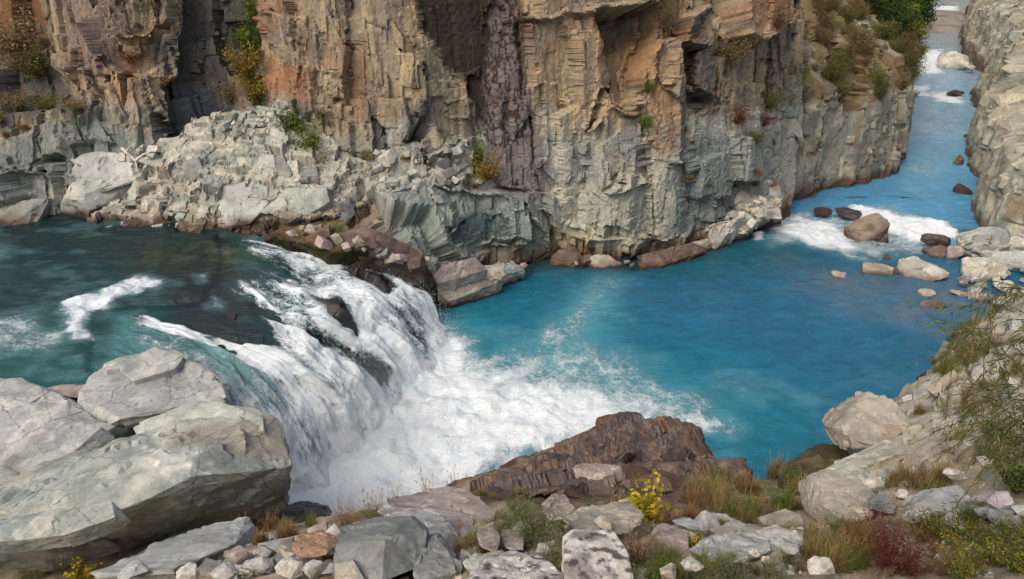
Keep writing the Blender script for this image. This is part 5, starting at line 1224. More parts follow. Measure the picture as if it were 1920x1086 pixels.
hullD('dark mossy rock below the round perched boulder', [(1480, 870, 21), (1540, 832, 22), (1580, 830, 21.5), (1600, 860, 20), (1560, 900, 19), (1500, 905, 19.4)], 1.4, 1.6, sub=5, pal='moss', mat=M_rock)
hullD('upright tan slab split by cracks above the red shrub', [(1526, 890, 14.2), (1550, 880, 14.4), (1600, 890, 14.0), (1640, 925, 13), (1645, 965, 12.2), (1590, 985, 11.9), (1545, 950, 12.8)], .7, .8, sub=5, pal='tan', sharp=20)
hullD('small blue-grey stone right of the upright tan slab', [(1646, 935, 12.2), (1662, 926, 12.4), (1682, 945, 12), (1678, 964, 11.6), (1650, 955, 11.8)], .3, .3, sub=4, pal='slate')
hullD('smooth rounded grey boulder in the right foreground', [(1738, 945, 11), (1765, 915, 11.6), (1800, 910, 11.7), (1828, 940, 11.1), (1826, 965, 10.6), (1760, 970, 10.5)], .6, .6, sub=5, pal='grey', sharp=10, relief=.6)
hullD('pinkish white angular rock at the right edge', [(1848, 940, 10), (1870, 920, 10.3), (1895, 922, 10.3), (1902, 945, 9.9), (1880, 958, 9.7)], .35, .3, sub=4, pal='pink', sharp=24, dust=(214, 196, 190))
hullD('small pale stone above the yellow-green plant', [(1714, 965, 10.6), (1728, 950, 10.9), (1746, 960, 10.7), (1742, 978, 10.3)], .25, .25, sub=4, pal='pale')
for k, (x, y, w, h, D, p, lb) in enumerate((
        (1845, 962, 34, 24, 9.7, 'slate', 'grey angular stone beside the smooth rounded boulder'), (1880, 975, 50, 30, 9.3, 'slate', 'blue-grey flat stone at the right edge below the pinkish rock'),
        (1915, 960, 36, 26, 9.4, 'grey', 'grey stone cut by the right edge of the photo'), (1905, 985, 44, 22, 9.0, 'slate', 'low slate stone at the right edge in front of the flat stone'),
        (1775, 1055, 40, 26, 7.8, 'pink', 'dull stone among the yellowing plants'), (1540, 1070, 50, 40, 7.8, 'pale', 'round pale stone at the bottom edge left of the red shrub'),
        (1255, 1078, 36, 44, 7.8, 'tan', 'upright rounded stone at the bottom edge right of the tall white boulder'), (1475, 1030, 60, 26, 9.3, 'grey', 'thin pale stone lying right of the wide slab'),
        (1415, 1040, 22, 14, 9.1, 'pale', 'small white chip on the wide pale slab'), (1440, 1052, 26, 14, 8.9, 'pale', 'flat pale chip in front of the wide slab'), (1395, 1056, 22, 14, 8.8, 'slate', 'little grey wedge in front of the wide slab'),
        (440, 1045, 48, 30, 12.4, 'pink', 'pinkish stone lying on the pale flat slab'), (480, 1060, 60, 34, 11.4, 'grey', 'grey rubble stone left of the tan blocks'), (500, 1035, 40, 26, 12, 'slate', 'small slate stone behind the grey rubble stone'),
        (540, 1070, 60, 34, 10.4, 'pale', 'pale stone below the orange-brown block'), (590, 1072, 50, 30, 10.2, 'grey', 'grey stone left of the tan-faced stone'), (420, 1080, 60, 30, 11.0, 'grey', 'grey stone at the bottom edge below the pinkish stone'),
        (350, 1078, 50, 26, 11.6, 'pale', 'pale stone at the bottom edge beside the flat slab'), (250, 1078, 60, 24, 12.4, 'grey', 'broken grey stone at the bottom left'), (730, 960, 40, 24, 13.6, 'grey', 'grey stone left of the rounded pinkish slab'),
        (880, 1005, 40, 26, 11.2, 'slate', 'slate stone under the ochre grass tuft'), (1130, 985, 40, 20, 11.2, 'tan', 'tan stone in front of the pale sloping slab'), (1300, 1065, 44, 26, 8.3, 'pale', 'pale stone among grey-green plants near the bottom'),
        (1695, 930, 30, 18, 12.6, 'pale', 'little pale stone behind the blue-grey stone'), (1640, 910, 40, 22, 13.6, 'pale', 'white stone under the long pale slab'), (1790, 890, 40, 22, 12.2, 'pale', 'pale stone in the brush above the smooth boulder'),
        (1850, 870, 36, 20, 11.8, 'pink', 'dusty pink stone under the willow'))):
    stone_at(lb, x, y, w, h, D, p, sub=4, mat=M_near, crisp=True, chips=3)
# brown outcrop at the water
ocp = [atD(*q) for q in ((850, 935, 17.5), (880, 915, 19.5), (930, 888, 22), (1000, 852, 25), (1060, 816, 26.8), (1120, 794, 27.4), (1160, 789, 27.4), (1210, 799, 27), (1270, 794, 27), (1312, 812, 26.2), (1322, 860, 24.4), (1310, 905, 21.6), (1200, 850, 24.2),
                         (1100, 858, 23.4), (1000, 898, 20.2), (960, 930, 17.6), (1100, 932, 17.2), (1250, 938, 17.4), (1200, 900, 20.2), (1040, 840, 25.2), (1280, 850, 24.4), (1380, 905, 21.8), (1370, 862, 24.2))]
ocb = [atD(*q) + np.array([0, 1.6, -3.5]) for q in ((850, 905, 20), (930, 880, 22.6), (1000, 848, 25.6), (1060, 812, 27.4), (1120, 790, 28), (1160, 785, 28), (1210, 795, 27.6), (1270, 790, 27.6), (1312, 808, 27))] + [atD(1345, 815, 26.6) + np.array([.5, .6, -3]), atD(1345, 850, 25.2) + np.array([.4, .3, -2])]
oca = np.array(ocp + ocb); oc_z = TPS(oca[:, :2], oca[:, 2], .015)
ox, oy = np.linspace(oca[:, 0].min() - .8, oca[:, 0].max() + .8, 250), np.linspace(oca[:, 1].min() - .6, oca[:, 1].max() + 1.2, 250)
OX, OY = np.meshgrid(ox, oy, indexing='ij'); OP = np.column_stack([OX.ravel(), OY.ravel()])
oz = oc_z(OP) + .30 * fbm(OP * .6, 3, 1501) + .16 * ridged(OP * .9, 3, 1503)
foot2 = np.array([atD(*q)[:2] for q in ((845, 940, 17), (1000, 945, 16.6), (1260, 945, 16.8), (1330, 930, 19), (1400, 915, 21), (1395, 868, 23.6))] + [p[:2] for p in (ocb[10], ocb[9], ocb[8], ocb[6], ocb[5], ocb[4], ocb[3], ocb[2], ocb[1], ocb[0])])
oz -= 3.0 * sstep(.15, -.8, poly_sd(OP, foot2) + .3 * fbm(OP * 1.0, 3, 1505))
OV = np.column_stack([OP, oz]); ON = grid_normals(np.column_stack([OP, oc_z(OP) + .45 * fbm(OP * .35, 2, 1507)]), 250, 250, np.array([0, -.2, 1.0]))
OA = [(.35, -.25, .9), (-.75, -.5, .42), (.55, -.75, .36), (-.2, .6, .77)]
OV = joint(OV, ON, OA, [(1.5, .9), (1.2, 1.0), (1.2, .9), (1.4, 1.0)], .42, 1511, .35, .85)
OV = joint(OV, grid_normals(OV, 250, 250, np.array([0, -.2, 1.0])) * .5 + ON * .5, OA, [(.55, .4), (.5, .45), (.5, .4), (.5, .4)], .14, 1521, .4, .85, None, .55)
OV += ON * (.04 * facets(OP * 5, 1531, 1.0)[0] + .025 * fbm(OP * 4, 3, 1533))[:, None]
oa, ob = fbm(OP * .7, 5, 1541), fbm(OP * 2.2, 5, 1543)
ocol = np.tile(lin(108, 92, 82), (len(OP), 1)); ocol = mixc(ocol, lin(82, 70, 67), sstep(-.15, .25, oa)); ocol = mixc(ocol, lin(136, 110, 90), sstep(.05, .4, ob) * .8); ocol = mixc(ocol, lin(122, 90, 66), sstep(.12, .4, fbm(OP * 1.2, 4, 1545)) * .7); ocol = mixc(ocol, lin(128, 122, 116), sstep(.25, .45, fbm(OP * 1.6, 4, 1547)) * .6)
ocol = mixc(ocol, WETC * .5, (1 - sstep(.2, 1.1, OV[:, 2] + .5 * ob)) * .85)
FO = grid_faces(250, 250); kO = OV[:, 2] > -1.4; FO = FO[kO[FO].any(1)]
outcrop = tag(obj('rock_outcrop', mesh_np('rock_outcrop', OV, FO, {'Col': ocol * .8}, True, 30), None, M_wet), 'rugged reddish brown rock outcrop rising out of the white water, centre of the near bank', 'rock outcrop')
for lb, x, y, w, h, D, p in (('dark brown boulder at the right end of the brown outcrop', 1285, 872, 84, 62, 23.2, 'dark'), ('squat reddish block on the crest of the brown outcrop', 1250, 806, 60, 34, 26.4, 'brown'), ('brown boulder in the pool edge right of the outcrop, grass on its top', 1372, 895, 84, 60, 22.6, 'brown'), ('purplish slab leaning on the front of the brown outcrop', 1130, 905, 110, 50, 19.6, 'pink')):
    stone_at(lb, x, y, w, h, D, p, sub=5, crisp=True, chips=4, water=.2)
# ------------------------------------------------------------------ river rocks and the boulder bar
stone_at('big brown boulder in the middle of the rapids', 1632, 442, 98, 66, 0, 'brown', z=-.1, sub=5, tall=.95, depth=.7, sharp=14, water=-.5, dust=(150, 136, 116))
for x, y, w, h, z, p, lb in ((1757, 452, 58, 32, -.3, 'dark', 'dark purple boulder in the rapids near the right bank'), (1658, 487, 44, 20, -.1, 'dark', 'small dark boulder between the big brown boulder and the flat tan rock'),
                             (1592, 402, 60, 16, -.5, 'dark', 'low dark rock washed by foam behind the big brown boulder'), (1545, 398, 40, 14, -.5, 'brown', 'brown rock at the left lip of the rapids'),
                             (1573, 520, 30, 24, 0, 'tan', 'small tan rock alone in the smooth water above the rapids'), (1806, 360, 36, 36, -.9, 'pale', 'pale boulder in the calm blue water under the right bank'),
                             (1762, 478, 60, 36, 0, 'brown', 'brown cobbly boulder beside the white and brown boulder'), (1790, 475, 46, 30, .2, 'pink', 'reddish boulder in the pile by the right bank'), (1852, 462, 100, 74, .5, 'grey', 'large grey boulder at the foot of the right bank'),
                             (1895, 490, 90, 60, .5, 'grey', 'grey ridged boulder right of the large grey boulder'), (1912, 462, 40, 40, .9, 'pale', 'pale block at the right edge above the boulder pile'), (1845, 512, 90, 60, .3, 'pale', 'pale flat-topped boulder at the water edge'),
                             (1812, 532, 34, 32, .0, 'slate', 'dark grey rounded stone in front of the pale flat-topped boulder'), (1740, 553, 40, 20, 0, 'tan', 'tan wedge of rock lying in the shallows'), (1752, 578, 50, 24, 0, 'brown', 'brown stone with a white patch in the shallows'),
                             (1795, 553, 30, 14, 0, 'pink', 'reddish flat stone in the shallows'), (1828, 556, 44, 20, 0, 'orange', 'orange-brown cobbles cluster stone by the shallows'), (1884, 565, 44, 26, .3, 'grey', 'smooth grey stone at the end of the boulder bar'),
                             (1900, 540, 40, 30, .5, 'pale', 'white streaked stone at the right edge of the boulder bar'), (1735, 505, 30, 14, 0, 'pale', 'small pale stone touching the white and brown boulder')):
    stone_at(lb, x, y, w, h, 0, p, z=z, sub=5 if w > 80 else 4, water=-.35 if z < .3 and p != 'dark' else None, mat=M_wet if p == 'dark' else M_rock, sharp=14, depth=.7)
boulder('long white and brown boulder lying at the outlet of the pool', np.vstack([[atZ(*q) for q in ((1680, 500, .5), (1690, 480, .9), (1712, 474, 1.0), (1745, 492, .9), (1795, 516, .5), (1790, 522, .1), (1740, 530, -.1), (1700, 520, 0))], [atZ(*q) + np.array([0, .4, -.9]) for q in ((1684, 505, .3), (1790, 518, .3), (1720, 500, .6))]]), pal='pale', water=-.05, wetcol=(110, 78, 56), sharp=14, sub=5)
boulder('flat tan plank-like rock at the pool outlet', np.vstack([[atZ(*q) for q in ((1618, 490, .45), (1676, 498, .45), (1676, 510, .35), (1618, 504, .35))], [atZ(*q) + np.array([0, 0, -.8]) for q in ((1618, 490, .45), (1676, 498, .45), (1676, 510, .35), (1618, 504, .35))]]), pal='tan', sharp=26, sub=4, water=-.05)
stone_at('great pale rounded boulder far up the river', 1790, 117, 66, 36, 0, 'pale', z=-1.4, sub=5, tall=.9, depth=.8, sharp=12, relief=.7)
for x, y, w, h, z, p, lb in ((1820, 128, 24, 14, -1.6, 'pale', 'small pale boulder right of the great far boulder'), (1720, 98, 26, 20, -1.6, 'slate', 'dark rock at the left edge of the far river'), (1745, 8, 22, 10, -2.4, 'pale', 'tiny pale rock in the farthest white water'),
                             (1838, 172, 34, 22, -1.2, 'brown', 'brown rock at the right edge of the far river'), (1790, 175, 44, 8, -1.5, 'dark', 'dark bar of rock breaking the far rapids'), (1715, 178, 30, 16, -1.5, 'grey', 'grey rock at the left bank of the far rapids'), (1704, 205, 22, 14, -1.3, 'slate', 'small slate rock against the left wall of the gorge'), (1798, 305, 20, 34, -.8, 'brown', 'reddish boulder leaning on the right wall of the gorge')):
    stone_at(lb, x, y, w, h, 0, p, z=z, sub=4, sharp=14)
rng_s = np.random.RandomState(5)
def scatter_bar(poly, n, smin, smax, pals, lb, grp, z0):
    poly = np.array(poly, float); lo, hi = poly.min(0), poly.max(0); k = 0
    for _ in range(n * 30):
        if k >= n: break
        q = lo + (hi - lo) * rng_s.rand(2)
        if poly_sd(q[None], poly)[0] < 0: continue
        s = smin + (smax - smin) * rng_s.rand() ** 2
        P = atZ(q[0], q[1], z0); o = block(P, s, pals[rng_s.randint(len(pals))], None, 'stone'); tag(o, lb, 'stone', grp); k += 1
scatter_bar([(1780, 490), (1920, 440), (1960, 470), (1960, 580), (1860, 570), (1800, 545)], 46, .3, .9, ('grey', 'pale', 'tan', 'pink', 'slate'), 'loose stone of the boulder bar below the right bank', 'loose stones of the boulder bar', .3)
# loose stones over the near slope: the larger ones singly, the gravel as one mass
def slope_stones(poly, n, pmin, pmax, pals, lb, grp):
    poly = np.array(poly, float); lo, hi = poly.min(0), poly.max(0); k = 0
    for _ in range(n * 30):
        if k >= n: break
        q = lo + (hi - lo) * rng_s.rand(2)
        if poly_sd(q[None], poly)[0] < 0: continue
        P, D = on_ground(*q); px = pmin + (pmax - pmin) * rng_s.rand() ** 2; s = px / FPX * D
        o = block((P[0], P[1], P[2] - s * .12), s, pals[rng_s.randint(len(pals))], None, 'stone', mat=M_near); tag(o, lb, 'stone', grp); k += 1
slope_stones([(180, 1090), (330, 1040), (480, 990), (620, 990), (640, 1090)], 60, 12, 42, ('grey', 'slate', 'slate', 'pink', 'tan'), 'loose angular stone in the rubble at the bottom left', 'loose stones of the bottom left rubble')
slope_stones([(860, 960), (1100, 960), (1300, 960), (1500, 990), (1480, 1090), (860, 1090)], 40, 10, 34, ('grey', 'slate', 'tan', 'pink'), 'loose stone on the middle of the near slope', 'loose stones in the middle of the near slope')
slope_stones([(1520, 900), (1800, 860), (1920, 900), (1920, 1086), (1520, 1086)], 50, 10, 32, ('grey', 'slate', 'tan', 'slate'), 'loose stone between the plants on the right slope', 'loose stones of the right slope')
slope_stones([(840, 985), (1100, 965), (1300, 975), (1500, 985), (1500, 1086), (840, 1086)], 34, 36, 64, ('grey', 'slate', 'grey', 'tan'), 'packed grey boulder of the middle slope', 'packed grey boulders of the middle slope')
slope_stones([(1560, 900), (1800, 860), (1920, 880), (1920, 1000), (1600, 1000)], 20, 30, 58, ('grey', 'slate', 'pale', 'grey'), 'packed grey boulder of the right slope', 'packed grey boulders of the right slope')
slope_stones([(1700, 760), (1800, 640), (1915, 600), (1915, 860), (1760, 880)], 26, 24, 60, ('grey', 'pale', 'tan', 'slate'), 'angular boulder on the bank under the willow', 'boulders on the bank under the willow')
slope_stones([(200, 1086), (420, 1020), (620, 990), (640, 1086)], 20, 36, 70, ('grey', 'slate', 'grey', 'tan'), 'packed grey boulder of the bottom left rubble', 'packed grey boulders of the bottom left')
gi, gf = ico(1)
gpts = []
for _ in range(3000):
    px, py = rng_s.uniform(150, 1920), rng_s.uniform(880, 1086)
    if py < 960 and px < 1500: continue
    gpts.append((px, py))
gpts = np.array(gpts)
def ground_hits(pp):
    Rr = np.array([ray(*p) for p in pp]); lo = np.full(len(pp), 4.0); hi = np.full(len(pp), 4.0); done = np.zeros(len(pp), bool); out = np.full(len(pp), 50.0)
    for D in np.exp(np.linspace(math.log(4), math.log(50), 160)):
        P = CAMP + Rr * D; below = (P[:, 2] < ground_z(P[:, :2])) & ~done; out[below] = D; done |= below
    return CAMP + Rr * out[:, None], out
GPT, GD = ground_hits(gpts)
sz = np.clip((2.5 + 9 * rng_s.rand(len(gpts)) ** 3) / FPX * GD, .01, .2)
gv = (gi[None] * (1 + .3 * (rng_s.rand(len(gpts), len(gi), 1) - .5)) * sz[:, None, None] * np.array([1, .9, .6])[None, None] + GPT[:, None]).reshape(-1, 3)
gfa = (gf[None] + (np.arange(len(gpts)) * len(gi))[:, None, None]).reshape(-1, 3)
pc = np.array([lin(*c) for c in ((170, 164, 148), (140, 136, 124), (190, 180, 158), (150, 126, 108), (116, 108, 98))])[rng_s.randint(5, size=len(gpts))] * rng_s.uniform(.8, 1.2, (len(gpts), 1))
tag(obj('gravel', mesh_np('gravel', gv, gfa, {'Col': np.repeat(pc, len(gi), 0)}, False), None, M_near), 'loose gravel and chips scattered over the near slope', None, None, 'stuff')
print('near rocks', round(time.time() - T0, 1))
# ================================================================== plants
def leaf_material(name, trans=.25):
    m, nt, bs = new_mat(name)
    at = N(nt, 'ShaderNodeAttribute', attribute_name='Col'); oi = N(nt, 'ShaderNodeObjectInfo')
    r = ramp(nt, oi.outputs['Random'], [(0, .78), (1, 1.2)])
    c = mix_rgb(nt, 'MULTIPLY', 1.0, at.outputs['Color'], r.outputs[0])
    nt.links.new(c, bs.inputs['Base Color']); bs.inputs['Roughness'].default_value = .7; bs.inputs['Specular IOR Level'].default_value = .2
    tr = N(nt, 'ShaderNodeBsdfTranslucent'); nt.links.new(c, tr.inputs[0])
    mx = N(nt, 'ShaderNodeMixShader'); mx.inputs[0].default_value = trans; out = nt.nodes['Material Output']
    nt.links.new(bs.outputs[0], mx.inputs[1]); nt.links.new(tr.outputs[0], mx.inputs[2]); nt.links.new(mx.outputs[0], out.inputs[0])
    return m
M_leaf = leaf_material('leaf'); M_stem = leaf_material('stem', .05)
def unit(v): return v / (np.linalg.norm(v, axis=1)[:, None] + 1e-9)
def tubes(paths, w0, w1, cols, rng):
    V, F, C = [], [], []; n = 0
    for p, c in zip(paths, cols):
        p = np.asarray(p); k = len(p); d = unit(np.gradient(p, axis=0)); u = unit(np.cross(d, rng.normal(size=3)[None])); v = np.cross(d, u)
        w = np.linspace(w0, w1, k)[:, None] / 2
        ring = np.stack([p + u * w, p - .5 * u * w + .87 * v * w, p - .5 * u * w - .87 * v * w], 1).reshape(-1, 3)
        V.append(ring); C.append(np.repeat(c[None], len(ring), 0))
        i = np.arange(k - 1)[:, None] * 3
        for a, b in ((0, 1), (1, 2), (2, 0)): F.append(np.column_stack([i + a, i + b, i + 3 + b, i + 3 + a]) + n)
        n += len(ring)
    return np.vstack(V), np.vstack(F), np.vstack(C)
def leaves(P, Dr, L, W, col, rng, droop=.2):
    n = len(P); Dr = unit(Dr); side = unit(np.cross(Dr, rng.normal(size=(n, 3)))); up = np.cross(side, Dr)
    L = np.broadcast_to(L, n)[:, None]; W = np.broadcast_to(W, n)[:, None]
    mid = P + Dr * L * .45 + up * L * .08; tip = P + Dr * L - np.array([0, 0, 1.0]) * L * droop
    V = np.stack([P, mid + side * W / 2, tip, mid - side * W / 2], 1).reshape(-1, 3)
    F = np.arange(n * 4).reshape(n, 4)
    return V, F, np.repeat(col, 4, 0)
def pick(cols, n, rng, spread=.22):
    c = np.array([lin(*k) for k in cols])[rng.randint(len(cols), size=n)]
    return c * rng.uniform(1 - spread, 1 + spread, (n, 1))
def grow(rng, n, h, spread, k=6, lean=.25, curl=.3):
    out = []
    for _ in range(n):
        a = rng.uniform(0, 6.283); r = rng.uniform(0, 1) ** .6 * spread; e = np.array([math.cos(a) * r, math.sin(a) * r, rng.uniform(.55, 1) * h])
        b = np.array([math.cos(a), math.sin(a), 0]) * r * .12
        t = np.linspace(0, 1, k)[:, None]; w = np.cumsum(rng.normal(size=(k, 3)) * .045 * h, 0) * t
        out.append(b + (e - b) * np.concatenate([t ** (1 + curl), t ** (1 + curl), t], 1) + w)
    return out
def shrub(seed, h=1.0, spread=.5, stems=26, per=60, L=.035, W=.016, leaf=((110, 120, 80),), wood=(96, 76, 56), lo=.25, jit=.05, k=6, updir=.5, droop=.15, w0=.012):
    rng = np.random.RandomState(seed)
    paths = grow(rng, stems, h, spread, k)
    sv = tubes(paths, w0, w0 * .25, pick([wood], stems, rng), rng)
    P, Dv = [], []
    for p in paths:
        t = rng.uniform(lo, 1, per) * (k - 1); i = np.minimum(t.astype(int), k - 2); f = (t - i)[:, None]
        q = p[i] * (1 - f) + p[i + 1] * f; d = p[i + 1] - p[i]
        P.append(q + rng.normal(size=(per, 3)) * jit * h); Dv.append(unit(d) * updir + unit(rng.normal(size=(per, 3))))
    P = np.vstack(P); Dv = np.vstack(Dv)
    lv = leaves(P, Dv, L * rng.uniform(.6, 1.3, len(P)), W * rng.uniform(.7, 1.2, len(P)), pick(leaf, len(P), rng), rng, droop)
    return sv, lv
def grass(seed, h=.6, spread=.3, n=130, cols=((150, 120, 60),), w=.007, curl=1.2, heads=0, headcol=(190, 170, 130)):
    rng = np.random.RandomState(seed); V, F, C = [], [], []; m = 0; k = 5
    for _ in range(n):
        a = rng.uniform(0, 6.283); r = rng.uniform(.2, 1) * spread; hh = h * rng.uniform(.5, 1.05); b = rng.normal(size=3) * spread * .22; b[2] = 0
        t = np.linspace(0, 1, k); x = r * t ** (1 + curl); z = hh * (t - .28 * t ** 2.5 * rng.uniform(.2, 1.4))
        p = np.column_stack([math.cos(a) * x, math.sin(a) * x, z]) + b
        s = np.array([-math.sin(a), math.cos(a), 0])[None] * (w * (1 - t ** 1.6 * .9))[:, None]
        V.append(np.stack([p - s, p + s], 1).reshape(-1, 3)); i = np.arange(k - 1)[:, None] * 2
        F.append(np.column_stack([i, i + 1, i + 3, i + 2]) + m); C.append(np.repeat(pick(cols, 1, rng, .25), 2 * k, 0)); m += 2 * k
    blades = (np.vstack(V), np.vstack(F), np.vstack(C))
    if not heads: return blades, None
    paths = grow(rng, heads, h * 1.5, spread * .9, 5, curl=.8); P, Dv = [], []
    st_ = tubes(paths, .005, .003, pick([headcol], heads, rng), rng)
    for p in paths:
        kk = 16; t = rng.uniform(.78, 1, kk)[:, None]; P.append(p[-2] + (p[-1] - p[-2]) * (t - .5) * 2 + rng.normal(size=(kk, 3)) * .008); Dv.append(unit(p[-1:] - p[-2:-1]) + .8 * unit(rng.normal(size=(kk, 3))))
    hv = leaves(np.vstack(P), np.vstack(Dv), .03, .012, pick([headcol], heads * 16, rng), rng)
    n0 = len(blades[0]); blades = (np.vstack([blades[0], st_[0]]), np.vstack([blades[1], st_[1] + n0]), np.vstack([blades[2], st_[2]]))
    return blades, hv
class Kind:
    def __init__(s, name, parts, cat): s.name, s.parts, s.cat = name, [(n, mesh_np(n, v[0], v[1], {'Col': v[2]}, True), m) for n, v, m in parts if v is not None], cat
    def put(s, P, sc_, label, group=None, rz=None, sq=(1, 1, 1), tilt=(0, 0)):
        r = empty(s.name, P, rng_v.uniform(0, 6.283) if rz is None else rz); r.scale = (sc_ * sq[0], sc_ * sq[1], sc_ * sq[2])
        r.rotation_euler[0], r.rotation_euler[1] = tilt
        tag(r, label, s.cat, group)
        for n, me, m in s.parts:
            o = obj(n, me, r, m)
            if n == 'seed_heads': o['kind'] = 'stuff'
        return r
rng_v = np.random.RandomState(99)
def K_shrub(name, cat='shrub', nvar=2, **kw):
    out = []
    for i in range(nvar):
        a, b = shrub(hash(name) % 1 + sum(map(ord, name)) + i, **kw); out.append(Kind(name, (('stems', a, M_stem), ('foliage', b, M_leaf)), cat))
    return out
def K_grass(name, nvar=2, **kw):
    out = []
    for i in range(nvar):
        a, b = grass(sum(map(ord, name)) + i * 7, **kw); out.append(Kind(name, (('blades', a, M_leaf), ('seed_heads', b, M_leaf)), 'grass tuft'))
    return out
OLIVE = ((112, 106, 58), (92, 92, 50), (128, 116, 66)); DRYB = ((136, 108, 78), (118, 92, 68), (152, 126, 90)); GREENS = ((72, 98, 40), (92, 116, 48), (60, 84, 38)); YEL = ((186, 160, 44), (160, 146, 50), (120, 124, 46))
K = dict(
    grey=K_shrub('grey_green_shrub', h=1, spread=.62, stems=54, per=64, L=.05, W=.017, leaf=((110, 118, 82), (92, 104, 70), (132, 134, 98), (112, 110, 60))),
    green=K_shrub('green_shrub', h=1, spread=.6, stems=44, per=58, L=.06, W=.026, leaf=GREENS + ((120, 126, 56),)),
    red=K_shrub('red_shrub', nvar=1, h=1, spread=.72, stems=150, per=40, L=.032, W=.010, leaf=((108, 46, 40), (84, 38, 36), (132, 66, 48), (96, 58, 46)), wood=(104, 54, 46), lo=.35, updir=1.2, w0=.008),
    brown=K_shrub('dry_brown_shrub', h=1, spread=.6, stems=90, per=26, L=.035, W=.010, leaf=DRYB + ((140, 96, 74),), wood=(112, 84, 64), lo=.4, updir=1.0, w0=.009),
    yellow=K_shrub('yellow_leaved_shrub', nvar=1, h=1, spread=.5, stems=16, per=26, L=.115, W=.10, leaf=((196, 172, 36), (176, 160, 40), (206, 184, 60), (150, 148, 50)), lo=.25, jit=.05, updir=.2, droop=.25),
    fern=K_shrub('feathery_leaved_plant', h=1, spread=.8, stems=26, per=46, L=.10, W=.034, leaf=GREENS + ((176, 166, 50), (130, 136, 54), (150, 120, 60)), lo=.25, jit=.02, updir=.35, droop=.3),
    ochre=K_grass('ochre_grass_tuft', nvar=3, cols=((140, 120, 74), (122, 108, 66), (160, 138, 90), (106, 102, 60))),
    orange=K_grass('orange_grass_tuft', cols=((142, 104, 66), (128, 94, 62), (156, 124, 84), (114, 96, 60))),
    greengrass=K_grass('green_grass_tuft', cols=((104, 110, 54), (84, 98, 46), (134, 126, 66))),
    ears=K_grass('dry_grass_with_ears', nvar=1, n=24, h=.5, heads=9, cols=((160, 134, 84), (140, 118, 74))),
    cliffgreen=K_shrub('cliff_shrub', h=1, spread=.55, stems=34, per=56, L=.075, W=.05, leaf=((84, 108, 44), (104, 124, 50), (68, 90, 40), (130, 130, 50)), lo=.15, jit=.08),
    cliffyellow=K_shrub('yellowing_cliff_shrub', h=1, spread=.55, stems=34, per=46, L=.07, W=.045, leaf=((140, 122, 50), (120, 108, 48), (96, 100, 44), (150, 110, 56)), lo=.15, jit=.08),
    cliffred=K_shrub('red_cliff_shrub', nvar=1, h=1, spread=.6, stems=30, per=40, L=.07, W=.04, leaf=((124, 64, 50), (110, 58, 46), (136, 92, 64), (110, 84, 58)), lo=.2, jit=.08),
    brush=K_shrub('hill_brush', nvar=3, h=1, spread=.75, stems=40, per=40, L=.085, W=.03, leaf=DRYB + ((118, 106, 62), (100, 96, 60)), lo=.1, jit=.10),
    brushgreen=K_shrub('olive_hill_brush', nvar=2, h=1, spread=.75, stems=40, per=44, L=.085, W=.036, leaf=OLIVE + ((84, 96, 48),), lo=.1, jit=.10))
def hill_tree(seed, leafc):
    rng = np.random.RandomState(seed)
    trunk = [np.array([[0, 0, 0], [.02, .02, .3], [-.02, .03, .6], [.03, 0, .9]])]
    for _ in range(9):
        z = rng.uniform(.25, .75); a = rng.uniform(0, 6.28); trunk.append(np.array([[0, 0, z], [math.cos(a) * .16, math.sin(a) * .16, z + .1], [math.cos(a) * .34, math.sin(a) * .34, z + .16]]))
    tv = tubes(trunk, .05, .015, pick([(84, 68, 54)], len(trunk), rng), rng)
    cc = []
    for _ in range(26):
        a = rng.uniform(0, 6.28); z = rng.uniform(.25, 1); r = .42 * math.sin(min(1, (1.08 - z) * 1.5) * 1.57) * rng.uniform(.3, 1); cc.append((math.cos(a) * r, math.sin(a) * r, z))
    cc = np.array(cc); P = cc[rng.randint(26, size=2400)] + rng.normal(size=(2400, 3)) * .075
    lv = leaves(P, rng.normal(size=(2400, 3)), .05, .035, pick(leafc, 2400, rng), rng)
    return tv, lv
TREES = []
for i, lc in enumerate((GREENS, ((58, 82, 40), (70, 94, 44), (48, 70, 36)), ((120, 128, 50), (98, 114, 46), (140, 136, 56)))):
    a, b = hill_tree(40 + i, lc); TREES.append(Kind('hill_tree', (('trunk', a, M_stem), ('crown', b, M_leaf)), 'tree'))
print('plant kinds', round(time.time() - T0, 1))
def g_put(kind, px, py, hpx, label, group=None, sq=(1, 1, 1), base=1.0, var=None, sink=.03):
    P, D = on_ground(px, py); k = K[kind][rng_v.randint(len(K[kind])) if var is None else var]
    s = hpx / FPX * D / base
    return k.put((P[0], P[1], P[2] - sink * s), s, label, group, sq=sq)
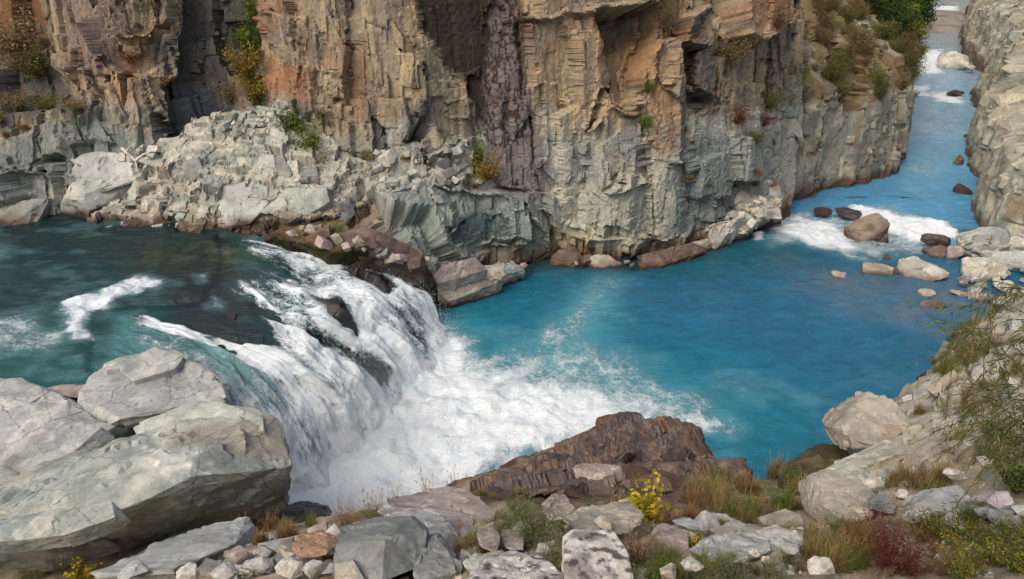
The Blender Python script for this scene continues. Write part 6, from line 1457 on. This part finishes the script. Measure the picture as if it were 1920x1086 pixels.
# --- near slope, single plants
for kind, x, y, h, lb, sq in (
        ('yellow', 150, 1090, 44, 'small yellow leaved plant at the bottom left corner', (1.6, 1.6, 1)), ('green', 95, 1075, 60, 'thin green sprig before the dark undercut of the great slab', (.9, .9, 1.2)), ('grey', 60, 1092, 40, 'dusty bush at the bottom left corner below the great slab', (1.8, 1.2, 1)), ('green', 230, 1090, 36, 'low green plant at the bottom left beside the yellow plant', (1.3, 1.3, 1)),
        ('brown', 655, 1000, 58, 'dark brown shrub with seed stalks on the brink by the white water', (1.7, 1.2, 1)), ('grey', 705, 985, 50, 'grey-green bush left of the pinkish slab', (1, 1, 1)),
        ('grey', 1005, 1020, 92, 'large grey-green shrub in the middle of the near slope', (1.35, 1, 1)), ('green', 975, 975, 56, 'bushy green plant above the large grey-green shrub', (1.2, 1, 1)), ('grey', 1045, 1060, 70, 'greyish bush at the lower edge of the large grey-green shrub', (1.2, 1, 1)),
        ('yellow', 1205, 975, 92, 'bright yellow leaved shrub in front of the brown outcrop', (1.15, 1, 1)), ('brown', 1250, 985, 66, 'dry brown brush right of the yellow shrub', (1.1, 1, 1)), ('brown', 1195, 1060, 96, 'tall dry pinkish brown shrub right of the tall white boulder', (1.1, 1, 1)),
        ('green', 1225, 1090, 60, 'green plant at the bottom edge under the dry pinkish shrub', (1.3, 1, 1)), ('red', 1665, 1075, 132, 'dark red wiry shrub, the largest on the near slope', (1.15, 1, 1)), ('red', 1610, 1040, 70, 'smaller red shrub growing into the large red one', (1, 1, 1)),
        ('brown', 1765, 1080, 60, 'brown dry plant right of the red shrub', (1.2, 1, 1)), ('fern', 1730, 1010, 62, 'yellow-green feathery plant behind the red shrub', (1.2, 1, 1)), ('fern', 1790, 1020, 60, 'green feathery plant right of the yellow-green one', (1.2, 1, 1)),
        ('fern', 1845, 1060, 66, 'feathery plant with ochre leaves at the right bottom', (1.2, 1, 1)), ('fern', 1905, 1075, 70, 'feathery plant cut by the right bottom corner', (1.2, 1, 1)), ('fern', 1880, 1020, 52, 'yellowing feathery plant below the slate stones', (1.3, 1, 1)), ('fern', 1800, 1085, 54, 'dull green feathery plant at the bottom edge', (1.2, 1, 1)),
        ('brown', 1715, 925, 74, 'ochre brush above the smooth rounded boulder', (1.4, 1, 1)), ('green', 1905, 920, 110, 'dark green bush at the right edge under the willow', (1.2, 1, 1)), ('grey', 1850, 880, 80, 'grey-green bush left of the dark green bush', (1.2, 1, 1)), ('green', 1870, 840, 70, 'leafy bush behind the grey-green bush on the right', (1.2, 1, 1)),
        ('grey', 1370, 1090, 60, 'low grey-green bush at the bottom edge in the middle', (1.7, 1.2, 1)), ('grey', 1310, 1090, 44, 'yellow-green low bush left of the low grey-green bush', (1.4, 1, 1)), ('grey', 1455, 1090, 44, 'dusty brush at the bottom edge below the wide pale slab', (1.5, 1, 1)), ('green', 1385, 975, 56, 'leafy green plant in the long ochre grass', (1.1, 1, 1)), ('green', 1350, 915, 46, 'green plant near the pool edge in the ochre grass', (1, 1, 1)), ('green', 1465, 965, 52, 'green leafy plant under the grass by the dark rock', (1.3, 1, 1)), ('grey', 1575, 1010, 52, 'grey-green brush left of the red shrub', (1.4, 1, 1)), ('green', 1500, 915, 44, 'low green growth under the mossy rock', (1.6, 1.2, 1)),
        ('brown', 1300, 965, 58, 'reddish dry brush left in the ochre grass', (1.3, 1, 1)), ('yellow', 1300, 1030, 34, 'small yellow plant between the grey boulders', (1, 1, 1)), ('yellow', 1795, 1070, 40, 'yellow leafed sprig at the right bottom', (1, 1, 1)), ('green', 930, 905, 24, 'dark green plant rooted in the brown outcrop', (1.3, 1, 1)), ('green', 1245, 850, 22, 'tiny green plant on the brown outcrop', (1.2, 1, 1))):
    g_put(kind, x, y, h, lb, sq=sq)
# --- grasses
def tufts(kind, pts, hmin, hmax, lb, grp, base=.6):
    for x, y in pts: g_put(kind, x, y, rng_v.uniform(hmin, hmax), lb, grp, base=base)
def rnd_pts(poly, n):
    poly = np.array(poly, float); lo, hi = poly.min(0), poly.max(0); out = []
    while len(out) < n:
        q = lo + (hi - lo) * rng_v.rand(2)
        if poly_sd(q[None], poly)[0] > 0: out.append(q)
    return out
tufts('orange', rnd_pts([(415, 1020), (450, 985), (560, 985), (580, 1005), (500, 1030)], 15), 34, 58, 'orange grass tuft in the strip of grass before the dark boulder', 'orange grass tufts at the foot of the falls')
tufts('greengrass', rnd_pts([(520, 985), (610, 985), (600, 1005), (530, 1005)], 6), 30, 46, 'green grass tuft beside the dark wet boulder', 'green grass tufts by the dark boulder')
tufts('ochre', rnd_pts([(1265, 985), (1290, 915), (1420, 900), (1520, 880), (1530, 930), (1470, 975), (1380, 990)], 58), 30, 64, 'long ochre grass tuft above the pool edge', 'ochre grass tufts above the pool')
tufts('orange', rnd_pts([(1270, 980), (1300, 920), (1400, 905), (1440, 950), (1340, 985)], 16), 30, 54, 'reddish grass tuft among the ochre grass above the pool', 'reddish grass tufts above the pool')
tufts('ochre', rnd_pts([(1520, 1010), (1600, 980), (1640, 1060), (1560, 1086), (1490, 1080)], 20), 40, 80, 'ochre grass tuft around the red shrub', 'ochre grass tufts round the red shrub')
tufts('ochre', rnd_pts([(1640, 935), (1690, 890), (1780, 890), (1770, 940), (1690, 960)], 16), 40, 66, 'ochre grass tuft above the smooth rounded boulder', 'ochre grass tufts above the rounded boulder')
tufts('greengrass', rnd_pts([(1180, 1086), (1300, 1040), (1500, 1060), (1500, 1086)], 18), 30, 56, 'green and straw grass tuft at the bottom edge', 'grass tufts along the bottom edge')
tufts('ochre', rnd_pts([(860, 1040), (920, 985), (960, 960), (960, 1000), (900, 1050)], 10), 34, 60, 'straw grass tuft around the slate stone', 'straw grass tufts in the middle')
tufts('ochre', rnd_pts([(880, 935), (960, 900), (1000, 915), (960, 945)], 8), 18, 32, 'short ochre grass on the brown ramp', 'short grass on the outcrop')
tufts('greengrass', rnd_pts([(1780, 640), (1830, 600), (1880, 620), (1800, 720), (1740, 740)], 18), 30, 56, 'grass tuft along the edge of the sandy bank', 'grass tufts on the sandy bank')
tufts('ochre', rnd_pts([(1750, 700), (1800, 620), (1880, 600), (1860, 660), (1780, 760)], 16), 26, 50, 'ochre grass tuft on the sandy bank', 'ochre grass on the sandy bank')
tufts('ochre', rnd_pts([(1690, 1060), (1900, 960), (1915, 1080), (1700, 1086)], 22), 26, 48, 'dry grass tuft between the feathery plants', 'dry grass in the right foreground')
tufts('ochre', rnd_pts([(1700, 800), (1760, 700), (1900, 620), (1918, 860), (1760, 880)], 26), 24, 46, 'dry grass tuft on the sandy bank under the willow', 'dry grass under the willow')
for x, y in rnd_pts([(1730, 800), (1800, 680), (1915, 640), (1915, 880), (1780, 890)], 14): g_put('brown', x, y, rng_v.uniform(28, 56), 'low dry scrub on the sandy bank under the willow', 'dry scrub under the willow', sq=(1.3, 1.3, 1))
tufts('ochre', rnd_pts([(880, 990), (1100, 960), (1290, 1000), (1500, 990), (1500, 1086), (900, 1086)], 26), 24, 50, 'ochre grass tuft between the rocks of the middle slope', 'ochre grass of the middle slope')
tufts('greengrass', rnd_pts([(300, 1060), (480, 1010), (640, 1010), (640, 1086), (300, 1086)], 10), 18, 34, 'small green grass tuft in the bottom left rubble', 'green grass of the bottom left rubble')
for x, y in rnd_pts([(880, 990), (1100, 960), (1290, 1010), (1500, 1000), (1500, 1086), (900, 1086)], 14): g_put('grey' if rng_v.rand() < .6 else 'brown', x, y, rng_v.uniform(26, 54), 'low bush between the rocks of the middle slope', 'low bushes of the middle slope', sq=(1.3, 1.2, 1))
for x, y in rnd_pts([(1560, 1000), (1700, 960), (1915, 980), (1915, 1086), (1560, 1086)], 22): g_put(('fern', 'grey', 'brown', 'green')[rng_v.randint(4)], x, y, rng_v.uniform(28, 60), 'leafy plant in the tangle of the right foreground', 'plants of the right foreground', sq=(1.3, 1.2, 1))
tufts('ears', [(885, 1060), (905, 1030), (1180, 1040), (1195, 1060), (870, 1030)], 40, 56, 'dry stalks with pale ears near the speckled rocks', 'dry eared stalks')
tufts('ears', [(640, 985), (668, 975), (690, 975), (715, 960), (745, 950), (800, 935), (850, 920), (1160, 960), (520, 990), (470, 1000)], 44, 60, 'thin stalks with seed heads standing against the white water', 'seed stalks on the brink')
tufts('ochre', [(80, 742), (150, 730), (175, 728)], 16, 22, 'dry grass on the rock behind the pale slabs', 'grass behind the slabs')
# --- willow hanging in from the right
rng_w = np.random.RandomState(31)
def willow_branch(tip, root, seed, n=120):
    rng = np.random.RandomState(seed); A, B = atD(*root), atD(*tip); k = 9
    t = np.linspace(0, 1, k)[:, None]; p = A + (B - A) * t + np.array([0, 0, 1]) * (.22 * np.sin(t * 3.14)) + np.cumsum(rng.normal(size=(k, 3)) * .02, 0)
    twigs = [p]
    for _ in range(9):
        i = rng.randint(2, k - 1); e = p[i] + (p[i] - p[i - 1]) * rng.uniform(.8, 2.2) + rng.normal(size=3) * .2 - np.array([0, 0, .08]); twigs.append(np.linspace(p[i], e, 5) + np.sin(np.linspace(0, 3.14, 5))[:, None] * np.array([0, 0, .03]))
    tv = tubes(twigs, .012, .003, pick([(96, 84, 56)], len(twigs), rng), rng); P, Dv = [], []
    for q in twigs:
        m = n // 8; t = rng.uniform(.25 if q is p else .05, 1, m) * (len(q) - 1); i = np.minimum(t.astype(int), len(q) - 2); f = (t - i)[:, None]
        P.append(q[i] * (1 - f) + q[i + 1] * f); Dv.append(unit(q[i + 1] - q[i]) * .9 + .8 * unit(rng.normal(size=(m, 3))) - np.array([0, 0, .3]))
    lv = leaves(np.vstack(P), np.vstack(Dv), 0.085 * rng.uniform(.5, 1.25, n // 8 * len(twigs)), .012, pick(((92, 108, 56), (76, 92, 52), (116, 124, 74), (134, 126, 66), (104, 112, 84)), n // 8 * len(twigs), rng), rng, .12)
    return tv, lv
wt = tag(empty('willow', tuple(atD(2080, 900, 5.4))), 'willow with narrow green leaves hanging in over the sandy bank at the right edge', 'tree')
tr_ = tubes([np.array([atD(2100, 1200, 5.0), atD(2090, 1000, 5.2), atD(2060, 800, 5.4), atD(2040, 620, 5.8)]), np.array([atD(2080, 950, 5.2), atD(2000, 820, 5.2), atD(1960, 760, 5.2)])], .09, .03, pick([(104, 92, 70)], 2, rng_w), rng_w)
o = obj('trunk', mesh_np('trunk', *tr_[:2], {'Col': tr_[2]}), wt, M_stem); o.matrix_parent_inverse = wt.matrix_basis.inverted()
for i in range(22):
    tx_, ty_ = rng_w.uniform(1745, 1905), rng_w.uniform(585, 880); d = rng_w.uniform(6.4, 8.2)
    if tx_ < 1790 and ty_ < 640: tx_ += 60
    rx, ry = tx_ + rng_w.uniform(110, 190), ty_ - rng_w.uniform(-10, 60)
    a, b = willow_branch((tx_, ty_, d), (rx, ry, d), 60 + i)
    br = obj('branch', mesh_np('branch', *a[:2], {'Col': a[2]}), wt, M_stem); br.matrix_parent_inverse = wt.matrix_basis.inverted()
    obj('leaves', mesh_np('leaves', *b[:2], {'Col': b[2]}), br, M_leaf)
# --- on the cliff
def c_put(kind, px, py, hm, label, group=None, sq=(1, 1, 1), out=.0, tilt=(.35, 0)):
    X, Z = on_cliff([(px, py)])[0]
    i = int(np.clip((X - gx[0]) / (gx[1] - gx[0]), 0, nu - 1)); j = int(np.clip((Z - gz[0]) / (gz[1] - gz[0]), 0, nv - 1)); P = CV[i * nv + j]
    k = K[kind][rng_v.randint(len(K[kind]))]
    return k.put((P[0], P[1] - out, P[2]), hm, label, group, sq=sq, tilt=tilt, rz=rng_v.uniform(-.8, .8))
for kind, x, y, h, lb, sq in (
        ('cliffgreen', 487, 62, 2.3, 'green shrub highest in the dark cleft of the cliff', (1, 1, 1)), ('cliffgreen', 472, 110, 2.2, 'green shrub in the dark cleft below the highest one', (1, 1, 1)), ('cliffyellow', 478, 150, 2.2, 'yellowing shrub halfway down the dark cleft', (1.1, 1, 1)), ('cliffyellow', 490, 190, 1.8, 'sparse ochre shrub at the foot of the dark cleft', (1.1, 1, 1)), ('cliffgreen', 458, 92, 1.5, 'small yellow-green shrub leaning out left of the dark cleft', (1, 1, 1)),
        ('cliffgreen', 548, 258, 1.9, 'green shrub above the square blocks of the ledge', (1, 1, 1)), ('cliffgreen', 575, 292, 2.0, 'green shrub drooping over the square blocks of the ledge', (1.1, 1, 1)), ('cliffyellow', 602, 318, 1.6, 'yellowish shrub lowest over the square blocks', (1.1, 1, 1)),
        ('cliffyellow', 915, 335, 1.7, 'orange and green shrub on the sloping shelf under the black slate', (1.3, 1, 1)), ('cliffgreen', 897, 305, 1.2, 'small green shrub above the sloping shelf', (.8, .8, 1.2)), ('cliffgreen', 1197, 242, .95, 'bright green tuft on the tan wall', (1.1, 1, 1)), ('cliffgreen', 1204, 172, .7, 'tiny green plant in the tan recess', (1, 1, 1)),
        ('cliffred', 1378, 232, 1.3, 'red shrub on the right part of the cliff', (1.4, 1, 1)), ('cliffred', 1424, 236, 1.0, 'smaller red shrub right of the red shrub on the cliff', (1.3, 1, 1)), ('brush', 1365, 120, 1.9, 'dry brown bush hanging beside the orange bulge of the cliff', (1, 1, 1.2)), ('brush', 1400, 60, 1.3, 'dry bush under the orange bulge', (1, 1, 1)), ('brushgreen', 1440, 200, 1.6, 'olive bush at the right end of the cliff', (1.2, 1, 1)), ('brushgreen', 1395, 265, 1.0, 'small olive bush on the grey lower cliff', (1.4, 1, .8)),
        ('brush', 30, 95, 2.4, 'orange dry bush at the upper left corner', (1.8, 1, 1)), ('brush', 55, 130, 1.8, 'dark dry bush under the orange one at the upper left', (1.6, 1, 1)), ('brushgreen', 80, 140, 1.7, 'olive bush beside the left buttress', (1, 1, 1)), ('brushgreen', 95, 200, 1.0, 'low olive bush on the upper left shelf', (1.6, 1, .8)), ('brush', 30, 200, 1.2, 'dry grass clump on the upper left shelf', (1.8, 1, .8)), ('brushgreen', 15, 232, .9, 'yellowish plant at the left edge above the grey wall', (1.6, 1, .8)), ('brush', 150, 215, .9, 'brown brush above the grey wall', (1.8, 1, .7)),
        ('brush', 305, 160, .9, 'dry grass on the block at the left buttress', (1.6, 1, .7)), ('brush', 440, 190, 1.3, 'rusty brush left of the dark cleft', (1, 1, 1.2)), ('brush', 415, 225, 1.0, 'rusty brush at the foot of the grey recess', (1, 1, 1)), ('brush', 1242, 60, 1.6, 'dry brush right of the dark overhang', (.8, .8, 1.3)), ('cliffgreen', 968, 78, .6, 'tiny green plant on the ochre strip', (1, 1, 1)), ('cliffgreen', 680, 385, .7, 'bright green plant above the brown shelf', (1, 1, 1)), ('cliffyellow', 424, 345, .6, 'small plant on the ledge', (1, 1, 1))):
    c_put(kind, x, y, h, lb, sq=sq)
for x, y in ((870, 342), (845, 352), (890, 350), (930, 352), (820, 362), (720, 388), (700, 396), (645, 330), (655, 300), (640, 372), (625, 345), (690, 300), (760, 300), (1385, 350), (1410, 345), (1440, 345), (1395, 320), (1300, 330), (1318, 345), (1285, 240), (1305, 262), (1286, 300), (60, 235), (110, 232), (150, 230), (25, 248)):
    P_ = on_cliff([(x, y)])[0]; i = int(np.clip((P_[0] - gx[0]) / (gx[1] - gx[0]), 0, nu - 1)); j = int(np.clip((P_[1] - gz[0]) / (gz[1] - gz[0]), 0, nv - 1)); P = CV[i * nv + j]
    K['ochre' if rng_v.rand() < .5 else 'orange'][rng_v.randint(2)].put((P[0], P[1] - .05, P[2] - .1), rng_v.uniform(.6, 1.2), 'rusty grass tuft on a ledge of the cliff', 'rusty grass tufts on the cliff ledges', sq=(2.6, 1.2, .8))
# --- brush over the sloping top of the ridge
nS, nZ = RV.shape[:2]; cnt = 0
for _ in range(6000):
    i, j = rng_v.randint(nS), rng_v.randint(nZ); P = RV[i, j]
    if not (Rs[i] < 70 and P[2] > 6.0 and P[2] < 18.0): continue
    rel_ = P - CAMP; dp = rel_ @ np.array([0, CP, -SP]); qx, qy = 960 + FPX * rel_[0] / dp, 543 - FPX * (rel_ @ np.array([0, SP, CP])) / dp
    if qx < 1430 or qx > 1740 or qy < -50 or qy > 230: continue
    if fbm(np.array([[P[0] * .25, P[2] * .3, 0]]), 3, 808)[0] < -.2: continue
    gr = rng_v.rand() < .38 + .3 * (qx > 1600)
    kk = K['brushgreen' if gr else 'brush']; kk[rng_v.randint(len(kk))].put(tuple(P - np.array([0, 0, .1])), rng_v.uniform(.7, 1.9), ('olive' if gr else 'dry brown') + ' brush on the sloping top of the ridge', ('olive' if gr else 'dry') + ' brush on the ridge'); cnt += 1
    if cnt >= 290: break
for k, (x, y, Y, h, t) in enumerate(((1655, 62, 76, 5.0, 2), (1680, 50, 80, 5.5, 0), (1700, 62, 82, 5.0, 1), (1715, 40, 84, 5.5, 1), (1640, 30, 78, 5.0, 0), (1668, 20, 84, 6.0, 1), (1690, 78, 79, 4.0, 0), (1720, 70, 84, 4.0, 1), (1705, 10, 90, 6.5, 0), (1630, 55, 74, 4.5, 1), (1690, 95, 76, 4.0, 2), (1665, 85, 74, 4.0, 1))):
    TREES[t].put(tuple(atY(x, y, Y)), h, ('yellow-green', 'bushy green', 'dark green', 'dense dark green', 'mid green', 'tall dark', 'low green', 'dark pointed', 'farthest green', 'leftmost dark green', 'small yellowish', 'round dark')[k] + ' tree at the end of the ridge above the river', 'trees at the end of the ridge')
nS, nZ = BV.shape[:2]; cnt = 0
for _ in range(4000):
    i, j = rng_v.randint(nS), rng_v.randint(nZ); P = BV[i, j]
    if P[2] < 5.5 or P[1] < 62: continue
    kk = K['brushgreen' if rng_v.rand() < .5 else 'brush']; kk[rng_v.randint(len(kk))].put(tuple(P - np.array([0, 0, .1])), rng_v.uniform(.8, 2.0), 'olive and brown bush on the far right bank', 'bushes on the far right bank'); cnt += 1
    if cnt >= 70: break
print('plants', round(time.time() - T0, 1))

# ------------------------------------------------------------------ bleached dead branch lying on the ledge
dl = [atY(*q) for q in ((228, 278, 40.6), (245, 292, 40.2), (254, 302, 39.9), (257, 316, 39.6))]
tv = tubes([np.array(dl), np.array([dl[2], dl[2] + np.array([.5, 0, .35]), dl[2] + np.array([.9, .1, .5])]), np.array([dl[1], dl[1] + np.array([-.1, -.1, .3]), dl[1] + np.array([.2, -.1, .6])])], .22, .07, pick([(206, 200, 190)], 3, rng_w, .05), rng_w)
tag(obj('driftwood', mesh_np('driftwood', *tv[:2], {'Col': tv[2]}), None, M_stem), 'bleached forked driftwood branch lying on the grey ledge', 'driftwood')
# ------------------------------------------------------------------ spray thrown up by the falls
rng_d = np.random.RandomState(8); idx = rng_d.choice(len(FP), 9000, p=(lambda w: w / w.sum())(sstep(.6, .95, fallV) + .8 * sstep(.12, .0, fallU) * fallV))
dp = FV[idx] + FN[idx] * rng_d.exponential(.16, (9000, 1)) + rng_d.normal(size=(9000, 3)) * np.array([.2, .2, .12]) + np.array([0, 0, 1.0]) * rng_d.exponential(.2, (9000, 1)) * sstep(.4, .9, fallV[idx])[:, None]
ov = np.array([[1, 0, 0], [-1, 0, 0], [0, 1, 0], [0, -1, 0], [0, 0, 1.5], [0, 0, -1.5]], float); of = np.array([[0, 2, 4], [2, 1, 4], [1, 3, 4], [3, 0, 4], [2, 0, 5], [1, 2, 5], [3, 1, 5], [0, 3, 5]])
sv = (ov[None] * (.005 + .011 * rng_d.rand(9000, 1, 1) ** 2) + dp[:, None]).reshape(-1, 3); sf = (of[None] + (np.arange(9000) * 6)[:, None, None]).reshape(-1, 3)
M_drop, nt, bs = new_mat('spray_drops'); bs.inputs['Base Color'].default_value = (.86, .88, .9, 1); bs.inputs['Roughness'].default_value = .4
tag(obj('spray', mesh_np('spray', sv, sf, None, True), None, M_drop), 'white droplets of spray flying off the falls', None, None, 'stuff')
# ------------------------------------------------------------------ mist standing over the foot of the falls
mp = np.array([atZ(*q) for q in ((600, 850, .5), (700, 780, .5), (560, 930, .5), (760, 720, .5))])
V, F_ = ico(4); mc = mp.mean(0) + np.array([.3, 0, .9])
mv = V * (1 + .16 * fbm(V * 1.5, 3, 1301))[:, None] * np.array([4.2, 5.2, 2.6])
yaw_ = math.atan2(*(atZ(760, 700, 0) - atZ(560, 930, 0))[:2]); cs, sn = math.cos(-yaw_), math.sin(-yaw_)
mv = np.column_stack([mv[:, 0] * cs - mv[:, 1] * sn, mv[:, 0] * sn + mv[:, 1] * cs, mv[:, 2]])
M_mist = bpy.data.materials.new('mist'); M_mist.use_nodes = True; nt = M_mist.node_tree; nt.nodes.remove(nt.nodes['Principled BSDF'])
pv = N(nt, 'ShaderNodeVolumePrincipled'); pv.inputs['Color'].default_value = (.95, .97, 1, 1); pv.inputs['Anisotropy'].default_value = .2
tc = N(nt, 'ShaderNodeTexCoord'); mpn = N(nt, 'ShaderNodeMapping'); mpn.inputs['Location'].default_value = (-1, -1, -1); mpn.inputs['Scale'].default_value = (2, 2, 2); nt.links.new(tc.outputs['Generated'], mpn.inputs['Vector'])
ln = N(nt, 'ShaderNodeVectorMath', operation='LENGTH'); nt.links.new(mpn.outputs[0], ln.inputs[0])
fall_ = ramp(nt, ln.outputs['Value'], [(0.1, 1.0), (0.95, 0.0)]); nz = noise_n(nt, tc.outputs['Object'], .55, 4, .6, .3); nr = ramp(nt, nz.outputs[0], [(.35, .15), (.65, 1.0)])
nt.links.new(math_n(nt, 'MULTIPLY', math_n(nt, 'MULTIPLY', fall_.outputs[0], nr.outputs[0]), .24), pv.inputs['Density']); nt.links.new(pv.outputs[0], nt.nodes['Material Output'].inputs['Volume'])
mo = obj('mist', mesh_np('mist', mv, F_, None, True), None, M_mist); mo.location = mc
tag(mo, 'soft white mist standing over the foot of the falls', None, None, 'stuff')
sc.cycles.volume_step_rate = 2.0

# ------------------------------------------------------------------ labels that single out the repeats: by the landmark each stands next to
bpy.context.view_layer.update()
def pix_of(o):
    if o.type == 'MESH': c = o.matrix_world @ (sum((Vector(b) for b in o.bound_box), Vector()) / 8)
    else: c = o.matrix_world.translation
    r = np.array(c) - CAMP; d = r @ np.array([0, CP, -SP])
    return 960 + FPX * r[0] / d, 543 - FPX * (r @ np.array([0, SP, CP])) / d, c
LAND = [('the upper left end of the ridge', 1480, 140), ('the middle of the brushy ridge', 1560, 60), ('the ridge skyline', 1600, 5), ('the skyline of the far right bank', 1880, 20), ('the ledges of the far right bank', 1890, 150), ('the ridge brow above its wall', 1560, 160), ('the yellow shrub', 1205, 950), ('the big red shrub', 1665, 1030), ('the tall white boulder', 1120, 1040), ('the big square grey boulder', 710, 1030), ('the orange-brown block', 590, 1025), ('the smooth rounded boulder', 1785, 940),
        ('the pinkish angular rock', 1875, 940), ('the round perched boulder', 1640, 790), ('the mossy rock', 1540, 870), ('the wide pale slab', 1375, 1030), ('the upright tan slab', 1590, 930), ('the great overhanging slab', 350, 880), ('the pale flat slab', 330, 1030),
        ('the rounded pinkish slab', 820, 950), ('the large grey-green shrub', 1005, 990), ('the broad speckled rock', 965, 1075), ('the angular boulder under brown brush', 1260, 1010), ('the boulder at the pool edge', 1378, 890), ('the dark wet boulder', 550, 975),
        ('the high outcrop rock', 1170, 830), ('the black slate face', 870, 150), ('the dark overhang', 1175, 80), ('the orange cliff bulge', 1395, 40), ('the red cliff shrubs', 1400, 230), ('the square ledge blocks', 560, 330), ('the sloping cliff shelf', 860, 350), ('the grey left wall', 100, 290),
        ('the trees at the ridge end', 1680, 50), ('the pale ridge rock face', 1600, 220), ('the top end of the main cliff', 1470, 60), ('the ridge corner over the river', 1700, 170), ('the great far boulder', 1790, 117), ('the top right corner', 1915, 10), ('the white and brown boulder', 1735, 505), ('the large bank boulder', 1852, 462), ('the flat-topped boulder', 1845, 512)]
ORD = ['nearest', 'second', 'third', 'fourth', 'fifth', 'sixth', 'seventh', 'eighth', 'ninth', 'tenth', 'eleventh', 'twelfth', 'thirteenth', 'fourteenth', 'fifteenth', 'sixteenth', 'seventeenth', 'eighteenth', 'nineteenth', 'twentieth']
by = {}
for o in sc.objects:
    if o.parent is None and o.get('group') and o.get('label'): by.setdefault(o['label'], []).append(o)
SHORT = {'loose stone of the boulder bar below the right bank': 'loose stone of the boulder bar', 'loose angular stone in the rubble at the bottom left': 'loose angular rubble stone', 'loose stone on the middle of the near slope': 'loose stone on the near slope',
         'loose stone between the plants on the right slope': 'loose stone among plants', 'orange grass tuft in the strip of grass before the dark boulder': 'orange grass tuft', 'green grass tuft beside the dark wet boulder': 'green grass tuft', 'long ochre grass tuft above the pool edge': 'long ochre grass tuft', 'reddish grass tuft among the ochre grass above the pool': 'reddish grass tuft',
         'ochre grass tuft around the red shrub': 'ochre grass tuft by the red shrub,', 'ochre grass tuft above the smooth rounded boulder': 'straw-coloured grass tuft', 'green and straw grass tuft at the bottom edge': 'green and straw grass tuft', 'straw grass tuft around the slate stone': 'straw grass tuft', 'short ochre grass on the brown ramp': 'short ochre grass on the brown ramp',
         'grass tuft along the edge of the sandy bank': 'green grass tuft edging the sandy bank', 'ochre grass tuft on the sandy bank': 'ochre grass tuft of the sandy bank', 'dry grass tuft between the feathery plants': 'dry grass tuft among feathery plants', 'dry grass tuft on the sandy bank under the willow': 'dry grass tuft under the willow', 'low dry scrub on the sandy bank under the willow': 'low dry scrub under the willow',
         'dry stalks with pale ears near the speckled rocks': 'dry eared stalks', 'thin stalks with seed heads standing against the white water': 'thin seed-headed stalks', 'dry grass on the rock behind the pale slabs': 'dry grass behind the pale slabs', 'rusty grass tuft on a ledge of the cliff': 'rusty grass tuft on a cliff ledge', 'olive brush on the sloping top of the ridge': 'olive brush on the ridge', 'dry brown brush on the sloping top of the ridge': 'dry brown brush on the ridge',
         'packed grey boulder of the middle slope': 'packed grey boulder', 'packed grey boulder of the right slope': 'packed grey boulder', 'angular boulder on the bank under the willow': 'angular boulder under the willow', 'packed grey boulder of the bottom left rubble': 'packed grey rubble boulder',
         'ochre grass tuft between the rocks of the middle slope': 'ochre grass tuft between rocks', 'small green grass tuft in the bottom left rubble': 'small green grass tuft in rubble', 'low bush between the rocks of the middle slope': 'low bush between rocks', 'leafy plant in the tangle of the right foreground': 'leafy plant in the tangle',
         'olive and brown bush on the far right bank': 'bush on the far right bank'}
for lb, os_ in by.items():
    if len(os_) < 2: continue
    buck = {}
    for o in os_:
        x, y, c = pix_of(o)
        k = min(range(len(LAND)), key=lambda i: (LAND[i][1] - x) ** 2 + (LAND[i][2] - y) ** 2); dx, dy = x - LAND[k][1], y - LAND[k][2]
        side = ('right of' if dx > 0 else 'left of') if abs(dx) > abs(dy) else ('below' if dy > 0 else 'above')
        buck.setdefault((k, side), []).append((dx * dx + dy * dy, o))
    for (k, side), li in buck.items():
        li.sort(key=lambda t: t[0])
        for n, (_, o) in enumerate(li[:20]): o['label'] = f"{SHORT.get(lb, lb).rstrip(',')}, {ORD[n]} {side} {LAND[k][0]}" if len(li) > 1 else f"{SHORT.get(lb, lb).rstrip(',')} {side} {LAND[k][0]}"
print('done', round(time.time() - T0, 1))
